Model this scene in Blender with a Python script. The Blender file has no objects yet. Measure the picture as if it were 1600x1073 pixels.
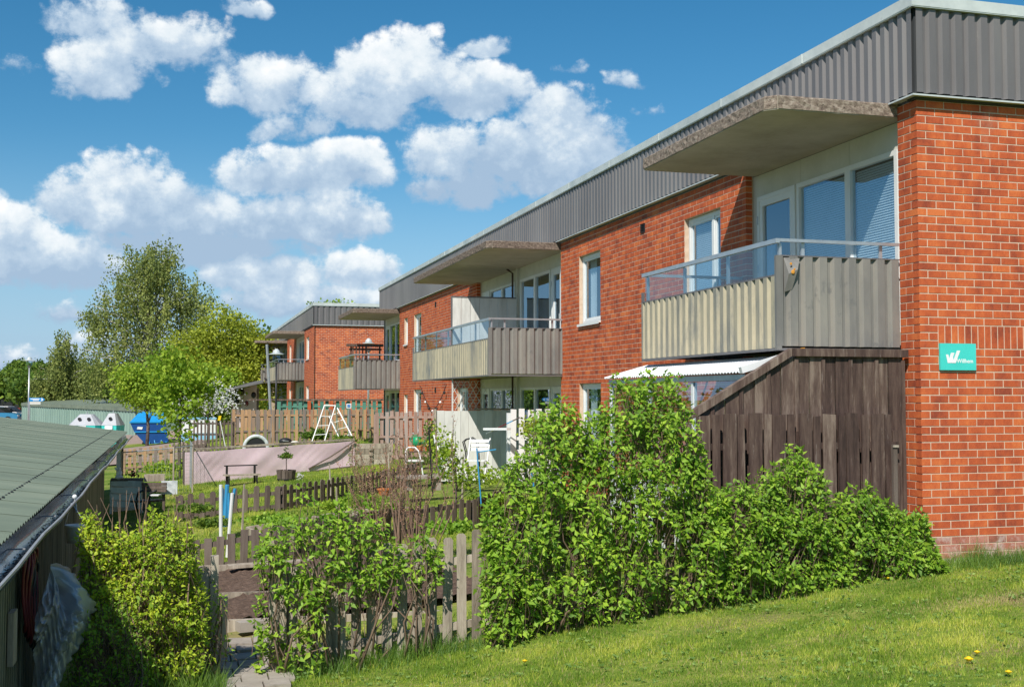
import bpy, math, random
import numpy as np
from mathutils import Vector, Matrix
random.seed(7); rng = np.random.default_rng(11)
scene = bpy.context.scene
COL = scene.collection

# ------------------------------------------------------------------ camera
cam_d = bpy.data.cameras.new('camera'); cam = bpy.data.objects.new('camera', cam_d); COL.objects.link(cam)
cam_d.sensor_width = 36.0; cam_d.lens = 36.0*1830/1600; cam_d.clip_start = .05; cam_d.clip_end = 3000
cam.location = (0, 0, 1.84)
cam.rotation_euler = (math.radians(90+2.675), 0, math.radians(-15.863))
scene.camera = cam

# ------------------------------------------------------------------ sun, sky, exposure
SUN = Vector((-.56, -.80, 1.0)).normalized()          # towards the sun
sl = bpy.data.lights.new('sun', 'SUN'); sl.energy = 5.0; sl.angle = math.radians(.53); sl.color = (1, .95, .87)
so = bpy.data.objects.new('sun', sl); COL.objects.link(so)
so.rotation_euler = SUN.to_track_quat('Z', 'Y').to_euler(); so.location = (-10, -10, 30)
scene.view_settings.view_transform = 'Standard'; scene.view_settings.look = 'None'
scene.view_settings.gamma = 1; scene.view_settings.exposure = 0.12
try: scene.view_settings.use_curve_mapping = False
except Exception: pass

world = bpy.data.worlds.new('World'); scene.world = world; world.use_nodes = True
def build_world():
    nt = world.node_tree; N = nt.nodes; L = nt.links; N.clear()
    out = N.new('ShaderNodeOutputWorld'); bg = N.new('ShaderNodeBackground'); bg.inputs[1].default_value = .11
    L.new(bg.outputs[0], out.inputs[0])
    sky = N.new('ShaderNodeTexSky'); sky.sky_type = 'NISHITA'; sky.sun_disc = False
    sky.sun_elevation = math.asin(SUN.z); sky.sun_rotation = math.atan2(SUN.x, SUN.y)
    sky.air_density = 1.0; sky.dust_density = .05; sky.ozone_density = 4.0; sky.altitude = 300
    def M(op, a, b=None, c=None, clamp=False):
        n = N.new('ShaderNodeMath'); n.operation = op; n.use_clamp = clamp
        for i, v in enumerate((a, b, c)):
            if v is None: continue
            if isinstance(v, (int, float)): n.inputs[i].default_value = v
            else: L.new(v, n.inputs[i])
        return n.outputs[0]
    tc = N.new('ShaderNodeTexCoord'); D = tc.outputs['Generated']
    def noise(scale, detail, rough, off=0.0, zs=1.0):
        mp = N.new('ShaderNodeMapping'); mp.inputs['Scale'].default_value = (1, 1, zs); mp.inputs['Location'].default_value = (off, off*.7, off*.3)
        L.new(D, mp.inputs[0])
        n = N.new('ShaderNodeTexNoise'); n.inputs['Scale'].default_value = scale; n.inputs['Detail'].default_value = detail
        n.inputs['Roughness'].default_value = rough; L.new(mp.outputs[0], n.inputs['Vector']); return n
    sep = N.new('ShaderNodeSeparateXYZ'); L.new(D, sep.inputs[0])
    az0 = M('MULTIPLY', M('ARCTAN2', sep.outputs[0], sep.outputs[1]), 57.29578)
    el0 = M('MULTIPLY', M('ARCSINE', sep.outputs[2]), 57.29578)
    w1 = noise(9, 4, .6, 3.1); w2 = noise(9, 4, .6, 9.7)
    az = M('ADD', az0, M('MULTIPLY', M('SUBTRACT', w1.outputs[0], .5), 4.0))
    el = M('ADD', el0, M('MULTIPLY', M('SUBTRACT', w2.outputs[0], .5), 3.0))
    CL = CLOUDS
    F = None; SW = None; SV = None; SD = None
    for (a, e, w, h, k, fl) in CL:                    # k: density, fl: greyness of this cloud
        w *= 1.30; h *= 1.32
        u = M('DIVIDE', M('SUBTRACT', az, a), w)
        vv = M('SUBTRACT', el, e)
        v = M('DIVIDE', vv, h)
        vb = M('MULTIPLY', v, -1.5)                   # flatter undersides
        ve = M('MAXIMUM', v, vb)
        r2 = M('ADD', M('MULTIPLY', u, u), M('MULTIPLY', ve, ve))
        f = M('MULTIPLY', M('SUBTRACT', 1.0, r2), k)
        F = f if F is None else M('MAXIMUM', F, f)
        w_ = M('MAXIMUM', M('SUBTRACT', 1.25, r2), .0001); w_ = M('MULTIPLY', w_, w_)
        sv = M('MULTIPLY', w_, M('ADD', v, fl))
        SW = w_ if SW is None else M('ADD', SW, w_)
        SV = sv if SV is None else M('ADD', SV, sv)
    # clouds beyond the frame follow a plain fractal field
    gen = noise(2.2, 7, .55, 21.0, 2.6)
    side = M('MULTIPLY', M('SUBTRACT', M('ABSOLUTE', M('SUBTRACT', az0, 14.0)), 27.0), .12, clamp=True)
    hi = M('MULTIPLY', M('SUBTRACT', el0, 20.0), .12, clamp=True)
    msk = M('MAXIMUM', side, hi)
    g = M('MULTIPLY', M('SUBTRACT', gen.outputs[0], .52), 6.0)
    F = M('MAXIMUM', M('MAXIMUM', F, -2.0), M('SUBTRACT', M('MULTIPLY', g, msk), M('MULTIPLY', M('SUBTRACT', 1.0, msk), 3.0)))
    n1 = noise(16, 9, .60, 1.3, 1.3); n2 = noise(48, 6, .68, 5.3, 1.2); n3 = noise(170, 5, .7, 7.9, 1.1)
    vo = N.new('ShaderNodeTexVoronoi'); vo.feature = 'SMOOTH_F1'; vo.inputs['Scale'].default_value = 34
    try: vo.inputs['Smoothness'].default_value = .6; vo.inputs['Detail'].default_value = 2
    except Exception: pass
    L.new(D, vo.inputs['Vector'])
    puff = M('SUBTRACT', .45, vo.outputs['Distance'])
    nn = M('ADD', M('MULTIPLY', M('SUBTRACT', n1.outputs[0], .5), 1.25), M('ADD', M('MULTIPLY', M('SUBTRACT', n2.outputs[0], .5), .85), M('MULTIPLY', M('SUBTRACT', n3.outputs[0], .5), .45)))
    nn = M('ADD', nn, M('MULTIPLY', puff, .7))
    Fd = M('ADD', M('ADD', F, nn), .12)
    cov = N.new('ShaderNodeMapRange'); cov.interpolation_type = 'SMOOTHSTEP'; L.new(Fd, cov.inputs[0])
    cov.inputs[1].default_value = .05; cov.inputs[2].default_value = .58; cov.inputs[3].default_value = 0; cov.inputs[4].default_value = .97
    v = M('DIVIDE', SV, SW)
    # brightness: sunlit heads, grey-blue bases
    br = M('ADD', M('MULTIPLY', v, .62), M('ADD', M('MULTIPLY', nn, .85), .46))
    ramp = N.new('ShaderNodeValToRGB'); L.new(br, ramp.inputs[0]); cr = ramp.color_ramp
    cr.elements[0].position = 0.0; cr.elements[0].color = (.36, .49, .65, 1)
    cr.elements[1].position = 1.0; cr.elements[1].color = (.96, .97, .975, 1)
    e = cr.elements.new(.33); e.color = (.50, .62, .75, 1)
    e = cr.elements.new(.62); e.color = (.76, .83, .88, 1)
    cl = N.new('ShaderNodeVectorMath'); cl.operation = 'SCALE'; L.new(ramp.outputs[0], cl.inputs[0]); cl.inputs['Scale'].default_value = 1/.11
    # sky tint
    hs = N.new('ShaderNodeHueSaturation'); hs.inputs['Hue'].default_value = SKY_H; hs.inputs['Saturation'].default_value = SKY_S; hs.inputs['Value'].default_value = SKY_V
    L.new(sky.outputs[0], hs.inputs['Color'])
    # summer haze towards the horizon, the same all round
    hf = N.new('ShaderNodeMapRange'); hf.interpolation_type = 'SMOOTHSTEP'; L.new(el0, hf.inputs[0]); hf.inputs[1].default_value = 13; hf.inputs[2].default_value = -1; hf.inputs[3].default_value = 0; hf.inputs[4].default_value = .92
    hm = N.new('ShaderNodeMix'); hm.data_type = 'RGBA'; L.new(hf.outputs[0], hm.inputs['Factor']); L.new(hs.outputs[0], hm.inputs['A']); hm.inputs['B'].default_value = (.32/.11, .50/.11, .70/.11, 1)
    mx = N.new('ShaderNodeMix'); mx.data_type = 'RGBA'; L.new(cov.outputs[0], mx.inputs['Factor'])
    L.new(hm.outputs['Result'], mx.inputs['A']); L.new(cl.outputs[0], mx.inputs['B'])
    L.new(mx.outputs['Result'], bg.inputs[0])
SKY_H, SKY_S, SKY_V = .488, 1.30, .86
def _ae(x, y, rx, ry):
    f = 1830.; return (x-280)/f*57.3*.965, (622-y)/f*57.3*.955, rx/f*57.3*.97, ry/f*57.3*.97
# az, el, width, height (degrees), density, brightness offset
CLOUDS = [
 (-4.1, 17.2, 1.9, 1.4, .8, -.1), (-3.7, 14.6, 2.3, 1.5, .9, .0), (-1.3, 15.9, 3.6, 1.7, .95, .1),
 (4.3, 14.6, 2.7, 1.7, 1.1, .2), (5.6, 13.0, 2.2, 1.1, .7, -.1), (10.4, 15.6, 3.4, 2.1, 1.3, .25), (14.0, 14.6, 3.6, 1.6, 1.1, .0), (8.4, 13.9, 3.0, 1.5, 1.0, .0), (18.4, 13.4, 2.6, 1.5, 1.1, .2),
 (12.6, 11.9, 2.1, 1.6, 1.2, .3), (16.5, 11.2, 4.9, 1.9, 1.3, -.15), (19.8, 12.0, 2.4, 1.6, 1.0, .0), (14.0, 10.2, 3.0, 1.3, 1.0, -.5),
 (6.0, 10.6, 4.1, 1.5, 1.2, .0), (8.0, 11.2, 1.6, 1.2, 1.1, .3),
 (-2.2, 10.2, 2.0, 1.5, 1.2, .3), (-1.6, 8.8, 5.0, 1.8, 1.3, .0), (5.0, 8.5, 5.0, 1.5, 1.2, .0), (1.0, 7.3, 5.0, 1.2, 1.1, -.7),
 (-7.5, 7.2, 1.6, 1.5, 1.2, .4), (-5.8, 5.9, 3.2, 1.4, 1.2, -.15), (-9.5, 6.4, 3.2, 1.6, 1.2, .0),
 (3.6, 5.8, 3.3, 1.2, 1.1, .0), (5.6, 4.6, 4.4, 1.1, .9, -.1), (8.0, 6.1, 1.7, 1.1, 1.1, .1), (-2.0, 4.6, 2.4, .7, .6, -.4), (-5.0, 3.6, 3.0, .6, .55, -.4),
 (2.8, 18.2, 1.2, .6, .75, -.1), (14.9, 16.9, 1.5, .7, .85, .0), (21.9, 15.3, .9, .5, .7, .0), (-7.1, 15.1, .9, .5, .5, -.2), (19.0, 15.6, 1.0, .5, .6, -.1), (22.5, 13.8, 1.0, .5, .5, -.1),
 (1.0, 2.2, 9.0, 1.0, .75, -.1), (-10.0, 1.8, 6.0, .8, .8, .0)]
build_world()
world.cycles.sampling_method = 'MANUAL'; world.cycles.sample_map_resolution = 256
scene.cycles.max_bounces = 6; scene.cycles.transparent_max_bounces = 12

# ------------------------------------------------------------------ ground height
CTRL = [(8.3,11.1,.02),(12,11.2,.05),(16,11,.1),(10,6,.15),(16,3,.25),(5.6,10.7,-.20),(4.5,10.9,-.30),(3.4,11.1,-.41),(2.6,11.1,-.55),(.9,11.2,-.68),(-.4,11.0,-.78),
 (0,10,-.74),(2,8.5,-.52),(4.5,8,-.22),(7,8,0),(0,0,.22),(3,4,.0),(0,6,-.55),(6,2,.2),(-2,2,-.5),(-1.9,8,-1.2),(-1.9,15,-1.15),(-1.8,22,-1.0),(0,12.2,-.68),(-6,10,-1.1),
 (.5,14,-.58),(1,17,-.5),(4,15,-.36),(6.5,15,-.15),(7.9,14,-.05),(7.9,20,-.05),(7.9,30,-.02),(7.9,40,.0),(7.9,47,.1),(5,20,-.38),(1,24,-.45),(4,27,-.36),(6,28,-.22),(0,32,-.45),(5,34.3,-.12),(3,33,-.25),
 (0,42,-.5),(5,45,-.18),(5,52,-.1),(2,51,-.3),(-3,30,-.75),(-2,37,-.75),(-6,40,-.95),(-4,55,-.93),(-2,68,-.9),(-10,60,-1.05),(-10,88,-1.05),(-13,106,-.66),(-19,118,-.40),(5,58,.15),(6.5,62,.4),(6,80,.45),(10,62,.4),(6,100,.4),(12,100,.5),(2,75,-.3),
 (-40,40,-1.3),(-40,120,-1.2),(0,140,-1.0),(40,140,.3),(60,40,.6),(60,0,.8),(0,-30,.8),(-30,-20,-.6),(-250,200,-1.5),(250,200,.5),(0,400,-1.5),(300,-200,1),(-300,-200,0),(-200,600,-2),(200,600,-1)]
_c = np.array(CTRL); _n = len(_c)
def _phi(r2): return np.sqrt(r2+1.2)
_A = _phi(((_c[:,None,:2]-_c[None,:,:2])**2).sum(2))
_w = np.linalg.solve(_A, _c[:,2]+.5)
def gz(x, y):
    x = np.asarray(x, float); y = np.asarray(y, float)
    return (_phi((x[...,None]-_c[:,0])**2+(y[...,None]-_c[:,1])**2) @ _w) - .5
def g(x, y): return float(gz(x, y))

# ------------------------------------------------------------------ object helpers
ORI = {}
def link(o): COL.objects.link(o); return o
def tagp(o, label=None, cat=None, group=None, kind=None):
    if label: o['label'] = label
    if cat: o['category'] = cat
    if group: o['group'] = group
    if kind: o['kind'] = kind
    return o
def thing(name, label, cat, loc=(0,0,0), group=None, rz=0):
    o = bpy.data.objects.new(name, None); o.empty_display_size = .2; link(o)
    o.location = loc; o.rotation_euler = (0,0,rz); ORI[o.name] = Vector(loc)
    return tagp(o, label, cat, group)
def child(o, parent):
    o.parent = parent; return o
class MB:
    """collects faces; coordinates are world metres unless local=True at build"""
    def __init__(s): s.v = []; s.f = []; s.t = []; s.n = 0
    def add(s, vs, fs, tone=0.):
        b = s.n; s.v.extend([tuple(p) for p in vs]); s.n += len(vs)
        for q in fs: s.f.append(tuple(b+i for i in q)); s.t.append(tone)
        return s
    def box(s, x0, y0, z0, x1, y1, z1, tone=0., skip=()):
        if x0>x1: x0,x1=x1,x0
        if y0>y1: y0,y1=y1,y0
        if z0>z1: z0,z1=z1,z0
        V = [(x0,y0,z0),(x1,y0,z0),(x1,y1,z0),(x0,y1,z0),(x0,y0,z1),(x1,y0,z1),(x1,y1,z1),(x0,y1,z1)]
        F = {'b':(0,3,2,1),'t':(4,5,6,7),'-y':(0,1,5,4),'+x':(1,2,6,5),'+y':(2,3,7,6),'-x':(3,0,4,7)}
        return s.add(V, [F[k] for k in F if k not in skip], tone)
    def obox(s, c, ax, ay, az, tone=0.):
        c, ax, ay, az = map(Vector, (c, ax, ay, az))
        V = [c-ax-ay-az, c+ax-ay-az, c+ax+ay-az, c-ax+ay-az, c-ax-ay+az, c+ax-ay+az, c+ax+ay+az, c-ax+ay+az]
        return s.add(V, [(0,3,2,1),(4,5,6,7),(0,1,5,4),(1,2,6,5),(2,3,7,6),(3,0,4,7)], tone)
    def beam(s, p, q, w, h, up=(0,0,1), tone=0.):
        p, q = Vector(p), Vector(q); d = q-p; l = d.length; d.normalize(); u = Vector(up)
        x = d.cross(u)
        if x.length < 1e-4: x = d.cross(Vector((1,0,0)))
        x.normalize(); z = x.cross(d)
        return s.obox((p+q)/2, d*l/2, x*w/2, z*h/2, tone)
    def prism(s, poly, a, b, tone=0.):
        """poly: list of 3D points (planar, ccw), extruded by vector b-a added"""
        e = Vector(b)-Vector(a); n = len(poly); P = [Vector(p) for p in poly]; Q = [p+e for p in P]
        return s.add(P+Q, [tuple(range(n))[::-1], tuple(range(n,2*n))]+[(i,(i+1)%n,n+(i+1)%n,n+i) for i in range(n)], tone)
    def tube(s, pts, r, n=6, tone=0., cap=True):
        pts = [Vector(p) for p in pts]
        if isinstance(r, (int, float)): r = [r]*len(pts)
        rings = []; prev = None
        for i, p in enumerate(pts):
            d = (pts[min(i+1,len(pts)-1)]-pts[max(i-1,0)])
            if d.length < 1e-9: d = Vector((0,0,1))
            d.normalize()
            if prev is None: x = d.orthogonal().normalized()
            else:
                x = prev-d*prev.dot(d)
                x = x.normalized() if x.length > 1e-6 else d.orthogonal().normalized()
            prev = x; y = d.cross(x)
            rings.append([p+(x*math.cos(2*math.pi*k/n)+y*math.sin(2*math.pi*k/n))*r[i] for k in range(n)])
        V = [q for R in rings for q in R]; F = []
        for i in range(len(rings)-1):
            for k in range(n): F.append((i*n+k, i*n+(k+1)%n, (i+1)*n+(k+1)%n, (i+1)*n+k))
        if cap: F.append(tuple(range(n))[::-1]); F.append(tuple((len(rings)-1)*n+k for k in range(n)))
        return s.add(V, F, tone)
    def lathe(s, c, prof, n=16, tone=0., a0=0, a1=2*math.pi):
        V = []; F = []; m = len(prof); full = abs(a1-a0-2*math.pi) < 1e-6; k_ = n if full else n+1
        for k in range(k_):
            a = a0+(a1-a0)*k/n
            for r, z in prof: V.append((c[0]+r*math.cos(a), c[1]+r*math.sin(a), c[2]+z))
        for k in range(n):
            kk = (k+1) % k_
            for j in range(m-1): F.append((k*m+j, kk*m+j, kk*m+j+1, k*m+j+1))
        return s.add(V, F, tone)
    def sphere(s, c, r, n=10, m=7, tone=0., sc=(1,1,1)):
        V=[];F=[]
        for j in range(m+1):
            th=math.pi*j/m
            for k in range(n):
                a=2*math.pi*k/n; V.append((c[0]+r*sc[0]*math.sin(th)*math.cos(a),c[1]+r*sc[1]*math.sin(th)*math.sin(a),c[2]+r*sc[2]*math.cos(th)))
        for j in range(m):
            for k in range(n): F.append((j*n+k,(j+1)*n+k,(j+1)*n+(k+1)%n,j*n+(k+1)%n))
        return s.add(V,F,tone)
    def mesh(s, name, mat, smooth=False, off=(0,0,0)):
        me = bpy.data.meshes.new(name); o = Vector(off)
        me.from_pydata([(v[0]-o.x, v[1]-o.y, v[2]-o.z) for v in s.v], [], s.f)
        if any(s.t):
            a = me.attributes.new('tone', 'FLOAT', 'FACE'); a.data.foreach_set('value', s.t)
        if smooth: me.polygons.foreach_set('use_smooth', [True]*len(me.polygons))
        me.materials.append(mat); return me
    def build(s, name, mat, parent=None, smooth=False, label=None, kind=None):
        off = ORI[parent.name] if parent is not None and parent.name in ORI else Vector((0,0,0))
        me = s.mesh(name, mat, smooth, off); o = link(bpy.data.objects.new(name, me))
        if parent is not None: o.parent = parent
        if parent is not None: ORI[o.name] = off.copy()
        return tagp(o, label, None, None, kind)
def solo(mb, name, mat, label, cat, loc=None, group=None, kind=None, smooth=False):
    """a thing that is one mesh"""
    loc = Vector(loc) if loc is not None else Vector((0,0,0))
    me = mb.mesh(name, mat, smooth, loc); o = link(bpy.data.objects.new(name, me)); o.location = loc
    ORI[o.name] = loc
    return tagp(o, label, cat, group, kind)
def inst(name, me, parent, loc, rot=(0,0,0), scale=(1,1,1)):
    """one more object on shared mesh data; loc in world metres"""
    o = bpy.data.objects.new(name, me); link(o)
    off = ORI[parent.name] if parent.name in ORI else Vector((0,0,0))
    o.location = Vector(loc)-off; o.rotation_euler = rot; o.scale = scale; o.parent = parent; return o
def np_mesh(name, V, Q, mat, tone=None, smooth=False):
    V = np.ascontiguousarray(V, dtype=np.float32); Q = np.ascontiguousarray(Q, dtype=np.int32); k = Q.shape[1]
    me = bpy.data.meshes.new(name); me.vertices.add(len(V)); me.vertices.foreach_set('co', V.ravel())
    me.loops.add(Q.size); me.loops.foreach_set('vertex_index', Q.ravel())
    me.polygons.add(len(Q)); me.polygons.foreach_set('loop_start', np.arange(0, Q.size, k, dtype=np.int32))
    try: me.polygons.foreach_set('loop_total', np.full(len(Q), k, dtype=np.int32))
    except Exception: pass
    me.update(calc_edges=True)
    if tone is not None:
        a = me.attributes.new('tone', 'FLOAT', 'FACE'); a.data.foreach_set('value', np.ascontiguousarray(tone, dtype=np.float32))
    if smooth: me.polygons.foreach_set('use_smooth', [True]*len(Q))
    me.materials.append(mat); return me
def copy_tree(o, parent=None, lab=None):
    c = o.copy(); link(c)
    if parent is not None: c.parent = parent
    if lab: c['label'] = lab
    for ch in list(o.children): copy_tree(ch, c)
    return c

# ------------------------------------------------------------------ materials
def newmat(name):
    m = bpy.data.materials.new(name); m.use_nodes = True; nt = m.node_tree; nt.nodes.clear()
    return m, nt.nodes, nt.links
def mth(N, L, op, a, b=None, clamp=False):
    n = N.new('ShaderNodeMath'); n.operation = op; n.use_clamp = clamp
    for i, v in enumerate((a, b)):
        if v is None: continue
        if isinstance(v, (int, float)): n.inputs[i].default_value = v
        else: L.new(v, n.inputs[i])
    return n.outputs[0]
def mat(name, cols, scale=4., stretch=(1,1,1), rough=.7, metal=0., spec=.3, bump=.2, bscale=None, fine=.35, wear=None, wear_scale=1.5, wear_pos=(.55,.7), obj_rand=.12, tone_amt=1., coord='Object', detail=6, wear_stretch=None, bdist=.01):
    """cols: 2-4 linear colours along a noise ramp; 'tone' (face attribute) and a per-object random shift move along it"""
    m, N, L = newmat(name)
    out = N.new('ShaderNodeOutputMaterial'); b = N.new('ShaderNodeBsdfPrincipled'); L.new(b.outputs[0], out.inputs[0])
    b.inputs['Roughness'].default_value = rough; b.inputs['Metallic'].default_value = metal; b.inputs['Specular IOR Level'].default_value = spec
    tc = N.new('ShaderNodeTexCoord'); oi = N.new('ShaderNodeObjectInfo')
    mp = N.new('ShaderNodeMapping'); mp.inputs['Scale'].default_value = stretch
    geo = N.new('ShaderNodeNewGeometry')
    src = geo.outputs['Position'] if coord == 'World' else tc.outputs['Object']
    if coord == 'Object':
        va = N.new('ShaderNodeVectorMath'); va.operation = 'ADD'; L.new(src, va.inputs[0])
        cm = N.new('ShaderNodeCombineXYZ'); r_ = mth(N, L, 'MULTIPLY', oi.outputs['Random'], 37.)
        for i in range(3): L.new(r_, cm.inputs[i])
        L.new(cm.outputs[0], va.inputs[1]); src = va.outputs[0]
    L.new(src, mp.inputs[0])
    n1 = N.new('ShaderNodeTexNoise'); n1.inputs['Scale'].default_value = scale; n1.inputs['Detail'].default_value = detail; n1.inputs['Roughness'].default_value = .6
    L.new(mp.outputs[0], n1.inputs['Vector'])
    n2 = N.new('ShaderNodeTexNoise'); n2.inputs['Scale'].default_value = scale*9; n2.inputs['Detail'].default_value = 4
    L.new(mp.outputs[0], n2.inputs['Vector'])
    f = mth(N, L, 'ADD', mth(N, L, 'MULTIPLY', mth(N, L, 'SUBTRACT', n1.outputs[0], .5), 1.7), .5)
    f = mth(N, L, 'ADD', f, mth(N, L, 'MULTIPLY', mth(N, L, 'SUBTRACT', n2.outputs[0], .5), fine))
    at = N.new('ShaderNodeAttribute'); at.attribute_name = 'tone'
    f = mth(N, L, 'ADD', f, mth(N, L, 'MULTIPLY', at.outputs['Fac'], tone_amt))
    f = mth(N, L, 'ADD', f, mth(N, L, 'MULTIPLY', mth(N, L, 'SUBTRACT', oi.outputs['Random'], .5), obj_rand*2))
    rp = N.new('ShaderNodeValToRGB'); L.new(f, rp.inputs[0]); cr = rp.color_ramp
    cr.elements[0].position = .05; cr.elements[0].color = (*cols[0], 1)
    cr.elements[1].position = .95; cr.elements[1].color = (*cols[-1], 1)
    for i, c in enumerate(cols[1:-1]):
        e = cr.elements.new(.05+.9*(i+1)/(len(cols)-1)); e.color = (*c, 1)
    col = rp.outputs[0]
    if wear is not None:
        mw = N.new('ShaderNodeMapping'); mw.inputs['Scale'].default_value = wear_stretch or stretch; L.new(src, mw.inputs[0])
        nw = N.new('ShaderNodeTexNoise'); nw.inputs['Scale'].default_value = wear_scale; nw.inputs['Detail'].default_value = 8; nw.inputs['Roughness'].default_value = .7
        L.new(mw.outputs[0], nw.inputs['Vector'])
        mr = N.new('ShaderNodeMapRange'); L.new(nw.outputs[0], mr.inputs[0]); mr.inputs[1].default_value = wear_pos[0]; mr.inputs[2].default_value = wear_pos[1]
        mx = N.new('ShaderNodeMix'); mx.data_type = 'RGBA'; L.new(mr.outputs[0], mx.inputs['Factor']); L.new(col, mx.inputs['A']); mx.inputs['B'].default_value = (*wear, 1)
        col = mx.outputs['Result']
    L.new(col, b.inputs['Base Color'])
    if bump:
        bp = N.new('ShaderNodeBump'); bp.inputs['Strength'].default_value = bump; bp.inputs['Distance'].default_value = bdist
        nb = N.new('ShaderNodeTexNoise'); nb.inputs['Scale'].default_value = bscale or scale*5; nb.inputs['Detail'].default_value = 5; L.new(mp.outputs[0], nb.inputs['Vector'])
        L.new(nb.outputs[0], bp.inputs['Height']); L.new(bp.outputs[0], b.inputs['Normal'])
    return m
def leafmat(name, c1, c2, trans=.45, gloss=.08, scale=1.5, c3=None):
    m, N, L = newmat(name)
    out = N.new('ShaderNodeOutputMaterial'); at = N.new('ShaderNodeAttribute'); at.attribute_name = 'tone'
    geo = N.new('ShaderNodeNewGeometry')
    nz = N.new('ShaderNodeTexNoise'); nz.inputs['Scale'].default_value = scale; nz.inputs['Detail'].default_value = 3; L.new(geo.outputs['Position'], nz.inputs['Vector'])
    f = mth(N, L, 'ADD', at.outputs['Fac'], mth(N, L, 'MULTIPLY', mth(N, L, 'SUBTRACT', nz.outputs[0], .5), .8), clamp=True)
    rp = N.new('ShaderNodeValToRGB'); L.new(f, rp.inputs[0]); rp.color_ramp.elements[0].color = (*c1, 1); rp.color_ramp.elements[1].color = (*c2, 1)
    if c3: e = rp.color_ramp.elements.new(.5); e.color = (*c3, 1)
    d = N.new('ShaderNodeBsdfDiffuse'); t = N.new('ShaderNodeBsdfTranslucent'); gl = N.new('ShaderNodeBsdfGlossy'); gl.inputs['Roughness'].default_value = .62
    L.new(rp.outputs[0], d.inputs[0])
    gm = N.new('ShaderNodeGamma'); gm.inputs[1].default_value = .85; L.new(rp.outputs[0], gm.inputs[0]); L.new(gm.outputs[0], t.inputs[0])
    gl.inputs[0].default_value = (.9, .95, .85, 1)
    m1 = N.new('ShaderNodeMixShader'); m1.inputs[0].default_value = trans; L.new(d.outputs[0], m1.inputs[1]); L.new(t.outputs[0], m1.inputs[2])
    m2 = N.new('ShaderNodeMixShader'); m2.inputs[0].default_value = gloss; L.new(m1.outputs[0], m2.inputs[1]); L.new(gl.outputs[0], m2.inputs[2])
    L.new(m2.outputs[0], out.inputs[0]); return m
def glassmat(name, tint=(.75,.85,.9), refl=.30, trans_col=(.55,.66,.72), rough=.01):
    m, N, L = newmat(name)
    out = N.new('ShaderNodeOutputMaterial'); t = N.new('ShaderNodeBsdfTransparent'); t.inputs[0].default_value = (*trans_col, 1)
    gl = N.new('ShaderNodeBsdfGlossy'); gl.inputs['Roughness'].default_value = rough; gl.inputs[0].default_value = (*tint, 1)
    fr = N.new('ShaderNodeLayerWeight'); fr.inputs[0].default_value = .35
    f = mth(N, L, 'ADD', mth(N, L, 'MULTIPLY', fr.outputs['Fresnel'], .6), refl, clamp=True)
    gb = N.new('ShaderNodeNewGeometry'); f = mth(N, L, 'MULTIPLY', f, mth(N, L, 'SUBTRACT', 1.0, gb.outputs['Backfacing']))
    mx = N.new('ShaderNodeMixShader'); L.new(f, mx.inputs[0]); L.new(t.outputs[0], mx.inputs[1]); L.new(gl.outputs[0], mx.inputs[2]); L.new(mx.outputs[0], out.inputs[0]); return m
def plain(name, c, rough=.5, metal=0., spec=.4, bump=0., **k):
    return mat(name, [tuple(x*.88 for x in c), tuple(min(1, x*1.1) for x in c)], scale=3, rough=rough, metal=metal, spec=spec, bump=bump, fine=.15, **k)

BR = [(.27,.058,.030),(.42,.086,.033),(.53,.115,.038),(.64,.170,.052)]
M = {}
M['brick'] = mat('red_brick', BR, scale=5, stretch=(1,1,.6), rough=.8, spec=.25, bump=.5, bscale=60, fine=.45, obj_rand=0, coord='World', wear=(.52,.27,.18), wear_scale=1.4, wear_pos=(.62,.95), bdist=.004)
M['brick_old'] = mat('pale_sooty_brick', [(.26,.09,.06),(.42,.15,.10),(.50,.22,.16)], scale=5, rough=.85, bump=.35, bscale=60, obj_rand=0, coord='World', wear=(.62,.52,.46), wear_scale=3, wear_pos=(.50,.68), bdist=.004)
M['mortar'] = mat('mortar', [(.52,.38,.27),(.70,.54,.41)], scale=14, rough=.95, bump=.3, coord='World', bdist=.003)
M['fascia'] = mat('brown_grey_sheet_metal', [(.105,.098,.10),(.145,.135,.135),(.175,.165,.162)], scale=1.3, stretch=(1,1,.25), rough=.45, spec=.5, bump=.05, fine=.2, coord='World', wear=(.30,.28,.26), wear_scale=5, wear_pos=(.68,.80), obj_rand=.10)
M['cap'] = mat('pale_galvanised_flashing', [(.38,.43,.42),(.49,.53,.52),(.60,.64,.62)], scale=2, rough=.42, spec=.5, bump=.05, coord='World', wear=(.30,.30,.27), wear_scale=4, wear_pos=(.62,.78))
M['panel_grey'] = mat('weathered_grey_cladding', [(.13,.127,.12),(.20,.19,.175),(.28,.26,.225)], scale=1.6, stretch=(1,1,.35), rough=.55, spec=.4, bump=.06, coord='World', fine=.35, wear=(.12,.12,.12), wear_scale=5, wear_pos=(.58,.74), wear_stretch=(1,1,.6))
M['panel_sand'] = mat('bleached_sand_cladding', [(.16,.165,.15),(.28,.26,.205),(.40,.355,.25),(.48,.42,.29)], scale=2.0, stretch=(1,1,.25), rough=.6, spec=.35, bump=.06, coord='World', fine=.6, wear=(.15,.165,.165), wear_scale=3.0, wear_pos=(.52,.72), wear_stretch=(1,1,.3))
M['concrete'] = mat('soffit_concrete', [(.30,.27,.21),(.40,.36,.29),(.48,.44,.36)], scale=1.6, rough=.9, bump=.15, coord='World', wear=(.10,.08,.06), wear_scale=2.6, wear_pos=(.66,.84), wear_stretch=(.7,1.6,1))
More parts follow.
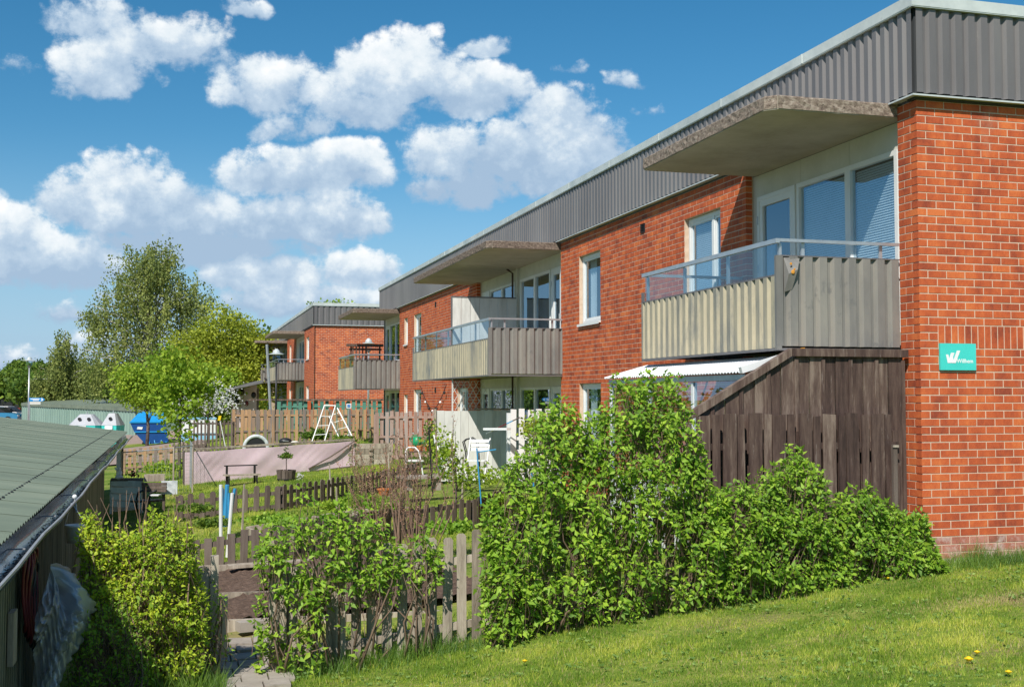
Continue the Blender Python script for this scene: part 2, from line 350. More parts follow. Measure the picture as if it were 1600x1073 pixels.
M['conc_edge'] = mat('lichened_concrete_edge', [(.07,.052,.042),(.16,.12,.095),(.27,.215,.17),(.42,.36,.30)], scale=20, stretch=(1,1,1.4), rough=.95, bump=.4, bscale=60, coord='World', fine=.7, wear=(.035,.025,.02), wear_scale=22, wear_pos=(.56,.66), bdist=.01)
M['white'] = mat('white_painted_frame', [(.70,.71,.70),(.80,.80,.78)], scale=3, rough=.4, spec=.5, bump=0, coord='World')
M['offwhite'] = mat('cream_painted_board', [(.55,.54,.48),(.68,.67,.61)], scale=2.2, rough=.6, bump=.05, coord='World', wear=(.42,.40,.35), wear_scale=2, wear_pos=(.6,.8))
M['alu'] = mat('galvanised_rail', [(.42,.44,.46),(.60,.62,.63)], scale=5, rough=.35, metal=.6, bump=.04, coord='World', wear=(.30,.20,.13), wear_scale=14, wear_pos=(.70,.78))
M['glass'] = glassmat('window_glass', (.74,.87,1.0), .26, (.86,.92,.95))
M['glass_rail'] = glassmat('balcony_glass', (.75,.88,.98), .13, (.84,.90,.93), .02)
M['blind'] = plain('blind_slats', (.72,.78,.80), .5)
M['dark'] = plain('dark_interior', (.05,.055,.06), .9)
M['interior'] = plain('dim_interior_wall', (.22,.23,.24), .9)
M['curtain'] = plain('pale_curtain', (.62,.63,.62), .9)
M['black'] = plain('black_plastic', (.02,.02,.022), .45)
M['whiteplastic'] = plain('white_plastic', (.78,.78,.77), .4)
M['roofwhite'] = mat('white_corrugated_sheet', [(.72,.74,.76),(.82,.83,.84)], scale=2, rough=.35, bump=0, coord='World')
M['rust'] = mat('orange_rust', [(.45,.16,.02),(.7,.33,.05)], scale=12, rough=.8, bump=.3)
M['darkwood'] = mat('dark_stained_boards', [(.036,.022,.018),(.070,.043,.035),(.115,.076,.060),(.22,.165,.13)], scale=3.2, stretch=(5,5,.5), rough=.8, bump=.45, bscale=22, fine=.5, obj_rand=.16, wear=(.40,.34,.29), wear_scale=2.0, wear_pos=(.60,.72), wear_stretch=(9,9,.7), bdist=.006)
M['greywood'] = mat('silvered_wood', [(.16,.135,.105),(.30,.25,.195),(.42,.36,.285),(.54,.475,.39)], scale=3, stretch=(5,5,.5), rough=.85, bump=.45, bscale=22, fine=.5, obj_rand=.18, bdist=.006)
M['brownwood'] = mat('brown_weathered_wood', [(.075,.055,.045),(.13,.10,.082),(.19,.15,.125)], scale=3, stretch=(5,5,.5), rough=.85, bump=.4, bscale=22, obj_rand=.2, bdist=.006)
M['tanwood'] = mat('tan_and_grey_boards', [(.20,.165,.15),(.30,.21,.15),(.42,.25,.13),(.50,.31,.17)], scale=2, stretch=(4,4,.4), rough=.85, bump=.2, obj_rand=.38, fine=.3)
M['pinkwood'] = mat('pinkish_grey_boards', [(.32,.22,.18),(.42,.30,.25),(.40,.35,.32)], scale=2, stretch=(4,4,.4), rough=.85, bump=.2, obj_rand=.3)
M['whitewood'] = mat('white_limed_boards', [(.50,.49,.46),(.66,.65,.61),(.74,.73,.69)], scale=2.4, stretch=(3,3,.5), rough=.8, bump=.2, obj_rand=.15, wear=(.42,.40,.36), wear_scale=2.5, wear_pos=(.62,.78))
M['greenwood'] = mat('green_painted_boards', [(.07,.20,.15),(.12,.29,.22)], scale=2, rough=.7, bump=.1, obj_rand=.2)
M['soil'] = mat('dug_soil', [(.07,.045,.032),(.13,.085,.062),(.22,.15,.11)], scale=9, rough=1, bump=1., bscale=30, coord='World', fine=.8, wear=(.26,.19,.14), wear_scale=26, wear_pos=(.64,.70), bdist=.03)
M['slab'] = mat('concrete_paving', [(.30,.26,.22),(.40,.36,.31)], scale=5, rough=.9, bump=.25, obj_rand=.2, wear=(.22,.19,.16), wear_scale=4, wear_pos=(.55,.75), bdist=.004)
M['trunk'] = mat('bark', [(.06,.045,.035),(.13,.10,.08),(.20,.16,.13)], scale=8, stretch=(1,1,.4), rough=.95, bump=.6, coord='World')
M['birchbark'] = mat('birch_bark', [(.10,.09,.08),(.42,.40,.37),(.62,.60,.56)], scale=3, stretch=(1,1,2), rough=.85, bump=.2, coord='World')
M['twig'] = mat('twigs', [(.13,.085,.055),(.24,.17,.12)], scale=8, rough=.9, bump=0, coord='World')
M['pinktwig'] = mat('reddish_twigs', [(.15,.095,.065),(.30,.20,.14)], scale=8, rough=.9, bump=0, coord='World')
M['lilac'] = leafmat('lilac_leaf', (.12,.25,.014), (.44,.62,.05), .40, .03, 2.0, (.26,.45,.028))
M['lilac2'] = leafmat('lilac_leaf_dark', (.10,.22,.013), (.38,.56,.045), .40, .03, 2.0, (.22,.40,.026))
M['spirea'] = leafmat('yellow_green_leaf', (.18,.33,.014), (.62,.70,.04), .42, .03, 2.5, (.38,.52,.025))
M['birchleaf'] = leafmat('birch_leaf', (.11,.15,.035), (.36,.39,.10), .38, .02, .25, (.21,.26,.06))
M['mapleleaf'] = leafmat('maple_leaf', (.18,.24,.018), (.55,.58,.06), .42, .02, .35, (.36,.42,.035))
M['youngleaf'] = leafmat('young_tree_leaf', (.14,.26,.014), (.45,.56,.05), .45, .02, 1.0, (.29,.43,.03))
M['bushleaf'] = leafmat('bush_leaf', (.06,.13,.016), (.24,.34,.04), .38, .02, .3, (.10,.18,.02))
M['blossom'] = leafmat('white_blossom', (.65,.66,.62), (.8,.8,.78), .3, .0, 1.0)
M['grass'] = leafmat('grass_blade', (.12,.23,.02), (.58,.60,.10), .40, .02, 1.1, (.29,.42,.04))
M['weed'] = leafmat('weed_leaf', (.10,.20,.03), (.32,.44,.09), .35, .03, 2.0)
M['straw'] = leafmat('dry_straw', (.38,.30,.13), (.62,.52,.28), .3, .0, 1.5)
M['tallgrass'] = leafmat('tall_grass_blade', (.07,.16,.014), (.22,.36,.035), .42, .05, 1.2, (.13,.26,.022))
M['petal'] = plain('yellow_petals', (.80,.55,.01), .6)
def ground_mat():
    m, N, L = newmat('lawn_ground')
    out = N.new('ShaderNodeOutputMaterial'); b = N.new('ShaderNodeBsdfPrincipled'); L.new(b.outputs[0], out.inputs[0])
    b.inputs['Roughness'].default_value = .95; b.inputs['Specular IOR Level'].default_value = .1
    geo = N.new('ShaderNodeNewGeometry'); P = geo.outputs['Position']
    def nz(s, d=6):
        n = N.new('ShaderNodeTexNoise'); n.inputs['Scale'].default_value = s; n.inputs['Detail'].default_value = d; L.new(P, n.inputs['Vector']); return n.outputs[0]
    a = nz(.9); c = nz(14); h = nz(90, 3)
    f = mth(N, L, 'ADD', mth(N, L, 'MULTIPLY', a, .6), mth(N, L, 'ADD', mth(N, L, 'MULTIPLY', c, .35), mth(N, L, 'MULTIPLY', h, .35)))
    rp = N.new('ShaderNodeValToRGB'); L.new(f, rp.inputs[0]); cr = rp.color_ramp
    cr.elements[0].position = .42; cr.elements[0].color = (.05,.09,.014, 1)
    cr.elements[1].position = .85; cr.elements[1].color = (.36,.33,.10, 1)
    e = cr.elements.new(.62); e.color = (.13,.20,.028, 1)
    big = nz(.75, 5); mr = N.new('ShaderNodeMapRange'); L.new(big, mr.inputs[0]); mr.inputs[1].default_value = .56; mr.inputs[2].default_value = .68; mr.inputs[4].default_value = .75
    mx = N.new('ShaderNodeMix'); mx.data_type = 'RGBA'; L.new(mr.outputs[0], mx.inputs['Factor']); L.new(rp.outputs[0], mx.inputs['A']); mx.inputs['B'].default_value = (.27,.20,.11,1)
    L.new(mx.outputs['Result'], b.inputs['Base Color'])
    bp = N.new('ShaderNodeBump'); bp.inputs['Strength'].default_value = .7; bp.inputs['Distance'].default_value = .03; L.new(c, bp.inputs['Height']); L.new(bp.outputs[0], b.inputs['Normal'])
    return m
M['ground'] = ground_mat()
M['asphalt_pink'] = mat('pinkish_gravel_yard', [(.26,.19,.16),(.36,.27,.23)], scale=3, rough=.95, bump=.2, coord='World', fine=.5)

# ------------------------------------------------------------------ ground sheet
def axis_grid(lo, hi, fine_lo, fine_hi, step):
    a = list(np.arange(fine_lo, fine_hi+1e-6, step)); s = step; x = fine_hi
    while x < hi: s *= 1.25; x += s; a.append(min(x, hi))
    s = step; x = fine_lo; pre = []
    while x > lo: s *= 1.25; x -= s; pre.append(max(x, lo))
    return np.array(sorted(set(pre+a)))
gx = axis_grid(-900, 900, -6, 12, .25); gy = axis_grid(-300, 1500, 2, 40, .3)
GX, GY = np.meshgrid(gx, gy); GZ = gz(GX, GY)
far = np.clip((np.hypot(GX, GY)-150)/200, 0, 1); GZ = GZ*(1-far)-1.2*far
GZ += .018*np.sin(GX*2.3+GY*.7)*np.sin(GY*1.9-GX*.4)*(GX > -5)
V = np.stack([GX.ravel(), GY.ravel(), GZ.ravel()], 1); nx = len(gx); ny = len(gy)
I = (np.arange(ny-1)[:,None]*nx+np.arange(nx-1)[None,:]).ravel()
me = np_mesh('ground', V, np.stack([I, I+1, I+1+nx, I+nx], 1), M['ground'], smooth=True)
o = link(bpy.data.objects.new('ground', me)); o['kind'] = 'structure'
def drape(name, poly, dz, m, step=.4, kind='structure', parent=None, bumpy=0.):
    """sheet following the ground inside a convex quad given by 4 corners"""
    a, b_, c, d = [np.array(p, float) for p in poly]
    n1 = max(2, int(np.linalg.norm(b_-a)/step)+1); n2 = max(2, int(np.linalg.norm(d-a)/step)+1)
    S, T = np.meshgrid(np.linspace(0,1,n1), np.linspace(0,1,n2)); S = S[...,None]; T = T[...,None]
    P = (a*(1-S)+b_*S)*(1-T)+(d*(1-S)+c*S)*T
    Z = gz(P[...,0], P[...,1])+.018*np.sin(P[...,0]*2.3+P[...,1]*.7)*np.sin(P[...,1]*1.9-P[...,0]*.4)+dz
    if bumpy: Z = Z+rng.normal(0, bumpy, Z.shape)
    V = np.concatenate([P.reshape(-1,2), Z.reshape(-1,1)], 1)
    I = (np.arange(n2-1)[:,None]*n1+np.arange(n1-1)[None,:]).ravel()
    me = np_mesh(name, V, np.stack([I, I+1, I+1+n1, I+n1], 1), m, smooth=not bumpy)
    o = link(bpy.data.objects.new(name, me))
    if kind: o['kind'] = kind
    return o
drape('yard', [(-40,46),(1.2,46),(1.2,135),(-40,135)], .05, M['asphalt_pink'], 2.)

# ------------------------------------------------------------------ bricks
H = .0875; LB = .2425; TOP = 5.2
def clip_holes(u0, u1, za, zb, holes):
    segs = [(u0, u1)]; zm = (za+zb)/2
    for (a, b_, c, d) in holes:
        if c < zm < d:
            ns = []
            for s, e in segs:
                if b_ <= s or a >= e: ns.append((s, e)); continue
                if a > s: ns.append((s, a))
                if b_ < e: ns.append((b_, e))
            segs = ns
    return segs
def cells(u0, u1, z0, z1, holes):
    us = sorted({u0, u1, *[x for h in holes for x in h[:2] if u0 < x < u1]}); zs = sorted({z0, z1, *[x for h in holes for x in h[2:] if z0 < x < z1]})
    for i in range(len(us)-1):
        for j in range(len(zs)-1):
            um = (us[i]+us[i+1])/2; zm = (zs[j]+zs[j+1])/2
            if not any(h[0] < um < h[1] and h[2] < zm < h[3] for h in holes): yield us[i], us[i+1], zs[j], zs[j+1]
def brick_list(u0, u1, z0, top, holes, half_corner=None, J=.014):
    res = []; i = 0; z = top
    while z > z0+.02:
        za, zb = max(z-H, z0), z; off = (LB/2 if i % 2 else 0)
        for s, e in clip_holes(u0, u1, za, zb, holes):
            k = math.floor((s-u0-off)/LB)
            while True:
                a = u0+off+k*LB; b_ = a+LB; k += 1
                if a >= e-.01: break
                aa, bb = max(a, s), min(b_, e)
                if bb-aa > .03: res.append((aa+(J/2 if aa > s+1e-6 or aa > u0 else 0)*1.0, bb-J/2, za+J/2, zb-J/2, i))
        z -= H; i += 1
    return res
BT = rng.normal(0, .20, 40)
def brick_tone():
    r = random.random(); return (random.gauss(0, .10) + (.20 if r > .88 else (-.20 if r < .07 else 0)))
class Wall:
    """brick skin: axis 'X' -> plane x=c facing -X, u=y ; axis 'Y' -> plane y=c facing -Y, u=x"""
    def __init__(s, axis, c, house, zoff=0): s.ax = axis; s.c = c; s.house = house; s.zo = zoff
    def bx(s, mb, u0, u1, z0, z1, d0, d1, tone=0., skip=()):
        z0 += s.zo; z1 += s.zo
        if s.ax == 'X': mb.box(s.c-d1, u0, z0, s.c-d0, u1, z1, tone)
        else: mb.box(u0, s.c-d1, z0, u1, s.c-d0, z1, tone)
    def body(s, u0, u1, z0, z1, holes, thick=.12):
        mb = MB()
        hs = [(h[0]-.004, h[1]+.004, h[2]-.004, h[3]+.004) for h in holes]
        for a, b_, c, d in cells(u0+.004, u1-.004, z0, z1, hs):
            s.bx(mb, a, b_, c, d, -thick, -.004)
        return mb.build('wall', M['mortar'], s.house)

# ------------------------------------------------------------------ near building
X0 = 7.95; YG = 11.32; YE = 47.7; XW = 8.07
house = thing('row_house', 'near red brick row house with dark corrugated roof edge and three jutting balconies', 'building', (X0, YG, 0))
SEC1 = (15.45, 24.1); SEC2 = (31.55, 43.45)
up_z = (3.36, 4.76); lo_z = (.70, 2.10)
def snap(z, up=True): return TOP-H*round((TOP-z)/H)
def hz(a, b_): return snap(a), snap(b_)
win_up = hz(3.36, 4.76); win_lo = hz(.66, 2.10); slit_up = hz(3.82, 4.74); slit_lo = hz(1.05, 1.98)
holes1 = [(21.62, 22.88, *win_up), (16.30, 17.62, hz(2.5,0)[0], win_up[1]), (21.62, 22.88, *win_lo)]
holes2 = [(39.35, 40.60, *win_up), (41.82, 42.46, *slit_up), (39.35, 40.60, *win_lo), (41.82, 42.46, *slit_lo), (32.6, 33.9, win_lo[0]-.6, win_lo[1])]
Wf = Wall('X', X0, house); Wg = Wall('Y', YG, house)
stuff = MB(); stuff_old = MB()
XEND = 19.0
def put(wall, lst, rows_old=0, jit=True):
    for (a, b_, za, zb, i) in lst:
        wall.bx(stuff, a, b_, za, zb, -.10, random.uniform(-.0015, .0015), brick_tone())
WB = Wf.body(YG+.10, 11.68, -.5, TOP, [], .12)
Wf.body(*SEC1, -.5, TOP, holes1); Wf.body(*SEC2, -.5, TOP, holes2)
Wg.body(X0+.008, XEND, -.5, TOP, [])
put(Wf, brick_list(*SEC1, -.3, TOP, holes1)); put(Wf, brick_list(*SEC2, -.3, TOP, holes2))
# pier: corner bricks belong to the gable; the pier keeps what is left
i = 0; z = TOP
gab = []
SOL = (8.19, 9.9, TOP-H*(int((TOP-2.68)/H)+3), TOP-H*int((TOP-2.68)/H))    # soldier panel
SOL = (8.19, 9.9, TOP-H*32, TOP-H*29)
while z > -.2:
    za, zb = z-H, z; full = (i % 2 == 1)
    cl = LB if full else LB/2
    # pier face
    ps = YG+ (LB/2 if full else LB)
    tn = brick_tone()
    gab.append((X0, X0+cl-.014/2, za+.007, zb-.007, tn, (LB/2 if full else LB)-.007))       # corner brick, depth along y
    a = ps; 
    while a < 11.68-.02:
        e = min(a+LB, 11.68); Wf.bx(stuff, a+.007, e-.003, za+.007, zb-.007, -.10, 0, brick_tone()); a = e
    a = X0+cl
    while a < XEND:
        e = a+LB
        segs = clip_holes(a, e, za, zb, [SOL])
        for s_, e_ in segs:
            if e_-s_ > .03: gab.append((s_+.007, e_-.007, za+.007, zb-.007, brick_tone(), .10))
        a = e
    z -= H; i += 1
u = SOL[0]
while u < SOL[1]-.01:
    gab.append((u+.007, u+H-.007, SOL[2]+.007, SOL[3]-.007, brick_tone()-.12, .10)); u += H
# the 300 that show largest become bricks of their own
cam_p = np.array([0, 0, 1.84])
def vis(b):
    x = (b[0]+b[1])/2; z_ = (b[2]+b[3])/2
    inframe = x < 9.55
    return (0 if inframe else 1, (x**2+YG**2+(z_-1.84)**2) + (50 if z_ < .75 and x < 8.6 else 0) + (30 if b[5] > .12 else 0))
gab.sort(key=vis)
cache = {}
def gbrick(b):
    w = round(b[1]-b[0], 3); h_ = round(b[3]-b[2], 3); d = round(b[5], 3); tq = round(max(-.5, min(.6, b[4]))/.1)*.1
    old = b[3] < .34; key = (w, h_, d, tq, old)
    if key not in cache:
        mb = MB(); mb.box(0, 0, 0, w, d, h_, tq if abs(tq) > .01 else .01); cache[key] = mb.mesh('brick', M['brick_old' if old else 'brick'])
    inst('brick', cache[key], WB, (b[0], YG+random.uniform(-.0015,.0015), b[2]))
ORI[WB.name] = ORI[house.name].copy()
for b in gab[:300]: gbrick(b)
for b in gab[300:]:
    tgt = stuff_old if b[3] < .34 else stuff
    if b[3] < .08: continue
    tgt.box(b[0], YG+random.uniform(-.0015,.0015), b[2], b[1], YG+b[5], b[3], b[4])
stuff.build('brickwork', M['brick'], house, kind='stuff'); stuff_old.build('base_brickwork', M['brick_old'], house, kind='stuff')
mb = MB(); mb.box(X0+.03, YG-.004, -.4, XEND, YG+.1, .06); mb.build('plinth', M['concrete'], house)

# core of the building: back walls, floors, roof deck
mb = MB(); mb.box(9.4, YG+.13, -.5, 9.5, YE, TOP); mb.box(XEND-.1, YG+.13, -.5, XEND, YE, TOP)
mb.box(X0+.13, YE-.15, -.5, XEND, YE, TOP); mb.build('inner_wall', M['interior'], house)
mb = MB(); mb.box(X0+.125, YG+.125, 2.36, XEND-.15, YE-.2, 2.56); mb.box(X0+.125, YG+.125, TOP+.01, XEND-.1, YE-.2, TOP+.15); mb.build('floor_slab', M['interior'], house)
mb = MB(); mb.box(X0-.02, YG, 6.20, XEND, YE, 6.26); mb.build('roof', M['dark'], house)

# corrugated sheets
def corr(mb, p0, p1, z0, z1, outv, pitch=.172, depth=.032, tone=0., wide=.50, back=.012, start=0., paler=.22):
    p0, p1, outv = Vector(p0), Vector(p1), Vector(outv); d = p1-p0; Ln = d.length; d.normalize()
    prof = []; k = 0; a = -start
    while a < Ln:
        prof += [(a, 1), (a+pitch*wide, 1), (a+pitch*(wide+.17), 0), (a+pitch*.83, 0)]; a += pitch
    prof.append((a, 1))
    P = []
    for q in range(len(prof)-1):
        (a0, d0), (a1, d1) = prof[q], prof[q+1]
        if a1 <= 0 or a0 >= Ln: continue
        if a0 < 0: d0 = d0+(d1-d0)*(0-a0)/(a1-a0); a0 = 0
        if a1 > Ln: d1 = d0+(d1-d0)*(Ln-a0)/(a1-a0); a1 = Ln
        if not P: P.append((a0, d0))
        P.append((a1, d1))
    n = len(P); V = []; T_ = []
    for a_, dd in P:
        q = p0+d*a_+outv*(depth*dd); V += [(q.x, q.y, z0), (q.x, q.y, z1)]
    for a_, dd in P:
        q = p0+d*a_+outv*(depth*dd-.003); V += [(q.x, q.y, z0), (q.x, q.y, z1)]
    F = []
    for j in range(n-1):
        F.append((2*j, 2*j+2, 2*j+3, 2*j+1)); m2 = 2*n; T_.append(tone+(paler if P[j][1] != P[j+1][1] else (-.06 if P[j][1] < .5 else 0.)))  # rib slopes take a lighter tone, valleys a slightly darker one
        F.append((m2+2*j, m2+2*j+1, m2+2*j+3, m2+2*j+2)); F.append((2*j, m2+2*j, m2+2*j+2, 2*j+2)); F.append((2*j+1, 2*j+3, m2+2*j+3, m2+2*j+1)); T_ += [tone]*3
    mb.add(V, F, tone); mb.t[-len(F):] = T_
def fascia_run(h_, p0, p1, outv, z0, z1, sheet=6, pitch=.172):
    p0, p1 = Vector(p0), Vector(p1); d = (p1-p0); Ln = d.length; d.normalize(); w = sheet*pitch; a = 0
    while a < Ln-.02:
        b_ = min(a+w, Ln); mb = MB(); q0 = p0+d*a; q1 = p0+d*b_
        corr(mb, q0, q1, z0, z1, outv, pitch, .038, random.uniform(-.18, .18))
        mb.build('fascia_sheet', M['fascia'], h_); a = b_
def cap_run(h_, p0, p1, outv, z0, z1, seg=2.4, th=.012, corner=0):
    p0, p1, outv = Vector(p0), Vector(p1), Vector(outv); d = (p1-p0); Ln = d.length; d.normalize(); a = 0
    while a < Ln-.02:
        b_ = min(a+seg, Ln); mb = MB()
        q0 = p0+d*(a+.002); q1 = p0+d*(b_-.002); c = (q0+q1)/2; hl = (q1-q0)/2
        mb.obox(Vector((c.x, c.y, (z0+z1)/2))+outv*th/2, hl, outv*th/2, (0,0,(z1-z0)/2), random.uniform(-.12,.12))
        mb.obox(Vector((c.x, c.y, z1-th/2))-outv*.2, hl, outv*.2, (0,0,th/2), .1)
        mb.obox(Vector((c.x, c.y, z0-.006))-outv*.015, hl, outv*.022, (0,0,.006), -.1)
        if b_ < Ln-.1:
            q = p0+d*b_; mb.obox(Vector((q.x, q.y, (z0+z1)/2))+outv*(th+.004), d*.012, outv*.006, (0,0,(z1-z0)/2), -.1)
        mb.build('cap_flashing', M['cap'], h_); a = b_
FZ0, FZ1 = 5.27, 6.24; FO = .035
fascia_run(house, (X0-FO, YG-FO, 0), (X0-FO, YE, 0), (-1,0,0), FZ0, FZ1)
fascia_run(house, (X0-FO, YG-FO, 0), (XEND, YG-FO, 0), (0,-1,0), FZ0, FZ1)
cap_run(house, (X0-.095, YG-.095, 0), (X0-.095, YE, 0), (-1,0,0), 6.24, 6.365)
cap_run(house, (X0-.107, YG-.095, 0), (XEND, YG-.095, 0), (0,-1,0), 6.24, 6.365)
mb = MB(); mb.box(X0-.03, YG-.03, TOP+.002, XEND, YG+.12, FZ1); mb.box(X0-.03, YG+.123, TOP+.155, X0+.11, YE-.01, FZ1); mb.build('fascia_backing', M['dark'], house)
mb = MB()                                                    # drip flashing under the sheets
mb.box(X0-.11, YG-.11, TOP+.028, XEND, YG+.0, TOP+.036); mb.box(X0-.11, YG-.118, TOP+.018, XEND, YG-.1105, TOP+.036)
for a, b_ in [(YG, 11.68), SEC1, SEC2]:
    mb.box(X0-.11, a+.001, TOP+.028, X0, b_, TOP+.036); mb.box(X0-.118, a-.118 if a == YG else a, TOP+.018, X0-.1105, b_, TOP+.036)
mb.build('drip_flashing', M['cap'], house, kind='stuff')

# ------------------------------------------------------------------ windows
def window(h_, y0, y1, z0, z1, X=X0, setb=.075, mull=None, blind=True, sill=True, name='window', curtain=False, zo=0):
    z0 += zo; z1 += zo
    F = .065; x0 = X+setb; x1 = x0+.06; mb = MB()
    y0 += .004; y1 -= .004; z0 += .004; z1 -= .004
    mb.box(x0, y0, z0, x1, y0+F, z1); mb.box(x0, y1-F, z0, x1, y1, z1); mb.box(x0, y0+F, z1-F, x1, y1-F, z1); mb.box(x0, y0+F, z0, x1, y1-F, z0+F)
    # sash a touch proud
    S = .045; a0, a1, c0, c1 = y0+F, y1-F, z0+F, z1-F; bars = [(a0, a1)]
    if mull: mid = y0+(y1-y0)*mull; mb.box(x0, mid-.035, c0, x1, mid+.035, c1); bars = [(a0, mid-.035), (mid+.035, a1)]
    for p, q in bars:
        mb.box(x0+.012, p, c0, x1-.005, p+S, c1); mb.box(x0+.012, q-S, c0, x1-.005, q, c1); mb.box(x0+.012, p+S, c1-S, x1-.005, q-S, c1); mb.box(x0+.012, p+S, c0, x1-.005, q-S, c0+S)
    w = mb.build(name, M['white'], h_)
    for p, q in bars:
        gm = MB(); gm.box(x0+.03, p+S, c0+S, x0+.036, q-S, c1-S); gm.build('pane', M['glass'], w)
    if sill:
        sm = MB(); sm.box(X-.045, y0-.02, z0-.036, x0+.02, y1+.02, z0-.008); sm.box(X-.05, y0-.022, z0-.06, X-.0455, y1+.022, z0-.008); sm.build('sill', M['white'], w)
    if blind:
        bm = MB(); zz = c1-S-.01
        while zz > c0+S:
            for p, q in bars: bm.add([(x1+.036, p+S, zz), (x1+.02, p+S, zz-.031), (x1+.02, q-S, zz-.031), (x1+.036, q-S, zz)], [(0,1,2,3)])
            zz -= .031
        bm.build('blind', M['blind'], w)
    if curtain:
        cm = MB(); n = 24; V = []; 
        for k in range(n+1):
            yy = a0+(a1-a0)*k/n; xx = x1+.08+.02*math.sin(k*1.9); V += [(xx, yy, c0), (xx, yy, c1)]
        cm.add(V, [(2*k, 2*k+2, 2*k+3, 2*k+1) for k in range(n) if not (n*.3 < k < n*.62)]); cm.build('curtain', M['curtain'], w)
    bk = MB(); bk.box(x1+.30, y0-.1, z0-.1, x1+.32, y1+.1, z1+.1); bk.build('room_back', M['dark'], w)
    return w
window(house, 21.62, 22.88, *win_up, blind=False, curtain=True)
window(house, 16.30, 17.62, *hz(3.36, 4.76), mull=.30)
mb = MB(); mb.box(X0+.08, 16.31, 2.5, X0+.12, 17.61, win_up[0]); mb.build('panel', M['white'], house)
window(house, 21.62, 22.88, *win_lo, curtain=True, blind=False)
window(house, 39.35, 40.60, *win_up, curtain=True, blind=False); window(house, 41.82, 42.46, *slit_up, blind=False, curtain=True)
window(house, 39.35, 40.60, *win_lo, curtain=True, blind=False); window(house, 41.82, 42.46, *slit_lo, blind=False, curtain=True)
window(house, 32.6, 33.9, win_lo[0]-.6, win_lo[1], blind=False, sill=False, mull=.5)
def vent(h_, y, z, zo=0):
    mb = MB(); mb.box(X0-.004 if h_ is house else 6.806, y, z, X0+.02 if h_ is house else 6.83, y+.20, z+.17)
    x = X0 if h_ is house else 6.81
    for k in range(6): mb.obox((x-.014, y+.10, z+.015+k*.028), (.009,0,-.006), (0,.09,0), (.001,0,.002), -.3)
    mb.build('vent', M['black'], h_)
vent(house, 19.31, 4.79); vent(house, 36.9, 4.78); vent(house, 36.9, 2.02)

def recess(h_, y0, y1, zf, zt, items, X=XW, zo=0):
    """set-back window wall: items (y0,y1,type) from z floor to head"""
    zf += zo; zt += zo
    # far and near returns of brick
    mb = MB(); head = zf+2.15
    mb.box(X, y0, head, X+.05, y1, zt, .0)
    k = y0+1.2
    while k < y1-.3: mb.box(X-.003, k, head+.02, X, k+.012, zt, -.5); k += 1.2
    w = mb.build('window_wall', M['offwhite'], h_)
    last = y0
    for (a, b_, kind) in items:
        if a > last+.02:
            s = MB(); s.box(X, last, zf, X+.05, a, head); s.build('wall_panel', M['offwhite'], w)
        fm = MB(); F = .06; xo = X-.02; zb = zf+(.0 if kind == 'door' else .0)
        fm.box(xo, a, zb, X+.06, a+F, head); fm.box(xo, b_-F, zb, X+.06, b_, head); fm.box(xo, a+F, head-F, X+.06, b_-F, head); fm.box(xo, a+F, zb, X+.06, b_-F, zb+F)
        sill_z = zf+.72
        if kind in ('win', 'wint'): fm.box(xo+.004, a+F, sill_z-.05, X+.06, b_-F, sill_z); fm.box(X, a+F, zb+F, X+.04, b_-F, sill_z-.05)
        if kind == 'door':
            fm.box(xo+.008, a+F, zb+F, X+.04, a+F+.09, head-F); fm.box(xo+.008, b_-F-.09, zb+F, X+.04, b_-F, head-F)
            fm.box(xo+.008, a+F+.09, head-F-.09, X+.04, b_-F-.09, head-F); fm.box(xo+.008, a+F+.09, zb+F, X+.04, b_-F-.09, zb+.5)
        f = fm.build('door' if kind == 'door' else 'window_frame', M['white'], h_)
        e = F+(.09 if kind == 'door' else 0); g0 = zb+.5 if kind == 'door' else sill_z
        gm = MB(); gm.box(X+.02, a+e, g0, X+.026, b_-e, head-e if kind == 'door' else head-F); gm.build('pane', M['glass'], f)
        if kind == 'door':
            hm = MB()
            for zz in (zf+.35, zf+1.05, zf+1.75): hm.box(xo-.012, b_-.03, zz, xo-.001, b_-.012, zz+.12)
            hm.build('hinge', M['alu'], f)
            hm = MB(); hm.box(xo-.03, a+F+.03, zf+.98, xo+.007, a+F+.05, zf+1.10); hm.build('handle', M['alu'], f)
        if kind == 'win':
            bm = MB(); zz = head-F-.02
            lim = sill_z if kind == 'win' else zf+.5
            while zz > lim:
                bm.add([(X+.086, a+e, zz), (X+.07, a+e, zz-.031), (X+.07, b_-e, zz-.031), (X+.086, b_-e, zz)], [(0,1,2,3)]); zz -= .031
            bm.build('blind', M['blind'], f)
        last = b_
    if last < y1-.02: s = MB(); s.box(X, last, zf, X+.05, y1, head); s.build('wall_panel', M['offwhite'], w)
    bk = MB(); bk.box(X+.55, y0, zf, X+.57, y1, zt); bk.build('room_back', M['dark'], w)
recess(house, 11.68, 15.45, 2.60, 5.07, [(11.85, 12.91, 'win'), (12.91, 14.17, 'win'), (14.22, 15.30, 'door')])
recess(house, 11.68, 15.45, -.05, 2.36, [(12.0, 13.2, 'wint'), (13.3, 14.2, 'door')])
for zz, zt in ((2.60, 5.07), (-.05, 2.36)):
    recess(house, 24.1, 27.75, zz, zt, [(24.35, 25.1, 'door'), (25.2, 26.4, 'wint'), (26.4, 27.6, 'wint')])
    recess(house, 27.85, 31.55, zz, zt, [(28.1, 29.3, 'wint'), (29.3, 30.5, 'wint'), (30.6, 31.4, 'door')])
    recess(house, 43.45, 47.3, zz, zt, [(43.7, 44.9, 'wint'), (44.9, 46.1, 'wint'), (46.2, 47.1, 'door')])
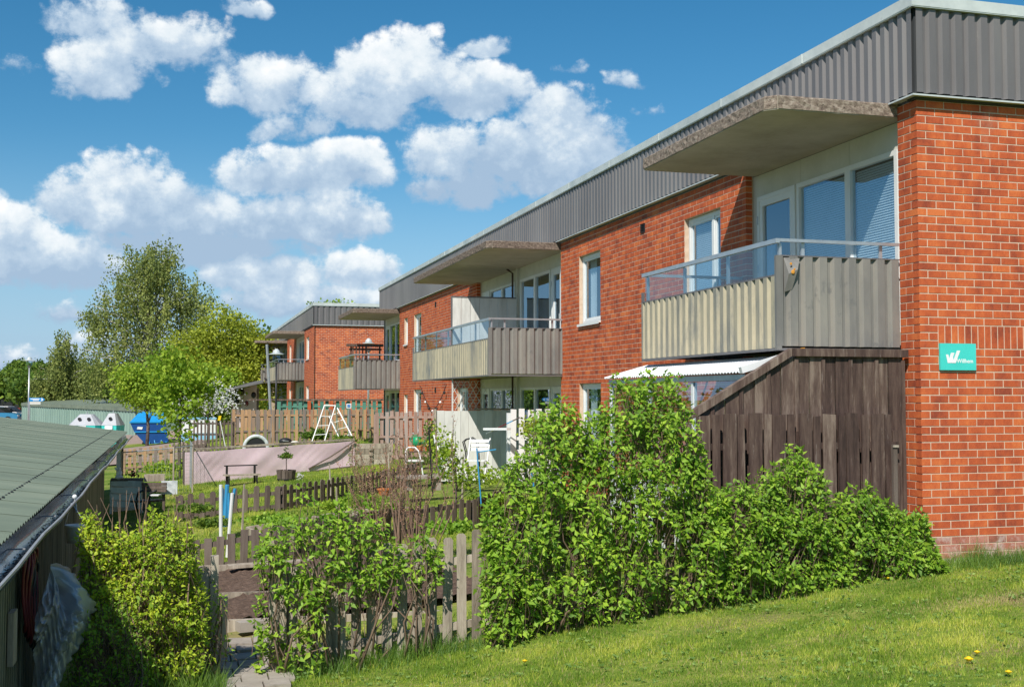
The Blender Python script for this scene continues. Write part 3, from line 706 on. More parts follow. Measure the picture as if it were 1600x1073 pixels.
mb = MB(); mb.box(XW-.06, 27.76, -.05, XW+.02, 27.84, 5.07); mb.build('party_wall_strip', M['offwhite'], house); mb = MB(); mb.tube([(XW-.1, 28.0, 0), (XW-.1, 28.0, 4.95), (XW-.25, 28.0, 5.05)], .025, 8); mb.build('downpipe', M['darkwood'], house)

def canopy(h_, y0, y1, xo, xi, z0, z1, ch=.11, zo=0):
    z0 += zo; z1 += zo
    P = [(xi, y0), (xo+ch, y0), (xo, y0+ch), (xo, y1-ch*.4), (xo+ch*.4, y1), (xi, y1)]
    mb = MB(); mb.prism([(x, y, z0) for x, y in P], (0,0,0), (0,0,z1-z0))
    c = mb.build('canopy', M['concrete'], h_)
    em = MB(); n = len(P); t = .012
    cx = xi; cy = (y0+y1)/2
    for k in range(n-1):
        a, b_ = Vector((*P[k], 0)), Vector((*P[k+1], 0)); d = (b_-a).normalized(); nrm = Vector((d.y, -d.x, 0))
        if nrm.dot(Vector(((a.x+b_.x)/2-cx-.5, (a.y+b_.y)/2-cy, 0))) < 0: nrm = -nrm
        L_ = (b_-a).length; m_ = max(1, int(L_/.08)); V = []; F = []
        for q in range(m_+1):
            for r in range(4):
                p = a+d*(L_*q/m_)+nrm*(t+random.uniform(-.006, .006)); V.append((p.x, p.y, z0+.010+(z1-z0-.012)*r/3+(random.uniform(-.008,.006) if r == 3 else 0)))
        for q in range(m_):
            for r in range(3): F.append((q*4+r, (q+1)*4+r, (q+1)*4+r+1, q*4+r+1))
        V2 = [(v[0]-nrm.x*t, v[1]-nrm.y*t, z1+.012) for v in V[3::4]]; base = len(V); V += V2
        for q in range(m_): F.append((q*4+3, (q+1)*4+3, base+q+1, base+q))
        em.add(V, F)
    em.build('canopy_edge', M['conc_edge'], c)
    return c
canopy(house, 11.69, 15.40, 6.31, XW-.001, 5.075, 5.225)
canopy(house, 24.11, 32.25, 6.30, XW-.001, 5.05, 5.20)
canopy(house, 43.46, 47.60, 6.20, XW-.001, 5.02, 5.17)

def balcony(h_, y0, y1, xo, xi=X0, zb=2.40, long_top=3.20, end_top=3.42, rail=3.62, zo=0, divider=None, posts=4, yl=None, glass=True):
    zb += zo; long_top += zo; end_top += zo; rail += zo
    mb = MB(); mb.box(xo+.06, y0+.05, zb+.05, XW if xi == X0 else xi+.1, y1-.05, zb+.2)
    b = mb.build('balcony', M['concrete'], h_)
    # cladding sheets
    L_ = y1-y0; w = .185*6; a = y0+.03
    while a < y1-.03:
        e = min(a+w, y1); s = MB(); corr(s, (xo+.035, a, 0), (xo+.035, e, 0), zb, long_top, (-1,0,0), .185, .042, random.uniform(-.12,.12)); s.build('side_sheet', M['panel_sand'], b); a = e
    a = xo+.04; 
    while a < xi-.03:
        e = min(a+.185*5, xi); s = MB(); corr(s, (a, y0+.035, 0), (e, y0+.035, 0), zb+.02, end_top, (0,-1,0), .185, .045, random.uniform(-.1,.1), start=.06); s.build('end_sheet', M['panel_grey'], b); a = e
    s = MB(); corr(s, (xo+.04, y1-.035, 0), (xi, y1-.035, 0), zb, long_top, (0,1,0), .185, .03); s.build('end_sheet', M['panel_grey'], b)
    # corner post, edge trims
    t = MB(); t.box(xo-.012, y0-.012, zb-.02, xo+.05, y0+.03, end_top+.01); t.build('corner_post', M['panel_grey'], b)
    t = MB(); t.box(xo-.004, y0+.031, long_top, xo+.05, y1, long_top+.02); t.box(xo+.051, y0-.003, end_top, xi, y0+.05, end_top+.015); t.box(xo-.01, y0-.01, zb-.03, xi, y0+.05, zb-.002); t.box(xo-.01, y0+.051, zb-.03, xo+.05, y1, zb-.002)
    t.box(xo-.006, y1-.03, zb, xo+.03, y1+.012, long_top+.15)
    t.build('edge_trim', M['fascia'], b)
    # handrail and posts
    t = MB(); r = .022
    t.box(xo-.005, y0, rail-.05, xo+.045, y1, rail); t.box(xo+.046, y0, rail-.035, xi, y0+.04, rail); t.box(xo+.046, y1-.04, rail-.04, xi, y1, rail); t.build('handrail', M['alu'], b)
    n = max(2, int(L_/1.25)); 
    for k in range(n+1):
        yy = y0+.06+(L_-.12)*k/n; p = MB(); p.box(xo+.055, yy-.022, zb+.2, xo+.085, yy+.022, rail-.05); p.build('rail_post', M['alu'], b)
    for xx in (xo+.36, xi-.21): p = MB(); p.box(xx-.02, y0+.051, zb+.2, xx+.02, y0+.08, rail-.035); p.build('rail_post', M['alu'], b)
    if glass:
        for k in range(n):
            ya = y0+.06+(L_-.12)*k/n+.006; yb = y0+.06+(L_-.12)*(k+1)/n-.006
            q = MB(); q.box(xo+.02, ya, long_top-.02, xo+.026, yb, rail-.05); q.build('glass_pane', M['glass_rail'], b)
    if divider:
        dm_top = divider[1]+zo
        for k in range(7):
            xa = xo+.02+k*(xi-xo-.02)/7; p = MB(); p.box(xa+.004, divider[0], zb+.2, xa+(xi-xo-.02)/7-.004, divider[0]+.02, dm_top, random.uniform(-.15,.15)); p.build('divider_board', M['whitewood'], b)
        p = MB(); p.box(xo, divider[0]-.012, zb+.2, xo+.03, divider[0]+.03, dm_top+.03); p.box(xo+.031, divider[0]-.01, dm_top, xi, divider[0]+.03, dm_top+.03); p.build('divider_frame', M['fascia'], b)
    return b
b1 = balcony(house, 11.68, 15.62, 6.38)
mb = MB(); mb.add([(6.47, 11.69, 3.41), (6.66, 11.67, 3.405), (6.60, 11.60, 3.27), (6.56, 11.665, 3.05), (6.47, 11.675, 3.02), (6.50, 11.62, 3.22)], [(0,5,2,1), (0,4,3,5), (5,3,2)]); mb.build('bent_flap', M['panel_grey'], b1)
mb = MB(); mb.sphere((6.545, 11.61, 3.24), .025, 6, 4, sc=(1,.3,1)); mb.sphere((6.52, 11.61, 3.33), .016, 6, 4, sc=(1,.3,1)); mb.sphere((6.565, 11.61, 3.27), .014, 6, 4, sc=(1,.3,1)); mb.build('rust_spot', M['rust'], b1)
balcony(house, 24.0, 32.4, 6.31, zb=2.34, long_top=3.10, end_top=3.33, rail=3.55, divider=(27.6, 4.28))
balcony(house, 43.3, 47.65, 6.22, zb=2.18, long_top=3.0, end_top=3.24, rail=3.48)

# ------------------------------------------------------------------ second building, 14 m beyond the first
GU = .45                                             # its ground stands higher
X2 = 6.81; Y2 = 61.85
house2 = thing('row_house', 'far red brick row house whose gable end faces the camera', 'building', (X2, Y2, GU))
W2f = Wall('X', X2, house2, GU); W2g = Wall('Y', Y2, house2, GU)
S2a = (Y2+.0, 67.0); S2b = (72.8, 78.0); S2c = (85.6, 95.0)
h2 = [(64.6, 65.9, *hz(3.5, 4.8)), (64.6, 65.9, *hz(.6, 2.05)), (75.2, 76.3, *hz(3.6, 4.75)), (75.2, 76.3, *hz(.8, 1.98))]
for sct in (S2a, S2b, S2c): W2f.body(sct[0]+(.1 if sct is S2a else 0), sct[1], -.6, TOP, h2)
W2g.body(X2+.008, 17, -.6, TOP, [])
stuff = MB()
for sct in (S2a, S2b):
    for (a, b_, za, zb, i) in brick_list(*sct, .3, TOP, h2): W2f.bx(stuff, a, b_, za, zb, -.05, 0, brick_tone()*1.3)
for (a, b_, za, zb, i) in brick_list(X2, 11.5, -.2, TOP, []): W2g.bx(stuff, a, b_, za, zb, -.05, 0, brick_tone()*1.3)
stuff.build('brickwork', M['brick'], house2, kind='stuff')
def win2(y0, y1, z0, z1, X=X2): return window(house2, y0, y1, z0, z1, X=X, blind=False, curtain=True, zo=GU)
for q in h2: win2(*q)
def shift(fn, *a, **k): return fn(*a, **k)
for ya, yb in ((67.0, 72.8), (78.0, 85.6)):
    for zz, zt in ((2.60, 5.07), (-.05, 2.36)):
        m_ = (ya+yb)/2
        recess(house2, ya, yb, zz, zt, [(ya+.3, ya+1.2, 'door'), (ya+1.3, ya+2.6, 'wint'), (ya+2.8, ya+4.0, 'wint')], X=X2+.12, zo=GU)
fascia_run(house2, (X2-FO, Y2-FO, 0), (X2-FO, 95, 0), (-1,0,0), FZ0+GU, 6.24+GU, sheet=12)
fascia_run(house2, (X2-FO, Y2-FO, 0), (17, Y2-FO, 0), (0,-1,0), FZ0+GU, 6.24+GU, pitch=.30, sheet=4)
cap_run(house2, (X2-.095, Y2-.095, 0), (X2-.095, 95, 0), (-1,0,0), 6.24+GU, 6.40+GU)
cap_run(house2, (X2-.107, Y2-.095, 0), (17, Y2-.095, 0), (0,-1,0), 6.24+GU, 6.40+GU)
mb = MB(); mb.box(X2-.03, Y2-.03, TOP+GU+.002, 17, 95, 6.235+GU); mb.build('fascia_backing', M['dark'], house2)
mb = MB(); mb.box(X2-.11, Y2-.11, TOP+GU+.01, 17, Y2, TOP+GU+.05); mb.build('drip_flashing', M['cap'], house2)
mb = MB(); mb.box(8.0, Y2+.13, -.5, 8.1, 95, TOP+GU); mb.box(16.9, Y2, -.5, 17, 95, TOP+GU); mb.box(X2+.13, 94.8, -.5, 17, 95, TOP+GU); mb.build('inner_wall', M['interior'], house2)
canopy(house2, 67.0, 72.9, 5.05, X2+.119, 5.02, 5.17, zo=GU)
canopy(house2, 78.0, 85.7, 4.75, X2+.119, 5.0, 5.15, zo=GU)
balcony(house2, 67.0, 72.9, 5.30, xi=X2, zb=2.42, long_top=3.2, end_top=3.38, rail=3.60, zo=GU)
balcony(house2, 78.0, 85.6, 5.15, xi=X2, zb=2.42, long_top=3.2, end_top=3.38, rail=3.60, zo=GU, divider=(81.6, 4.3))

# ------------------------------------------------------------------ fences
BOARD_CACHE = {}
def board_mesh(name, w, h, th, top, matn, var):
    key = (name, round(w,3), round(h,2), th, top, matn, var)
    if key in BOARD_CACHE: return BOARD_CACHE[key]
    mb = MB(); r = random.Random(var*77+int(w*1000)); hh = h+r.uniform(-.012, .012)
    if top == 'round': prof = [(-w/2, 0), (w/2, 0), (w/2, hh-w*.45), (w*.35, hh-w*.12), (0, hh), (-w*.35, hh-w*.12), (-w/2, hh-w*.45)]
    elif top == 'dog': prof = [(-w/2, 0), (w/2, 0), (w/2, hh-w*.25), (w*.25, hh), (-w*.25, hh), (-w/2, hh-w*.25)]
    elif top == 'slant': prof = [(-w/2, 0), (w/2, 0), (w/2, hh-w*.5), (-w/2, hh)]
    else: prof = [(-w/2+r.uniform(0,.004), 0), (w/2-r.uniform(0,.004), 0), (w/2, hh+r.uniform(-.006,.006)), (-w/2, hh+r.uniform(-.006,.006))]
    mb.prism([(x, -th/2, z) for x, z in prof], (0,0,0), (0,th,0), r.uniform(-.22, .22)); m_ = mb.mesh(name, M[matn]); BOARD_CACHE[key] = m_; return m_
def fence(label, pts, h, bw=.09, gap=.05, th=.018, mt='greywood', rails=(.18, .72), post=1.8, top='flat', name='picket_fence', bname='picket', cat='fence', group=None, zf=None, jit=.012, double=False, rail_w=.045, rail_h=.07, widths=None, post_h=None, lean=0., level=False, skip=0.):
    zf = zf or g
    p0 = pts[0]; F_ = thing(name, label, cat, (p0[0], p0[1], zf(*p0)), group)
    carry = 0
    for s in range(len(pts)-1):
        p, q = Vector(pts[s]), Vector(pts[s+1]); d = q-p; L_ = d.length; d.normalize(); ang = math.atan2(d.y, d.x); nr = Vector((d.y, -d.x))
        a = bw/2; k = 0
        while a < L_:
            w = bw if not widths else widths[k % len(widths)]
            if random.random() >= skip:
                side = (-1 if (double and k % 2) else 1)*(th/2+rail_w/2+.001)
                c = p+d*a+nr*side; z = (zf(c.x, c.y) if not level else level)+random.uniform(.0, .02)
                me_ = board_mesh(bname, w, h, th, top, mt, random.randint(0, 4))
                inst(bname, me_, F_, (c.x, c.y, z+random.uniform(-jit, jit)), (random.uniform(-.012,.012), random.uniform(-1,1)*(.012+lean), ang+random.uniform(-.02,.02)))
            nw = w if not widths else widths[(k+1) % len(widths)]
            a += w/2+gap+nw/2; k += 1
        za = level or zf(p.x, p.y); zb = level or zf(q.x, q.y)
        n = max(1, int(round(L_/post)))
        for rz in rails:
            for j in range(n):
                u = p+d*(L_*j/n); v = p+d*(L_*(j+1)/n); m_ = MB()
                m_.beam((u.x, u.y, (level or zf(u.x,u.y))+h*rz), (v.x, v.y, (level or zf(v.x,v.y))+h*rz), rail_w, rail_h, tone=random.uniform(-.2,.1)); m_.build('rail', M[mt], F_)
        for j in range(n+1):
            c = p+d*(L_*j/n)-nr*(rail_w/2+.045); m_ = MB(); zz = level or zf(c.x, c.y); hp = post_h or h*.96
            m_.box(c.x-.04, c.y-.04, zz-.2, c.x+.04, c.y+.04, zz+hp, random.uniform(-.3, 0)); m_.build('post', M[mt], F_)
    return F_
# near fence along the lawn, with a gap for the garden gate
gl = lambda x, y: g(x, 11.0)-.02
fence('low grey picket fence along the lawn behind the left lilac', [(1.45, 11.22), (3.1, 11.22)], 1.08, .092, .055, .02, 'greywood', (.16, .74), 1.5, 'dog', zf=gl, jit=.025)
fence('grey picket fence half hidden behind the tall lilac', [(3.2, 11.22), (5.3, 11.22)], 1.1, .092, .055, .02, 'greywood', (.16, .74), 1.5, 'dog', zf=gl, jit=.03)
fence('short grey picket fence under the yellow-green bush by the shed', [(-.78, 11.2), (.32, 11.2)], 1.02, .12, .07, .022, 'greywood', (.14, .72), 1.1, 'round', zf=gl, jit=.03)
t = thing('gate_post', 'stout weathered post left of the garden gateway with a lower board fixed to it', 'post', (.36, 11.15, g(.36,11.15)))
mb = MB(); mb.box(.30, 11.12, -.8, .37, 11.20, .40); mb.build('post', M['greywood'], t); mb = MB(); mb.box(.375, 11.15, -.53, .455, 11.185, .02); mb.build('board', M['greywood'], t)
t = thing('gate_post', 'pale gateway post at the left edge of the small lilac', 'post', (.9, 11.15, g(.9,11.15)))
mb = MB(); mb.box(.83, 11.10, -.8, .91, 11.17, .38); mb.build('post', M['greywood'], t); mb = MB(); mb.box(.915, 11.12, -.75, .985, 11.16, .33); mb.build('board', M['greywood'], t); mb = MB(); mb.box(.86, 11.085, -.48, .93, 11.10, -.455); mb.build('latch', M['black'], t)
fence('thin grey picket run between gateway post and lilac stems', [(1.02, 11.22), (1.42, 11.22)], .95, .10, .07, .02, 'greywood', (.2, .75), .5, 'flat', zf=gl)
# dark boarded screen below the near balcony
t = thing('board_screen', 'tall dark brown board screen under the near balcony with a sloping top', 'fence', (7.8, 11.5, 0))
def topz(x): return 2.30 if x > 6.46 else 2.30-(6.46-x)*.525
x = 5.34; k = 0
while x < 7.86:
    w = [.17, .15, .19, .16][k % 4]; a, b_ = x, min(x+w, 7.88); mb = MB(); yo = 11.505+(k % 2)*.012
    mb.prism([(a, yo, -.2), (b_-.008, yo, -.2), (b_-.008, yo, topz(b_)), (a, yo, topz(a))], (0,0,0), (0,.02,0), random.uniform(-.15,.25)); mb.build('board', M['darkwood'], t)
    if k % 2 == 0: mb = MB(); mb.box(b_-.035, yo-.016, -.2, b_+.01, yo-.0005, topz(b_)-.03, random.uniform(-.2,.3)); mb.build('batten', M['darkwood'], t)
    x += w; k += 1
mb = MB(); mb.box(6.44, 11.46, 2.30, 7.90, 11.54, 2.385); mb.build('cap_rail', M['darkwood'], t)
mb = MB(); mb.prism([(5.24, 11.46, 1.70), (5.24, 11.46, 1.61), (6.435, 11.46, 2.30), (6.435, 11.46, 2.385)], (0,0,0), (0,.09,0), .2); mb.build('sloping_cap', M['darkwood'], t)
fence('dark brown wooden fence of wide and narrow boards beside the brick pier', [(5.25, 11.40), (7.70, 11.40)], 1.68, .15, .03, .022, 'darkwood', (.25, .80), 1.3, 'flat', name='board_fence', bname='board', widths=[.155, .085], level=-.02, jit=.015, post_h=1.5)
t = thing('old_hinge_post', 'short rusty brown stub post before the dark fence', 'post', (7.62, 11.33, 0)); mb = MB(); mb.box(7.58, 11.30, .0, 7.63, 11.345, 1.33); mb.build('post', M['brownwood'], t); mb = MB(); mb.box(7.57, 11.285, 1.30, 7.64, 11.299, 1.325); mb.build('strap', M['greywood'], t)

# lean-to with white corrugated roof
t = thing('lean_to', 'garden lean-to with white corrugated roof and glazed front under the near balcony', 'lean-to', (6.5, 13.5, 0))
for k in range(5):
    ya = 11.68+k*.86; yb = ya+.855; V=[];F=[]; n = 22
    for q in range(n+1):
        yy = ya+(yb-ya)*q/n; dz = .012*math.cos(q*math.pi)
        for xx, zz in ((7.93, 2.335), (6.6, 2.315), (5.93, 2.13)): V.append((xx, yy, zz-(.0 if xx > 7 else 0)+dz-(.02 if xx == 7.93 else 0)))
        for xx, zz in ((7.93, 2.335), (6.6, 2.315), (5.93, 2.13)): V.append((xx, yy, zz+dz-.006-(.02 if xx == 7.93 else 0)))
    for q in range(n):
        b0 = q*6; b1_ = (q+1)*6
        F += [(b0,b1_,b1_+1,b0+1),(b0+1,b1_+1,b1_+2,b0+2),(b0+3,b0+4,b1_+4,b1_+3),(b0+4,b0+5,b1_+5,b1_+4),(b0+2,b1_+2,b1_+5,b0+5)]
    mb = MB(); mb.add(V, F); mb.build('roof_sheet', M['roofwhite'], t)
mb = MB(); mb.beam((6.62, 11.63, 2.355), (5.90, 11.63, 2.145), .07, .07); mb.build('barge_board', M['white'], t)
mb = MB(); mb.obox((6.63, 11.62, 2.37), (.035,0,.01), (0,.04,0), (0,0,.02)); mb.build('rusty_end', M['rust'], t)
mb = MB(); mb.box(5.99, 11.7, 2.04, 6.05, 15.95, 2.105); mb.build('eave_beam', M['alu'], t)
for yy in (11.75, 13.1, 14.5, 15.9): mb = MB(); mb.box(5.995, yy-.03, -.1, 6.05, yy+.03, 2.035); mb.build('post', M['white'], t)
for ya, yb in ((11.78, 13.07), (13.13, 14.47), (14.53, 15.87)): mb = MB(); mb.box(6.01, ya, .75, 6.016, yb, 2.035); mb.build('glass_pane', M['glass'], t); mb = MB(); mb.box(6.0, ya, -.1, 6.03, yb, .745); mb.build('lower_panel', M['white'], t)

# sign on the gable wall
t = thing('wall_sign', 'small turquoise landlord sign with white emblem screwed to the brick wall', 'sign', (8.425, YG-.02, 2.29))
M['turq'] = plain('turquoise_enamel', (.06, .60, .53), .3, obj_rand=0); M['signwhite'] = plain('sign_white', (.85,.85,.85), .4, obj_rand=0)
mb = MB(); mb.box(8.192, YG-.030, 2.155, 8.660, YG-.0035, 2.455); mb.build('plate', M['turq'], t)
mb = MB(); yy = YG-.0315
def para(x, z, w, h, sl):
    global yy
    yy -= .0006; mb.prism([(x, yy, z), (x+w, yy, z), (x+w+sl, yy, z+h), (x+sl, yy, z+h)], (0,0,0), (0,.001,0))
para(8.285, 2.235, .032, .095, -.022); para(8.285, 2.235, .045, .115, .045)
para(8.335, 2.235, .032, .095, -.018); para(8.345, 2.235, .045, .14, .06)
mb.build('emblem', M['signwhite'], t)
def text(s, size, loc, rot, mt, parent, name='lettering', bold=.0):
    c = bpy.data.curves.new(name, 'FONT'); c.body = s; c.size = size; c.extrude = .0006; c.align_x = 'CENTER'; c.offset = bold
    o = bpy.data.objects.new(name, c); link(o); bpy.context.view_layer.update()
    dg = bpy.context.evaluated_depsgraph_get(); me_ = bpy.data.meshes.new_from_object(o.evaluated_get(dg)); bpy.data.objects.remove(o)
    me_.materials.clear(); me_.materials.append(mt); return inst(name, me_, parent, loc, rot)
text('Willhem', .062, (8.512, YG-.0315, 2.238), (math.pi/2, 0, 0), M['signwhite'], t, bold=.001)

# ------------------------------------------------------------------ pixel-free layout helper: a point seen from the eye at a given depth
_a = math.radians(15.863); _p = math.radians(2.675)
_fw = Vector((math.sin(_a)*math.cos(_p), math.cos(_a)*math.cos(_p), math.sin(_p))); _rt = Vector((math.cos(_a), -math.sin(_a), 0)); _up = _rt.cross(_fw)
def at(x, y, D): return Vector((0,0,1.84))+(_fw+_rt*((x-800)/1830)-_up*((y-536.5)/1830))*D
def gpt(x, y):                                       # where that sight line meets the ground
    D = 3.
    while D < 300:
        p = at(x, y, D)
        if p.z <= g(p.x, p.y): return p
        D *= 1.01
    return p
def proj(P):
    d = P-np.array([0,0,1.84]); fw = np.array(_fw); rt = np.array(_rt); up = np.array(_up); z = d@fw
    return 800+1830*(d@rt)/z, 536.5-1830*(d@up)/z, z

# ------------------------------------------------------------------ left shed
SA = math.radians(.61)                               # it stands a hair off square
def sy(x, y): return (x-math.sin(SA)*y, y)
t = thing('garden_shed', 'long low shed on the left with green corrugated roof and dark board wall', 'shed', (-1.2, 12, -1))
def eaveX(y): return -.80-math.sin(SA)*y*1.0-.0
XEV = lambda y: -1.006-(y-7.5)*.0106
def roofz(x, y): return .955+.125*(XEV(y)-x)
y = 2.0; k = 0
while y < 31.9:
    for (xa, xb) in ((-.02, -2.3), (-2.26, -5.6)):
        V=[];F=[]; n = 14; lift = .006 if xa < -1 else 0
        for q in range(n+1):
            yy = y+1.06*q/n; dz = .011*math.cos(2*math.pi*q/2/1.0) if q % 2 else -.006
            dz = .012 if q % 2 == 0 else -.010
            for m_ in (0, 1): xx = XEV(yy)+(xa if m_ == 0 else xb); V += [(xx, yy, roofz(xx, yy)+dz+lift)]
            for m_ in (0, 1): xx = XEV(yy)+(xa if m_ == 0 else xb); V += [(xx, yy, roofz(xx, yy)+dz+lift-.005)]
        for q in range(n): b0=q*4; b1_=b0+4; F += [(b0, b1_, b1_+1, b0+1), (b0+2, b0+3, b1_+3, b1_+2), (b0, b0+2, b1_+2, b1_)]
        mb = MB(); mb.add(V, F, random.uniform(-.10,.10)); 
        if 'roofgreen' not in M: M['roofgreen'] = mat('green_roof_sheet', [(.125,.155,.115),(.17,.205,.15),(.22,.25,.185)], scale=1.0, stretch=(.35,1.6,1), rough=.55, spec=.4, bump=.08, coord='World', fine=.3, wear=(.24,.26,.19), wear_scale=3, wear_pos=(.60,.78), wear_stretch=(.4,2.2,1))
        mb.build('roof_sheet', M['roofgreen'], t)
    y += 1.05; k += 1
mb = MB()
for k in range(150): yy = 2.1+k*.195; xx = XEV(yy)-.37; mb.box(xx-.008, yy-.02, roofz(xx, yy)-.004, xx+.008, yy+.02, roofz(xx, yy)+.018)
mb.build('roof_screws', M['black'], t, kind='stuff')
# gutter
M['gutter'] = mat('dark_wet_gutter', [(.018,.024,.04),(.035,.05,.085)], scale=5, rough=.18, spec=.8, bump=.3, coord='World', bscale=12)
M['gutter_rim'] = mat('grey_gutter_rim', [(.22,.23,.24),(.34,.35,.36)], scale=4, rough=.4, coord='World', bump=.05)
V=[];F=[]; n = 40; prof = [(-.075, .07), (-.07, .0), (-.035, -.035), (.02, -.035), (.06, -.005), (.07, .035)]
for q in range(n+1):
    yy = 2+30.7*q/n; sag = .012*math.sin(yy*.9)+.008*math.sin(yy*2.3)
    for (dx, dz) in prof: V.append((XEV(yy)+.03+dx*1.2, yy, .82+dz*1.2+sag))
for q in range(n):
    for r in range(5): b0 = q*6+r; F.append((b0, b0+1, b0+7, b0+6))
mb = MB(); mb.add(V, F); mb.build('gutter', M['gutter'], t, smooth=True)
mb = MB(); mb.tube([(XEV(2+30.7*q/n)+.116, 2+30.7*q/n, .865+.012*math.sin((2+30.7*q/n)*.9)+.008*math.sin((2+30.7*q/n)*2.3)) for q in range(n+1)], .013, 6); mb.build('gutter_rim', M['gutter_rim'], t)
mb = MB(); mb.box(XEV(14)-.19, 2, .76, XEV(14)-.16, 23.5, .93); mb.build('fascia_board', M['darkwood'], t)
for q in range(9):
    yy = 6.1+q*2.25; mb = MB(); mb.box(XEV(yy)-.12, yy-.006, .845, XEV(yy)+.055, yy+.006, .855); mb.build('gutter_bracket', M['gutter_rim'], t)
# litter in the gutter
mb = MB()
for q in range(420): yy = random.uniform(5.5, 15); xx = XEV(yy)+.02+random.uniform(-.045,.045); a_ = random.uniform(0, 6); s_ = random.uniform(.008,.02); mb.add([(xx-s_*math.cos(a_), yy-s_*math.sin(a_), 0.790), (xx+s_*math.sin(a_)*.4, yy-s_*math.cos(a_)*.4, 0.800), (xx+s_*math.cos(a_), yy+s_*math.sin(a_), 0.797)], [(0,1,2)])
mb.build('leaf_litter', M['black'], t, kind='stuff')
# wall boards
M['shedwall'] = mat('green_brown_board_wall', [(.10,.10,.065),(.17,.16,.105),(.26,.25,.18)], scale=3, stretch=(6,6,.6), rough=.85, bump=.3, obj_rand=.25)
bms = []
for v_ in range(5): mb = MB(); mb.box(-.012, -.060, 0, .012, .060, 2.05, [.01,.12,-.15,.2,-.1][v_]); bms.append(mb.mesh('wall_board', M['shedwall']))
bm2 = []
for v_ in range(3): mb = MB(); mb.box(-.009, -.02, 0, .009, .02, 2.05, [.01,.15,-.2][v_]); bm2.append(mb.mesh('batten', M['shedwall']))
y = 3.0
while y < 23.5:
    inst('wall_board', bms[random.randint(0,4)], t, (XEV(y)-.17, y, -1.25), (0,0,random.uniform(-.01,.01)))
    if y < 16: inst('batten', bm2[random.randint(0,2)], t, (XEV(y)-.148, y+.0625, -1.25))
    y += .125
mb = MB(); mb.box(-5.5, 23.45, -1.3, XEV(23.5)-.18, 23.55, .95); mb.build('end_wall', M['shedwall'], t)
mb = MB(); mb.box(-5.5, 3.0, -1.3, XEV(3)-.19, 3.1, .95); mb.build('end_wall', M['shedwall'], t)
for (px, yy) in ((178, 30.6), (196, 32.1)): mb = MB(); mb.box(XEV(yy)-.21, yy-.055, -1.1, XEV(yy)-.10, yy+.055, .90); mb.build('porch_post', M['white'] if px == 178 else M['darkwood'], t)
mb = MB(); mb.box(-5.3, 31.9, -1.1, -3.0, 32.0, 1.0); mb.build('back_panel', M['turq'], t)
# things on and by the shed wall
t = thing('garden_hose', 'red and black coiled garden hose hanging on the shed wall', 'hose', (-1.13, 9.9, .7))
for (r0, dz, mt_, k) in ((.0, 0, 'hose_red', 0), (.03, -.04, 'black', 1), (.05, .02, 'hose_red', 2), (.02, -.10, 'black', 3)):
    if 'hose_red' not in M: M['hose_red'] = plain('red_hose_rubber', (.14,.02,.025), .4, obj_rand=0)
    for m_ in range(3):
        pts = []
        for q in range(25):
            a_ = 2*math.pi*q/24; pts.append((-1.10+.018*m_+.01*math.sin(q), 9.65+k*.07+m_*.035+(.14+r0)*math.sin(a_)*(1 if math.cos(a_) > 0 else .8), .50+dz-.05*m_+.26*math.cos(a_)-(.17 if math.cos(a_) < 0 else 0)*abs(math.cos(a_))))
        mb = MB(); mb.tube(pts, .012, 6, cap=False); mb.build('coil', M[mt_], t, smooth=True)
mb = MB(); mb.beam((-1.18, 9.8, .775), (-1.03, 9.8, .775), .03, .03); mb.build('hook', M['alu'], t)
t = thing('bucket', 'white bucket hung from the shed gutter by a wire', 'bucket', (-.89, 11.4, .5))
mb = MB(); mb.lathe((-.89, 11.4, .53), [(0, 0), (.073, 0), (.088, .145), (.095, .148), (.095, .163), (.083, .163), (.068, .015), (0, .015)], 20); mb.build('pail', M['whiteplastic'], t, smooth=True)
mb = MB(); mb.tube([(-.98, 11.4, .69), (-.945, 11.6, .87)], .004, 4); mb.tube([(-.80, 11.4, .69), (-.94, 11.6, .87)], .004, 4); mb.build('handle_wire', M['alu'], t)
mb = MB(); mb.lathe((-.89, 11.4, .53), [(0, .13), (.08, .13)], 14); mb.build('soil_fill', M['soil'], t)
t = thing('gutter_float', 'small rusty ball hook on the gutter above the bucket', 'hook', (-.94, 11.8, .88)); mb = MB(); mb.sphere((-.94, 11.9, .905), .024, 8, 6); mb.build('ball', M['whiteplastic'], t, smooth=True); mb = MB(); mb.tube([(-.94, 11.9, .89), (-.92, 11.88, .76)], .009, 6); mb.build('shank', M['alu'], t)
# plastic sheet bundle
M['plastic'] = None
m_, N_, L_ = newmat('clear_plastic_sheet'); o_ = N_.new('ShaderNodeOutputMaterial'); tr = N_.new('ShaderNodeBsdfTransparent'); tr.inputs[0].default_value = (.86,.88,.90,1); gl_ = N_.new('ShaderNodeBsdfGlossy'); gl_.inputs['Roughness'].default_value = .30; gl_.inputs[0].default_value = (.9,.93,1,1); df = N_.new('ShaderNodeBsdfDiffuse'); df.inputs[0].default_value = (.55,.56,.57,1)
x1 = N_.new('ShaderNodeMixShader'); x1.inputs[0].default_value = .38; L_.new(df.outputs[0], x1.inputs[1]); L_.new(gl_.outputs[0], x1.inputs[2]); x2 = N_.new('ShaderNodeMixShader'); x2.inputs[0].default_value = .44; L_.new(tr.outputs[0], x2.inputs[1]); L_.new(x1.outputs[0], x2.inputs[2]); L_.new(x2.outputs[0], o_.inputs[0]); M['plastic'] = m_
V=[];F=[]; nu, nv = 90, 130
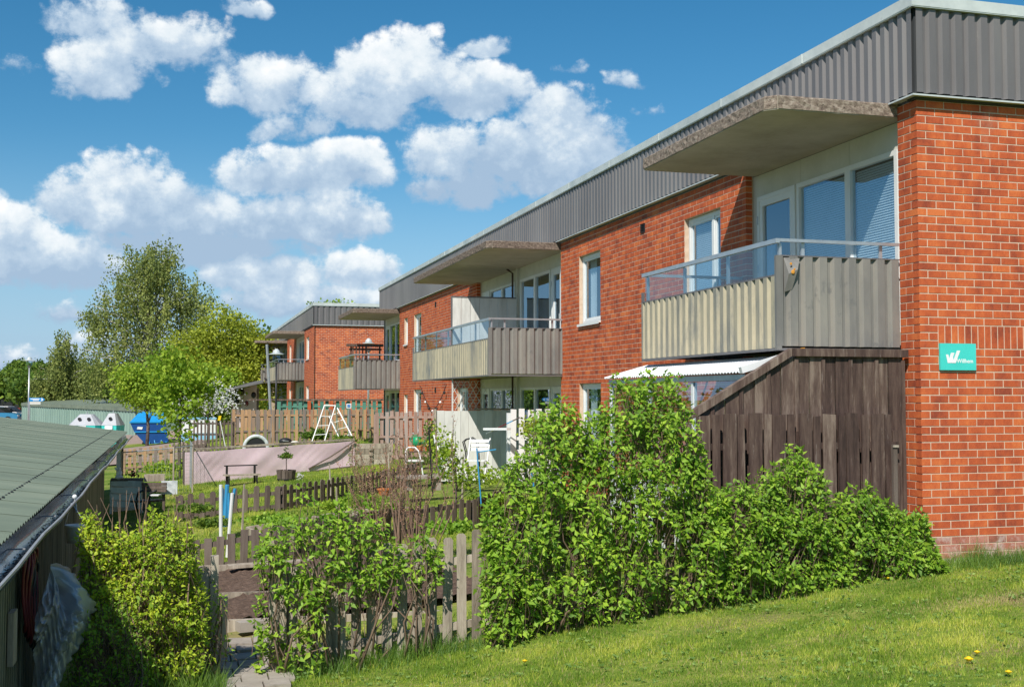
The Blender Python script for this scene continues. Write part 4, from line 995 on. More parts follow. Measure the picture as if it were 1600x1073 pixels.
for j in range(nv+1):
    v_ = j/nv; z = .40-1.75*v_; wd = .25*(.55+.45*math.sin(v_*7.5+1.0))+.18; cx = -.86-.06*v_+.03*math.sin(v_*9); cy = 10.2-.30*v_
    for i_ in range(nu+1):
        a_ = math.pi*(i_/nu)*1.15-.2; cr_ = 1+.20*math.sin(a_*7+v_*11)+.16*abs(math.sin(a_*11-v_*19))+.12*abs(math.sin(a_*19+v_*27))+.07*abs(math.sin(a_*37-v_*49))
        top_ = min(1, math.sqrt(max(0, v_*9))); rr = wd*cr_*top_*.62*(1+.09*math.sin(v_*61+a_*5)*math.sin(a_*29+v_*17)+.07*math.sin(v_*97-a_*31))
        V.append((cx-.12+rr*math.sin(a_)*.8, cy-rr*math.cos(a_)*1.9, z+.06*math.sin(a_*5+v_*9)+.04*math.cos(a_*11+v_*23)))
for j in range(nv):
    for i_ in range(nu): b0 = j*(nu+1)+i_; F.append((b0, b0+1, b0+nu+2, b0+nu+1))
mb = MB(); mb.add(V, F); solo(mb, 'plastic_sheet', M['plastic'], 'crumpled clear plastic sheet hanging against the shed wall', 'plastic sheet', (-.95, 10.1, -1.2), smooth=True)
mb = MB(); mb.box(-1.16, 9.15, -.08, -1.12, 9.35, .30); solo(mb, 'board_scrap', M['greywood'], 'short pale board end fixed low on the shed wall', 'board', (-1.14, 9.2, -.08))

# ------------------------------------------------------------------ foliage tools
TL = np.array([(0,0,0), (.25,.34,.08), (0,1,-.22), (0,.40,0), (-.25,.34,.08)]); TQ = np.array([(0,1,2,3), (0,3,2,4)])
TD = np.array([(0,0,0), (.33,.45,0), (0,1,0), (-.33,.45,0)]); TDQ = np.array([(0,1,2,3)])
def nrm(a): return a/np.maximum(np.linalg.norm(a, axis=-1, keepdims=True), 1e-9)
def leaf_arrays(P, D, size, tmpl=TL, quads=TQ, flat=.6, R=None):
    R = R or rng; n = len(P); D = nrm(D); nn_ = nrm(np.array([-.35,-.5,.8])*flat+R.normal(0, 1, (n,3))*(1-flat))
    x = nrm(np.cross(D, nn_)); z = np.cross(x, D); s = np.asarray(size).reshape(-1,1,1) if np.ndim(size) else size
    V = P[:,None,:]+s*(tmpl[None,:,0:1]*x[:,None,:]+tmpl[None,:,1:2]*D[:,None,:]+tmpl[None,:,2:3]*z[:,None,:])
    Q = quads[None]+(np.arange(n)*len(tmpl))[:,None,None]
    return V.reshape(-1,3), Q.reshape(-1,4)
def sticks(P, Q_, r0, r1):
    n = len(P); d = nrm(Q_-P); a = nrm(np.cross(d, np.array([.3,.2,1.])+0*d)); b_ = np.cross(d, a); V = np.zeros((n,6,3))
    for k in range(3):
        c, s = math.cos(2.094*k), math.sin(2.094*k); off = a*c+b_*s
        V[:,k] = P+off*np.reshape(r0, (-1,1)); V[:,3+k] = Q_+off*np.reshape(r1, (-1,1))
    q = np.array([(0,1,4,3),(1,2,5,4),(2,0,3,5)]); return V.reshape(-1,3), (q[None]+(np.arange(n)*6)[:,None,None]).reshape(-1,4)
def np_obj(name, V, Q, mt, parent, tone=None, kind=None, smooth=False, label=None):
    off = np.array(ORI[parent.name]) if parent else 0
    me_ = np_mesh(name, V-off, Q, mt, tone, smooth); o = link(bpy.data.objects.new(name, me_)); 
    if parent: o.parent = parent
    return tagp(o, label, None, None, kind)
def whorls(tips, dirs, per, ln, spread, R=None, droop=.55):
    """opposite leaves along the last centimetres of every shoot"""
    R = R or rng; n = len(tips); P=[]; D=[]; S=[]
    a = nrm(np.cross(dirs, R.normal(0,1,(n,3)))); b_ = np.cross(dirs, a)
    for k in range(per):
        f = (k//2)/(max(1, per/2-1)); ang = (k//2)*1.57+(k % 2)*math.pi+R.normal(0,.25,n)
        rad = a*np.cos(ang)[:,None]+b_*np.sin(ang)[:,None]
        P.append(tips-dirs*(ln*(1-f))[:,None] if np.ndim(ln) else tips-dirs*ln*(1-f)); d = dirs*(.25+.65*f)+rad*spread; d[:,2] -= droop*(1-.5*f); D.append(d+R.normal(0,.12,d.shape)); S.append(np.full(n, 1-.28*f))
    return np.concatenate(P), np.concatenate(D), np.concatenate(S)
def lilac(label, x0, x1, tops, yc, ty, ntips, size, mt='lilac', nobj=110, gaps=.0, seed=1, stems=16, per=8, yfun=None, lowgap=0., cut=None, cat='shrub', name='lilac_bush', twigmat='twig', bare=0):
    R = np.random.default_rng(seed); tx = [p[0] for p in tops]; tz = [p[1] for p in tops]; xm = (x0+x1)/2; zb = g(xm, yc)
    T = thing(name, label, cat, (xm, yc, zb))
    tips=[]; dirs=[]
    while len(tips) < ntips:
        x = R.uniform(x0, x1); top = np.interp(x, tx, tz)+.10*math.sin(x*9+seed)+.05*math.sin(x*23); gb = g(x, yc)
        h = top-gb; f = R.uniform(.02, 1)**.85; z = gb+h*f
        if cut and x > cut[0] and z < cut[1] and R.uniform() < .93: continue
        edge = min((x-x0), (x1-x))/(.25*(1-.3*f)+.05); edge = min(1, max(0, edge)); wob = .75+.35*math.sin(x*7+z*5+seed)*math.sin(z*8-x*3)
        hw = ty*wob*math.sqrt(max(.03, 1-max(0, f-.35)**2*2.0))*math.sqrt(edge+.02)
        if f < .25: hw *= .65+1.4*f
        s = (1-.55*R.uniform(0,1)**1.6)*(-1 if R.uniform() < .62 else 1)
        if R.uniform() < .20: s = R.uniform(-.8,.8)
        n_ = math.sin(x*6.1+seed*3)*math.sin(z*6.7+seed)+.6*math.sin(x*13+z*4)
        if n_ < -1.3+2.2*gaps and R.uniform() < .85: continue
        if lowgap and f < .45 and R.uniform() < lowgap*(.45-f)/.45*1.4: continue
        y = yc+hw*s
        tips.append((x, y, z)); d = np.array([R.normal(0,.35)+(-.5 if edge < .6 and x < xm else .5 if edge < .6 else 0), s*.75, .65+.5*f+R.normal(0,.2)]); dirs.append(d)
    tips = np.array(tips); dirs = nrm(np.array(dirs)); P, D, S = whorls(tips, dirs, per, .12, .85, R); P = P+R.normal(0,.012,P.shape)
    S = S*size*R.uniform(.45, 1.3, len(P)); tone = np.clip(R.normal(.48, .32, len(P)), 0, 1)
    if nobj:
        order = np.argsort(P[:,1]-S*3)[:max(nobj*6, nobj)]; pick = R.choice(order, nobj, replace=False); lm = []
        for v_ in range(4):
            me_ = np_mesh('leaf', TL*[1.1,1,1], TQ, M[mt], np.full(2, .25+.2*v_)); lm.append(me_)
        for q in pick:
            dd = Vector(D[q]).normalized(); up_ = Vector((random.gauss(0,.4)-.2, random.gauss(0,.4)-.2, 1)); xx = dd.cross(up_).normalized(); zz = xx.cross(dd)
            Mx = Matrix((xx, dd, zz)).transposed().to_4x4(); o = bpy.data.objects.new('leaf', lm[random.randint(0,3)]); link(o); o.parent = T
            Mx.translation = Vector(P[q])-ORI[T.name]; o.matrix_local = Mx @ Matrix.Scale(S[q], 4)
        keep = np.ones(len(P), bool); keep[pick] = False; P, D, S, tone = P[keep], D[keep], S[keep], tone[keep]
    V, Q = leaf_arrays(P, D, S, R=R, flat=.55); np_obj('foliage', V, Q, M[mt], T, np.repeat(tone, 2), kind='stuff')
    # shoots and stems
    base = tips-dirs*.28-np.array([0,0,.12]); V1, Q1 = sticks(base, tips, .004, .002)
    np_obj('twigs', V1, Q1, M[twigmat], T, kind='stuff')
    for k in range(stems):
        bx_ = x0+(x1-x0)*(.12+.76*(k+.5)/stems)+R.normal(0,.05); q = tips[R.integers(len(tips))]
        cand = tips[(abs(tips[:,0]-bx_) < .5)]; q = cand[R.integers(len(cand))] if len(cand) else q
        p0 = Vector((bx_, yc+R.normal(0,.06), g(bx_, yc)-.05)); p3 = Vector(q); p1_ = p0.lerp(p3, .35)+Vector((R.normal(0,.05), R.normal(0,.04), .10)); p2 = p0.lerp(p3, .7)+Vector((R.normal(0,.05), R.normal(0,.04), .05))
        mb = MB(); mb.tube([p0, p1_, p2, p3], [R.uniform(.010,.019), .010, .007, .003], 5); mb.build('stem', M[twigmat], T, smooth=True)
    for k in range(bare):
        bx_ = R.uniform(x0+.1, x1-.1); z0_ = np.interp(bx_, tx, tz)-.35; V0 = Vector((bx_, yc+R.normal(0,.12), z0_)); mb = MB(); mb.tube([V0, V0+Vector((R.normal(0,.03), 0, .3)), V0+Vector((R.normal(0,.05), 0, .45+R.uniform(0,.18)))], [.006,.004,.0025], 4); mb.build('bare_shoot', M['pinktwig'], T)
    return T
# right hedge, tall lilac, small lilac, yellow-green bush: outlines as (x, height) at the plane of each bush
def outline(lst, Y, dz=-.07):
    res = []
    for (px, py) in lst: d = at(px, py, 1)-Vector((0,0,1.84)); k = Y/d.y; res.append((d.x*k, 1.84+d.z*k+dz))
    return res
_o = outline([(1120,770),(1180,752),(1210,718),(1245,705),(1285,712),(1305,752),(1345,772),(1385,755),(1425,782),(1455,812),(1485,880)], 10.65); lilac('broad low lilac hedge against the dark fence beside the brick wall', _o[0][0], _o[-1][0]+.03, _o, 10.85, .36, 1850, .083, 'lilac2', 130, .06, 3, 22)
_o = outline([(752,880),(765,800),(790,752),(802,705),(830,668),(852,630),(905,618),(945,625),(965,600),(1005,572),(1035,552),(1066,575),(1088,630),(1102,690),(1128,740),(1150,775)], 10.6); lilac('tall lilac bush reaching up to the white lean-to roof', _o[0][0]+.05, _o[-1][0], _o, 10.80, .42, 2150, .083, 'lilac', 130, .16, 8, 30, lowgap=.3)
_o = outline([(402,830),(425,790),(460,765),(520,762),(560,778),(600,792),(628,835)], 10.8); lilac('small lilac bush by the garden gateway with picket fence showing through', _o[0][0], _o[-1][0], _o, 10.98, .25, 310, .084, 'lilac', 110, .25, 5, 14, lowgap=.35, cut=(1.35, .0))
_o = outline([(622,832),(655,828),(685,836),(700,850)], 10.9); lilac('thin lilac shoots between the small lilac and the bare pickets', _o[0][0], _o[-1][0], _o, 11.0, .15, 40, .080, 'lilac', 50, .1, 6, 8, cut=(1.6, .12))
_o = outline([(122,830),(140,800),(200,798),(260,800),(292,806),(312,850),(325,900)], 10.6); lilac('yellow-green bush with reddish bare tips growing against the left shed', _o[0][0], _o[-1][0], _o, 10.75, .42, 1300, .056, 'spirea', 0, .05, 9, 18, per=10, name='spirea_bush', twigmat='pinktwig', bare=26)
lilac('dark green shrub low in the shade between shed and yellow-green bush', -.85, -.20, [(-.85,.0),(-.7,.15),(-.4,.12),(-.15,-.2)], 10.2, .28, 380, .045, 'lilac2', 0, .0, 12, 8, per=8, name='shade_shrub')
lilac('sparse leafy branch poking through the fence right of the yellow-green bush', .18, .48, [(.15,.15),(.3,.30),(.5,.05)], 10.95, .12, 34, .05, 'lilac', 0, 0, 15, 4, per=8, name='young_shrub')

def tree(name, label, base, h, blobs, ntips, per, lsize, mt, spread=.5, droop=0., trunkr=.12, bark='trunk', seed=1, group=None, limbs=26, cat='tree', shell=.55, tsplit=.25, vis=.0, lean=(0,0)):
    """blobs: (dx, dy, z, rx, ry, rz) relative to the base"""
    R = np.random.default_rng(seed); B = Vector(base); T = thing(name, label, cat, B, group); vol = np.array([b[3]*b[4]*b[5] for b in blobs])**.75; vol = vol/vol.sum()
    tips = []
    for b, f in zip(blobs, vol):
        n = max(3, int(ntips*f)); u = nrm(R.normal(0,1,(n,3))); r = (1-shell*R.uniform(0,1,n)**1.3)[:,None]
        p = u*r*np.array(b[3:6]); bump = 1+.16*np.sin(u[:,0:1]*5+seed)*np.sin(u[:,2:3]*6+seed*2)+.10*np.sin(u[:,1:2]*11+u[:,2:3]*9); tips.append(p*bump+np.array(b[:3]))
    tips = np.concatenate(tips); tips[:,2] = np.maximum(tips[:,2], .4); tips += np.array(B)
    n = len(tips); P = np.repeat(tips, per, 0)
    if droop:
        s_ = np.tile(np.linspace(0,1,per), n)[:,None]; dx = np.repeat(R.normal(0,.18,(n,2)), per, 0)
        P = P+np.concatenate([dx*s_, -droop*s_*np.repeat(R.uniform(.4,1.2,(n,1)), per, 0)], 1)+R.normal(0, spread*.25, P.shape)
        D = R.normal(0,.4,P.shape)+np.array([0,0,-1.])
    else:
        P = P+R.normal(0,1,P.shape)*spread*np.array([1,1,.6]); D = R.normal(0,1,P.shape)+np.array([0,0,-.1])
    S = lsize*R.uniform(.6,1.35,len(P)); tone = np.clip(np.repeat(R.normal(.5,.2,n), per)+R.normal(0,.14,len(P)), 0, 1)
    V, Q = leaf_arrays(P, D, S, TD*[1.25,1,1], TDQ, flat=.35, R=R); np_obj('crown', V, Q, M[mt], T, tone, kind='stuff')
    top = B+Vector((lean[0], lean[1], h*.93)); pts = [B-Vector((0,0,.3))]+[B.lerp(top, f)+Vector((R.normal(0,.012*h), R.normal(0,.012*h), 0)) for f in (.25,.5,.75)]+[top]
    mb = MB(); mb.tube(pts, [trunkr, trunkr*.82, trunkr*.6, trunkr*.35, trunkr*.1], 8); mb.build('trunk', M[bark], T, smooth=True)
    mb = MB(); 
    for k in range(limbs):
        q = Vector(tips[R.integers(n)]); f = max(tsplit, min(.9, (q.z-B.z)/h-R.uniform(.05,.25))); j = f*4; a_ = pts[1].lerp(pts[-1], (f-.25)/.75) if f > .25 else pts[0].lerp(pts[1], f*4)
        mid = a_.lerp(q, .5)+Vector((0,0,.04*h)); mb.tube([a_, mid, q], [trunkr*.35*(1-f*.6), trunkr*.2*(1-f*.5), trunkr*.05], 5)
    mb.build('limbs', M[bark], T, kind='stuff', smooth=True)
    return T
def bl(lst, base, D):
    """crown blobs from sketch positions (x, y, rx, ry) seen at depth D"""
    res = []
    for (x, y, rx, ry) in lst: p = at(x, y, D)-Vector(base); s = D/1830; res.append((p.x, p.y, p.z, rx*s, max(rx, ry)*s*.9, ry*s))
    return res
def tr(name, label, px, D, lst, h_top, ntips, per, lsize, mt, **k):
    p = at(px, 640, D); b = (p.x, p.y, g(p.x, p.y)); top = at(px, h_top, D).z; return tree(name, label, b, top-b[2], bl(lst, b, D), ntips, per, lsize, mt, **k)
GB = 'trees beyond the gardens'
tr('birch_tree', 'tall drooping birch, the highest tree on the left', 233, 85, [(235,425,66,58),(198,480,60,60),(270,480,60,60),(306,468,32,38),(148,500,24,34),(235,560,95,50),(160,565,44,45),(290,560,55,45),(235,400,50,36)], 362, 820, 46, .16, 'birchleaf', spread=.62, droop=2.0, trunkr=.26, bark='birchbark', seed=4, group=GB, limbs=70, shell=.75)
tr('birch_tree', 'smaller narrow birch left of the tall birch', 100, 95, [(98,540,22,32),(98,585,36,35),(75,600,34,30),(120,600,30,30)], 503, 300, 40, .17, 'birchleaf', spread=.5, droop=1.5, trunkr=.18, bark='birchbark', seed=5, group=GB, limbs=30, shell=.8)
tr('maple_tree', 'broad yellow-green maple behind the far house corner', 345, 78, [(350,520,48,38),(385,550,38,42),(310,550,42,42),(350,590,62,42),(395,600,34,40)], 482, 640, 40, .17, 'mapleleaf', spread=.42, trunkr=.22, seed=6, group=GB, limbs=40)
tr('leafy_tree', 'fresh green tree spilling over the blue skip', 230, 62, [(215,588,30,20),(250,600,38,26),(208,612,24,16),(240,624,30,14),(275,598,34,28)], 565, 330, 36, .15, 'youngleaf', spread=.34, trunkr=.10, seed=7, group=GB, limbs=22)
tr('young_tree', 'slender young tree with thin pale trunk beside the pink screen', 283, 35, [(275,590,32,42),(300,620,30,34),(270,640,18,26),(255,565,16,20),(318,590,22,28),(288,675,14,14)], 560, 230, 16, .12, 'youngleaf', spread=.20, trunkr=.045, seed=8, limbs=26, bark='trunk')
tr('blossom_tree', 'small tree in white blossom behind the young tree', 325, 55, [(318,610,24,22),(300,630,24,18),(345,625,18,22)], 590, 200, 12, .09, 'blossom', spread=.34, trunkr=.06, seed=9, limbs=14)
tr('leafy_tree', 'bright green bushy tree beside the pale lilac garden wall', 345, 66, [(345,605,22,26),(330,640,22,18)], 575, 240, 22, .20, 'youngleaf', spread=.35, trunkr=.08, seed=10, group=GB, limbs=12)
tr('leafy_tree', 'treetop just showing over the far house roof', 512, 120, [(505,485,14,12),(530,484,20,9)], 470, 90, 14, .30, 'youngleaf', spread=.5, trunkr=.2, seed=11, group=GB, limbs=14)
tr('leafy_tree', 'green tree right of the maple above the far balcony', 400, 90, [(405,545,22,26),(390,580,30,30)], 520, 240, 22, .3, 'bushleaf', spread=.45, trunkr=.15, seed=12, group=GB, limbs=12)
for k, (px, D, lst, ht, lab, mt_) in enumerate([
  (20, 130, [(15,600,34,16),(45,605,30,16)], 585, 'rounded green tree at the far left beside the lamp', 'bushleaf'),
  (60, 110, [(55,610,32,16),(90,615,34,16)], 590, 'light green bush behind the left end of the green corrugated shed', 'bushleaf'),
  (130, 125, [(125,600,30,28),(150,612,30,18)], 572, 'olive green tree between the two birches', 'birchleaf'),
  (35, 170, [(30,580,14,14),(60,582,16,12)], 566, 'distant dark tree under the far white roof', 'bushleaf'),
  (175, 115, [(170,600,30,26),(195,610,26,20)], 572, 'dark tree standing just left of the tall birch trunk', 'bushleaf'),
  (310, 110, [(300,580,36,34),(340,590,36,34)], 545, 'dense tree filling the gap under the maple', 'bushleaf'),
  (0, 150, [(-25,600,26,24),(-60,590,34,34)], 570, 'tree cut by the left edge of the view', 'bushleaf'),
  (-110, 120, [(-110,570,60,55)], 515, 'large tree standing outside the left edge of the view', 'bushleaf'),
  (470, 170, [(470,560,60,40)], 520, 'tree hidden far behind the second house', 'bushleaf')]):
    tr('leafy_tree', lab, px, D, lst, ht, 330, 20, .42, mt_, spread=.6, trunkr=.2, seed=30+k, group=GB, limbs=10)
# a far wood closes the horizon
P=[]; R_ = np.random.default_rng(3)
for k in range(260):
    a_ = R_.uniform(-1.5, 1.6); d_ = R_.uniform(260, 420); h_ = R_.uniform(5, 9); c = np.array([d_*math.sin(a_), d_*math.cos(a_), h_*.5-1.5]); u = nrm(R_.normal(0,1,(90,3))); P.append(c+u*np.array([5.5,5.5,h_*.55]))
P = np.concatenate(P); V, Q = leaf_arrays(P, R_.normal(0,1,P.shape), 1.7, TD*[1.4,1,1], TDQ, flat=.3); me_ = np_mesh('far_wood', V, Q, M['bushleaf'], R_.uniform(.1,.7,len(P))); o = link(bpy.data.objects.new('far_wood', me_)); tagp(o, 'low distant wood along the horizon beyond the houses', 'wood', None, 'stuff')

# ------------------------------------------------------------------ grass
def blades(name, label, n, region, hmin, hmax, w, mt, accept=None, seed=1, parent=None):
    R = np.random.default_rng(seed); x = R.uniform(region[0], region[1], n); y = R.uniform(region[2], region[3], n)
    P = np.stack([x, y, gz(x, y)], 1); P[:,2] += .018*np.sin(x*2.3+y*.7)*np.sin(y*1.9-x*.4)*(x > -5)
    px, py, z = proj(P); keep = (px > -250) & (px < 1850) & (py < 1200) & (z > 2)
    if accept is not None: keep &= accept(x, y, R)
    P = P[keep]; n = len(P); a = R.uniform(0, 2*math.pi, n); h = R.uniform(hmin, hmax, n)*(.8+.35*np.sin(P[:,0]*1.7+2)*np.sin(P[:,1]*2.1)+.3*np.sin(P[:,0]*5.1+1.5*np.sin(P[:,1]*3.7))*np.sin(P[:,1]*6.1))
    cn = np.sin(P[:,0]*13+3*np.sin(P[:,1]*9))*np.sin(P[:,1]*15+2*np.sin(P[:,0]*11)); h = h*(1+.9*np.maximum(0, cn)**2+.5*(R.uniform(0,1,n) > .97))
    side = np.stack([np.cos(a), np.sin(a), 0*a], 1)*w/2; ln_ = R.normal(0,.35,(n,2)); tip = P+np.concatenate([ln_*h[:,None], h[:,None]], 1)
    V = np.stack([P-side-[0,0,.005], P+side-[0,0,.005], tip], 1).reshape(-1,3); Q = np.arange(3*n).reshape(-1,3)
    dry = .5+.5*np.sin(P[:,0]*1.1+1.3*np.sin(P[:,1]*.9))*np.sin(P[:,1]*1.7+.5)
    tone = np.clip(R.normal(.42,.28,n)+.55*(dry-.5)+.35*np.sin(P[:,0]*4.1+2*np.sin(P[:,1]*2.3))*np.sin(P[:,1]*5.3)+.22*cn, 0, 1)
    me_ = np_mesh(name, V, Q, M[mt], tone); o = link(bpy.data.objects.new(name, me_)); return tagp(o, label, 'grass', None, 'stuff')
def lawn_ok(x, y, R):
    edge = 11.15
    ok = (y < edge) & ~((x > .28) & (x < .98) & (y > 10.1)) & (x > -.9)
    bare = np.exp(-(((x-7.3)/.7)**2+((y-9.3)/.22)**2))+np.exp(-(((x-6.6)/.35)**2+((y-7.6)/.12)**2))
    pat = np.sin(x*2.1+1.7*np.sin(y*1.3+1))*np.sin(y*2.9+1.2*np.sin(x*1.9))
    return ok & (R.uniform(0,1,len(x)) > bare*.9) & (R.uniform(0,1,len(x)) > np.clip(pat-.35, 0, 1)*.9)
blades('lawn_grass', 'short mown lawn grass in the foreground', 500000, (-1, 12.5, 3.2, 11.2), .018, .040, .008, 'grass', lawn_ok, 1)
def dry_ok(x, y, R):
    p = np.exp(-(((x-7.3)/.75)**2+((y-9.3)/.25)**2))+.8*np.exp(-(((x-5.0)/.6)**2+((y-8.9)/.12)**2))+.8*np.exp(-(((x-6.6)/.4)**2+((y-7.6)/.14)**2))+.6*np.exp(-(((x-2.4)/.3)**2+((y-9.6)/.12)**2))+.7*np.exp(-(((x-6.3)/.5)**2+((y-6.2)/.15)**2))
    return lawn_ok(x, y, R) | ((R.uniform(0,1,len(x)) < p) & (y < 11))
def patch_only(x, y, R):
    p = np.exp(-(((x-7.3)/.75)**2+((y-9.3)/.25)**2))+.8*np.exp(-(((x-5.0)/.6)**2+((y-8.9)/.12)**2))+.8*np.exp(-(((x-6.6)/.4)**2+((y-7.6)/.14)**2))+.6*np.exp(-(((x-2.4)/.3)**2+((y-9.6)/.12)**2))+.7*np.exp(-(((x-6.3)/.5)**2+((y-6.2)/.15)**2))
    return (R.uniform(0,1,len(x)) < p) & (y < 11)
blades('dry_grass', 'brownish dead grass in worn threadbare patches of the lawn', 190000, (0, 10, 5, 11.2), .015, .035, .008, 'straw', patch_only, 16)
blades('dry_grass', 'scattered dry straw-coloured blades in the lawn', 30000, (-1, 12.5, 3.2, 11.2), .018, .045, .007, 'straw', lawn_ok, 6)
blades('tall_grass', 'longer unmown grass along the fence and brick wall', 26000, (.95, 11, 10.3, 11.25), .06, .17, .008, 'tallgrass', lambda x, y, R: (y > 10.95-.25*R.uniform(0,1,len(x))*(x < 8.3)-.0) | ((x > 8.2) & (y > 10.75)), 2)
blades('tall_grass', 'tuft of long grass at the foot of the gateway post', 2600, (-.5, .42, 10.3, 11.1), .08, .24, .009, 'tallgrass', None, 3)
def gard_ok(x, y, R):
    ok = ~((x > .2) & (x < 4.4) & (y < 16.7) & (y > 12.3)) & ~((x > 4.2) & (y > 23.6) & (y < 31)) & ~((x > 6.3) & (y > 23)) & (x > -.6) & ~((x > .25)&(x < 1.2)&(y < 12.4))
    return ok
blades('garden_grass', 'patchy grass of the back gardens between the low fences', 150000, (-.8, 8, 11.4, 37), .03, .08, .014, 'grass', gard_ok, 4)
blades('garden_grass', 'rough grass behind the pink screen', 30000, (-2, 8, 37, 58), .04, .12, .03, 'grass', None, 5)
R_ = np.random.default_rng(41); n_ = 2600; x = R_.uniform(.8, 10, n_); y = R_.uniform(4.5, 11, n_); kk = np.sin(x*3.1+2*np.sin(y*2))*np.sin(y*3.3) > -.1; x, y = x[kk], y[kk]; C_ = np.stack([x, y, gz(x, y)+.012], 1); P = np.repeat(C_, 7, 0)+R_.normal(0,.006,(len(C_)*7,3)); P[:,2] = np.abs(P[:,2]-np.repeat(C_[:,2],7))+np.repeat(C_[:,2],7); a_ = R_.uniform(0,6.28,len(P)); D = np.stack([np.cos(a_), np.sin(a_), R_.uniform(.2,.9,len(P))], 1)
V, Q = leaf_arrays(P, D, R_.uniform(.012,.036,len(P)), TD, TDQ, flat=.7, R=R_); me_ = np_mesh('lawn_weeds', V, Q, M['weed'], np.clip(R_.normal(.4,.3,len(P)),0,1)); tagp(link(bpy.data.objects.new('lawn_weeds', me_)), 'broad-leaved weeds and clover scattered in the lawn', 'weeds', None, 'stuff')
# dandelions
fl = [(1015,923,'lone dandelion low in front of the tall lilac'),(1175,916,'dandelion at the hedge foot, the lower of the pair left of the dark fence'),(1185,899,'dandelion just above its pair at the hedge foot'),(1209,915,'small dandelion at the hedge foot right of the pair'),
      (1436,881,'dandelion among the hedge leaves near the brick wall'),(1387,911,'dandelion on the grass below the right hedge'),(1514,1041,'largest dandelion in the lawn at lower right'),(1527,1030,'little dandelion just right of the largest one'),(1576,1062,'dandelion in the lower right corner of the lawn'),(820,1042,'dandelion alone in the middle of the lawn')]
for (px, py, lab) in fl:
    p = gpt(px, py); t = thing('dandelion', lab, 'flower', p, 'dandelions in the lawn'); s_ = .030 if px in (1514,) else .021
    mb = MB(); z = p.z+.055
    for k in range(16): a_ = k*2*math.pi/16; mb.add([(p.x, p.y, z), (p.x+s_*math.cos(a_-.18), p.y+s_*math.sin(a_-.18), z+.006), (p.x+s_*1.1*math.cos(a_), p.y+s_*1.1*math.sin(a_), z+.004), (p.x+s_*math.cos(a_+.18), p.y+s_*math.sin(a_+.18), z+.006)], [(0,1,2,3)])
    mb.sphere((p.x, p.y, z+.002), s_*.8, 8, 5, sc=(1,1,.8)); mb.build('bloom', M['petal'], t); mb = MB(); mb.tube([(p.x, p.y, p.z), (p.x, p.y, z)], .0025, 4); mb.build('stem', M['tallgrass'], t)

# ------------------------------------------------------------------ vegetable bed, path, stones
t = thing('raised_bed', 'raised vegetable bed of bare soil framed by old boards seen through the gateway', 'garden bed', (1.5, 14.5, g(1.5,14.5)))
def bedboard(x0_, y0_, x1_, y1_, zt, th=.045, hh=.16):
    mb = MB(); mb.beam((x0_, y0_, zt-hh/2), (x1_, y1_, zt-hh/2), th, hh, tone=random.uniform(-.1,.25)); mb.build('board', M['greywood'], t)
bedboard(.15, 12.72, 3.3, 12.62, -.47); bedboard(.32, 14.3, 3.4, 14.15, -.44); bedboard(.2, 16.35, 3.2, 16.5, -.40); bedboard(.12, 12.75, .12, 16.3, -.46); bedboard(3.4, 12.6, 3.5, 16.4, -.40)
for (a, b_, c, d) in ((.14, 12.76, 3.35, 14.14), (.14, 14.34, 3.4, 16.3)):
    o = drape('soil', [(a,b_),(c,b_),(c,d),(a,d)], .10, M['soil'], .06, 'stuff', None, .012); o.parent = t; o.location = -Vector(ORI[t.name])
path = [(.30,10.35),(.92,10.5),(1.0,12.35),(.28,12.3)]
t = thing('garden_path', 'short path of square concrete slabs in the gateway', 'path', (.6, 11.3, g(.6,11.3)))
for i_ in range(7):
    for j in range(3):
        xa = .28+j*.235+(.06 if i_ % 2 else 0); ya = 10.45+i_*.27; zz = g(xa+.1, ya+.13)+.02; mb = MB(); mb.obox((xa+.11, ya+.13, zz), (.111, 0, .004*random.uniform(-1,1)), (0, .128, .006*random.uniform(-1,1)), (0,0,.02)); mb.build('slab', M['slab'], t)
mb = MB(); mb.obox((.74, 12.48, -.50), (.13,.03,.0), (-.02,.07,0), (0,0,.05)); solo(mb, 'stone_block', M['slab'], 'pale stone block lying before the vegetable bed', 'stone', (.74,12.48,-.55))
mb = MB(); mb.obox((1.2, 16.1, -.37), (.55,.06,.01), (-.01,.10,0), (0,0,.02)); solo(mb, 'loose_plank', M['greywood'], 'loose grey plank lying across the far edge of the vegetable bed', 'plank', (1.2,16.1,-.4))
t = thing('vegetable_bed', 'second garden bed of dug soil with seedlings between the two low picket fences', 'garden bed', (2.2, 20.8, g(2.2,20.8)))
o = drape('soil', [(1.5,19.4),(3.4,20.3),(3.1,22.4),(1.2,21.6)], .03, M['soil'], .08, 'stuff', None, .015); o.parent = t; o.location = -Vector(ORI[t.name])
for p_, q_ in (((1.5,19.4),(3.4,20.3)),((3.4,20.3),(3.1,22.4)),((1.2,21.6),(3.1,22.4)),((1.5,19.4),(1.2,21.6))): mb = MB(); mb.beam((*p_, g(*p_)+.05), (*q_, g(*q_)+.05), .04, .14, tone=random.uniform(0,.3)); mb.build('board', M['greywood'], t)
R_ = np.random.default_rng(5); u_ = R_.uniform(0,1,90); v_ = (R_.integers(0,4,90)+.5)/4; P = np.stack([1.5+1.9*u_-.3*v_, 19.4+.9*u_+2.15*v_, 0*u_], 1); P[:,2] = gz(P[:,0], P[:,1])+.05; P = np.repeat(P, 7, 0); V, Q = leaf_arrays(P, R_.normal(0,.6,P.shape)+[0,0,.7], R_.uniform(.05,.13,len(P)), TD, TDQ, flat=.4, R=R_); np_obj('seedlings', V, Q, M['lilac2'], t, R_.uniform(0,1,len(P)), kind='stuff')
t = thing('plank_pile', 'small pile of grey planks lying in the grass before the round-topped fence', 'planks', (3.6, 22.6, g(3.6,22.6)))
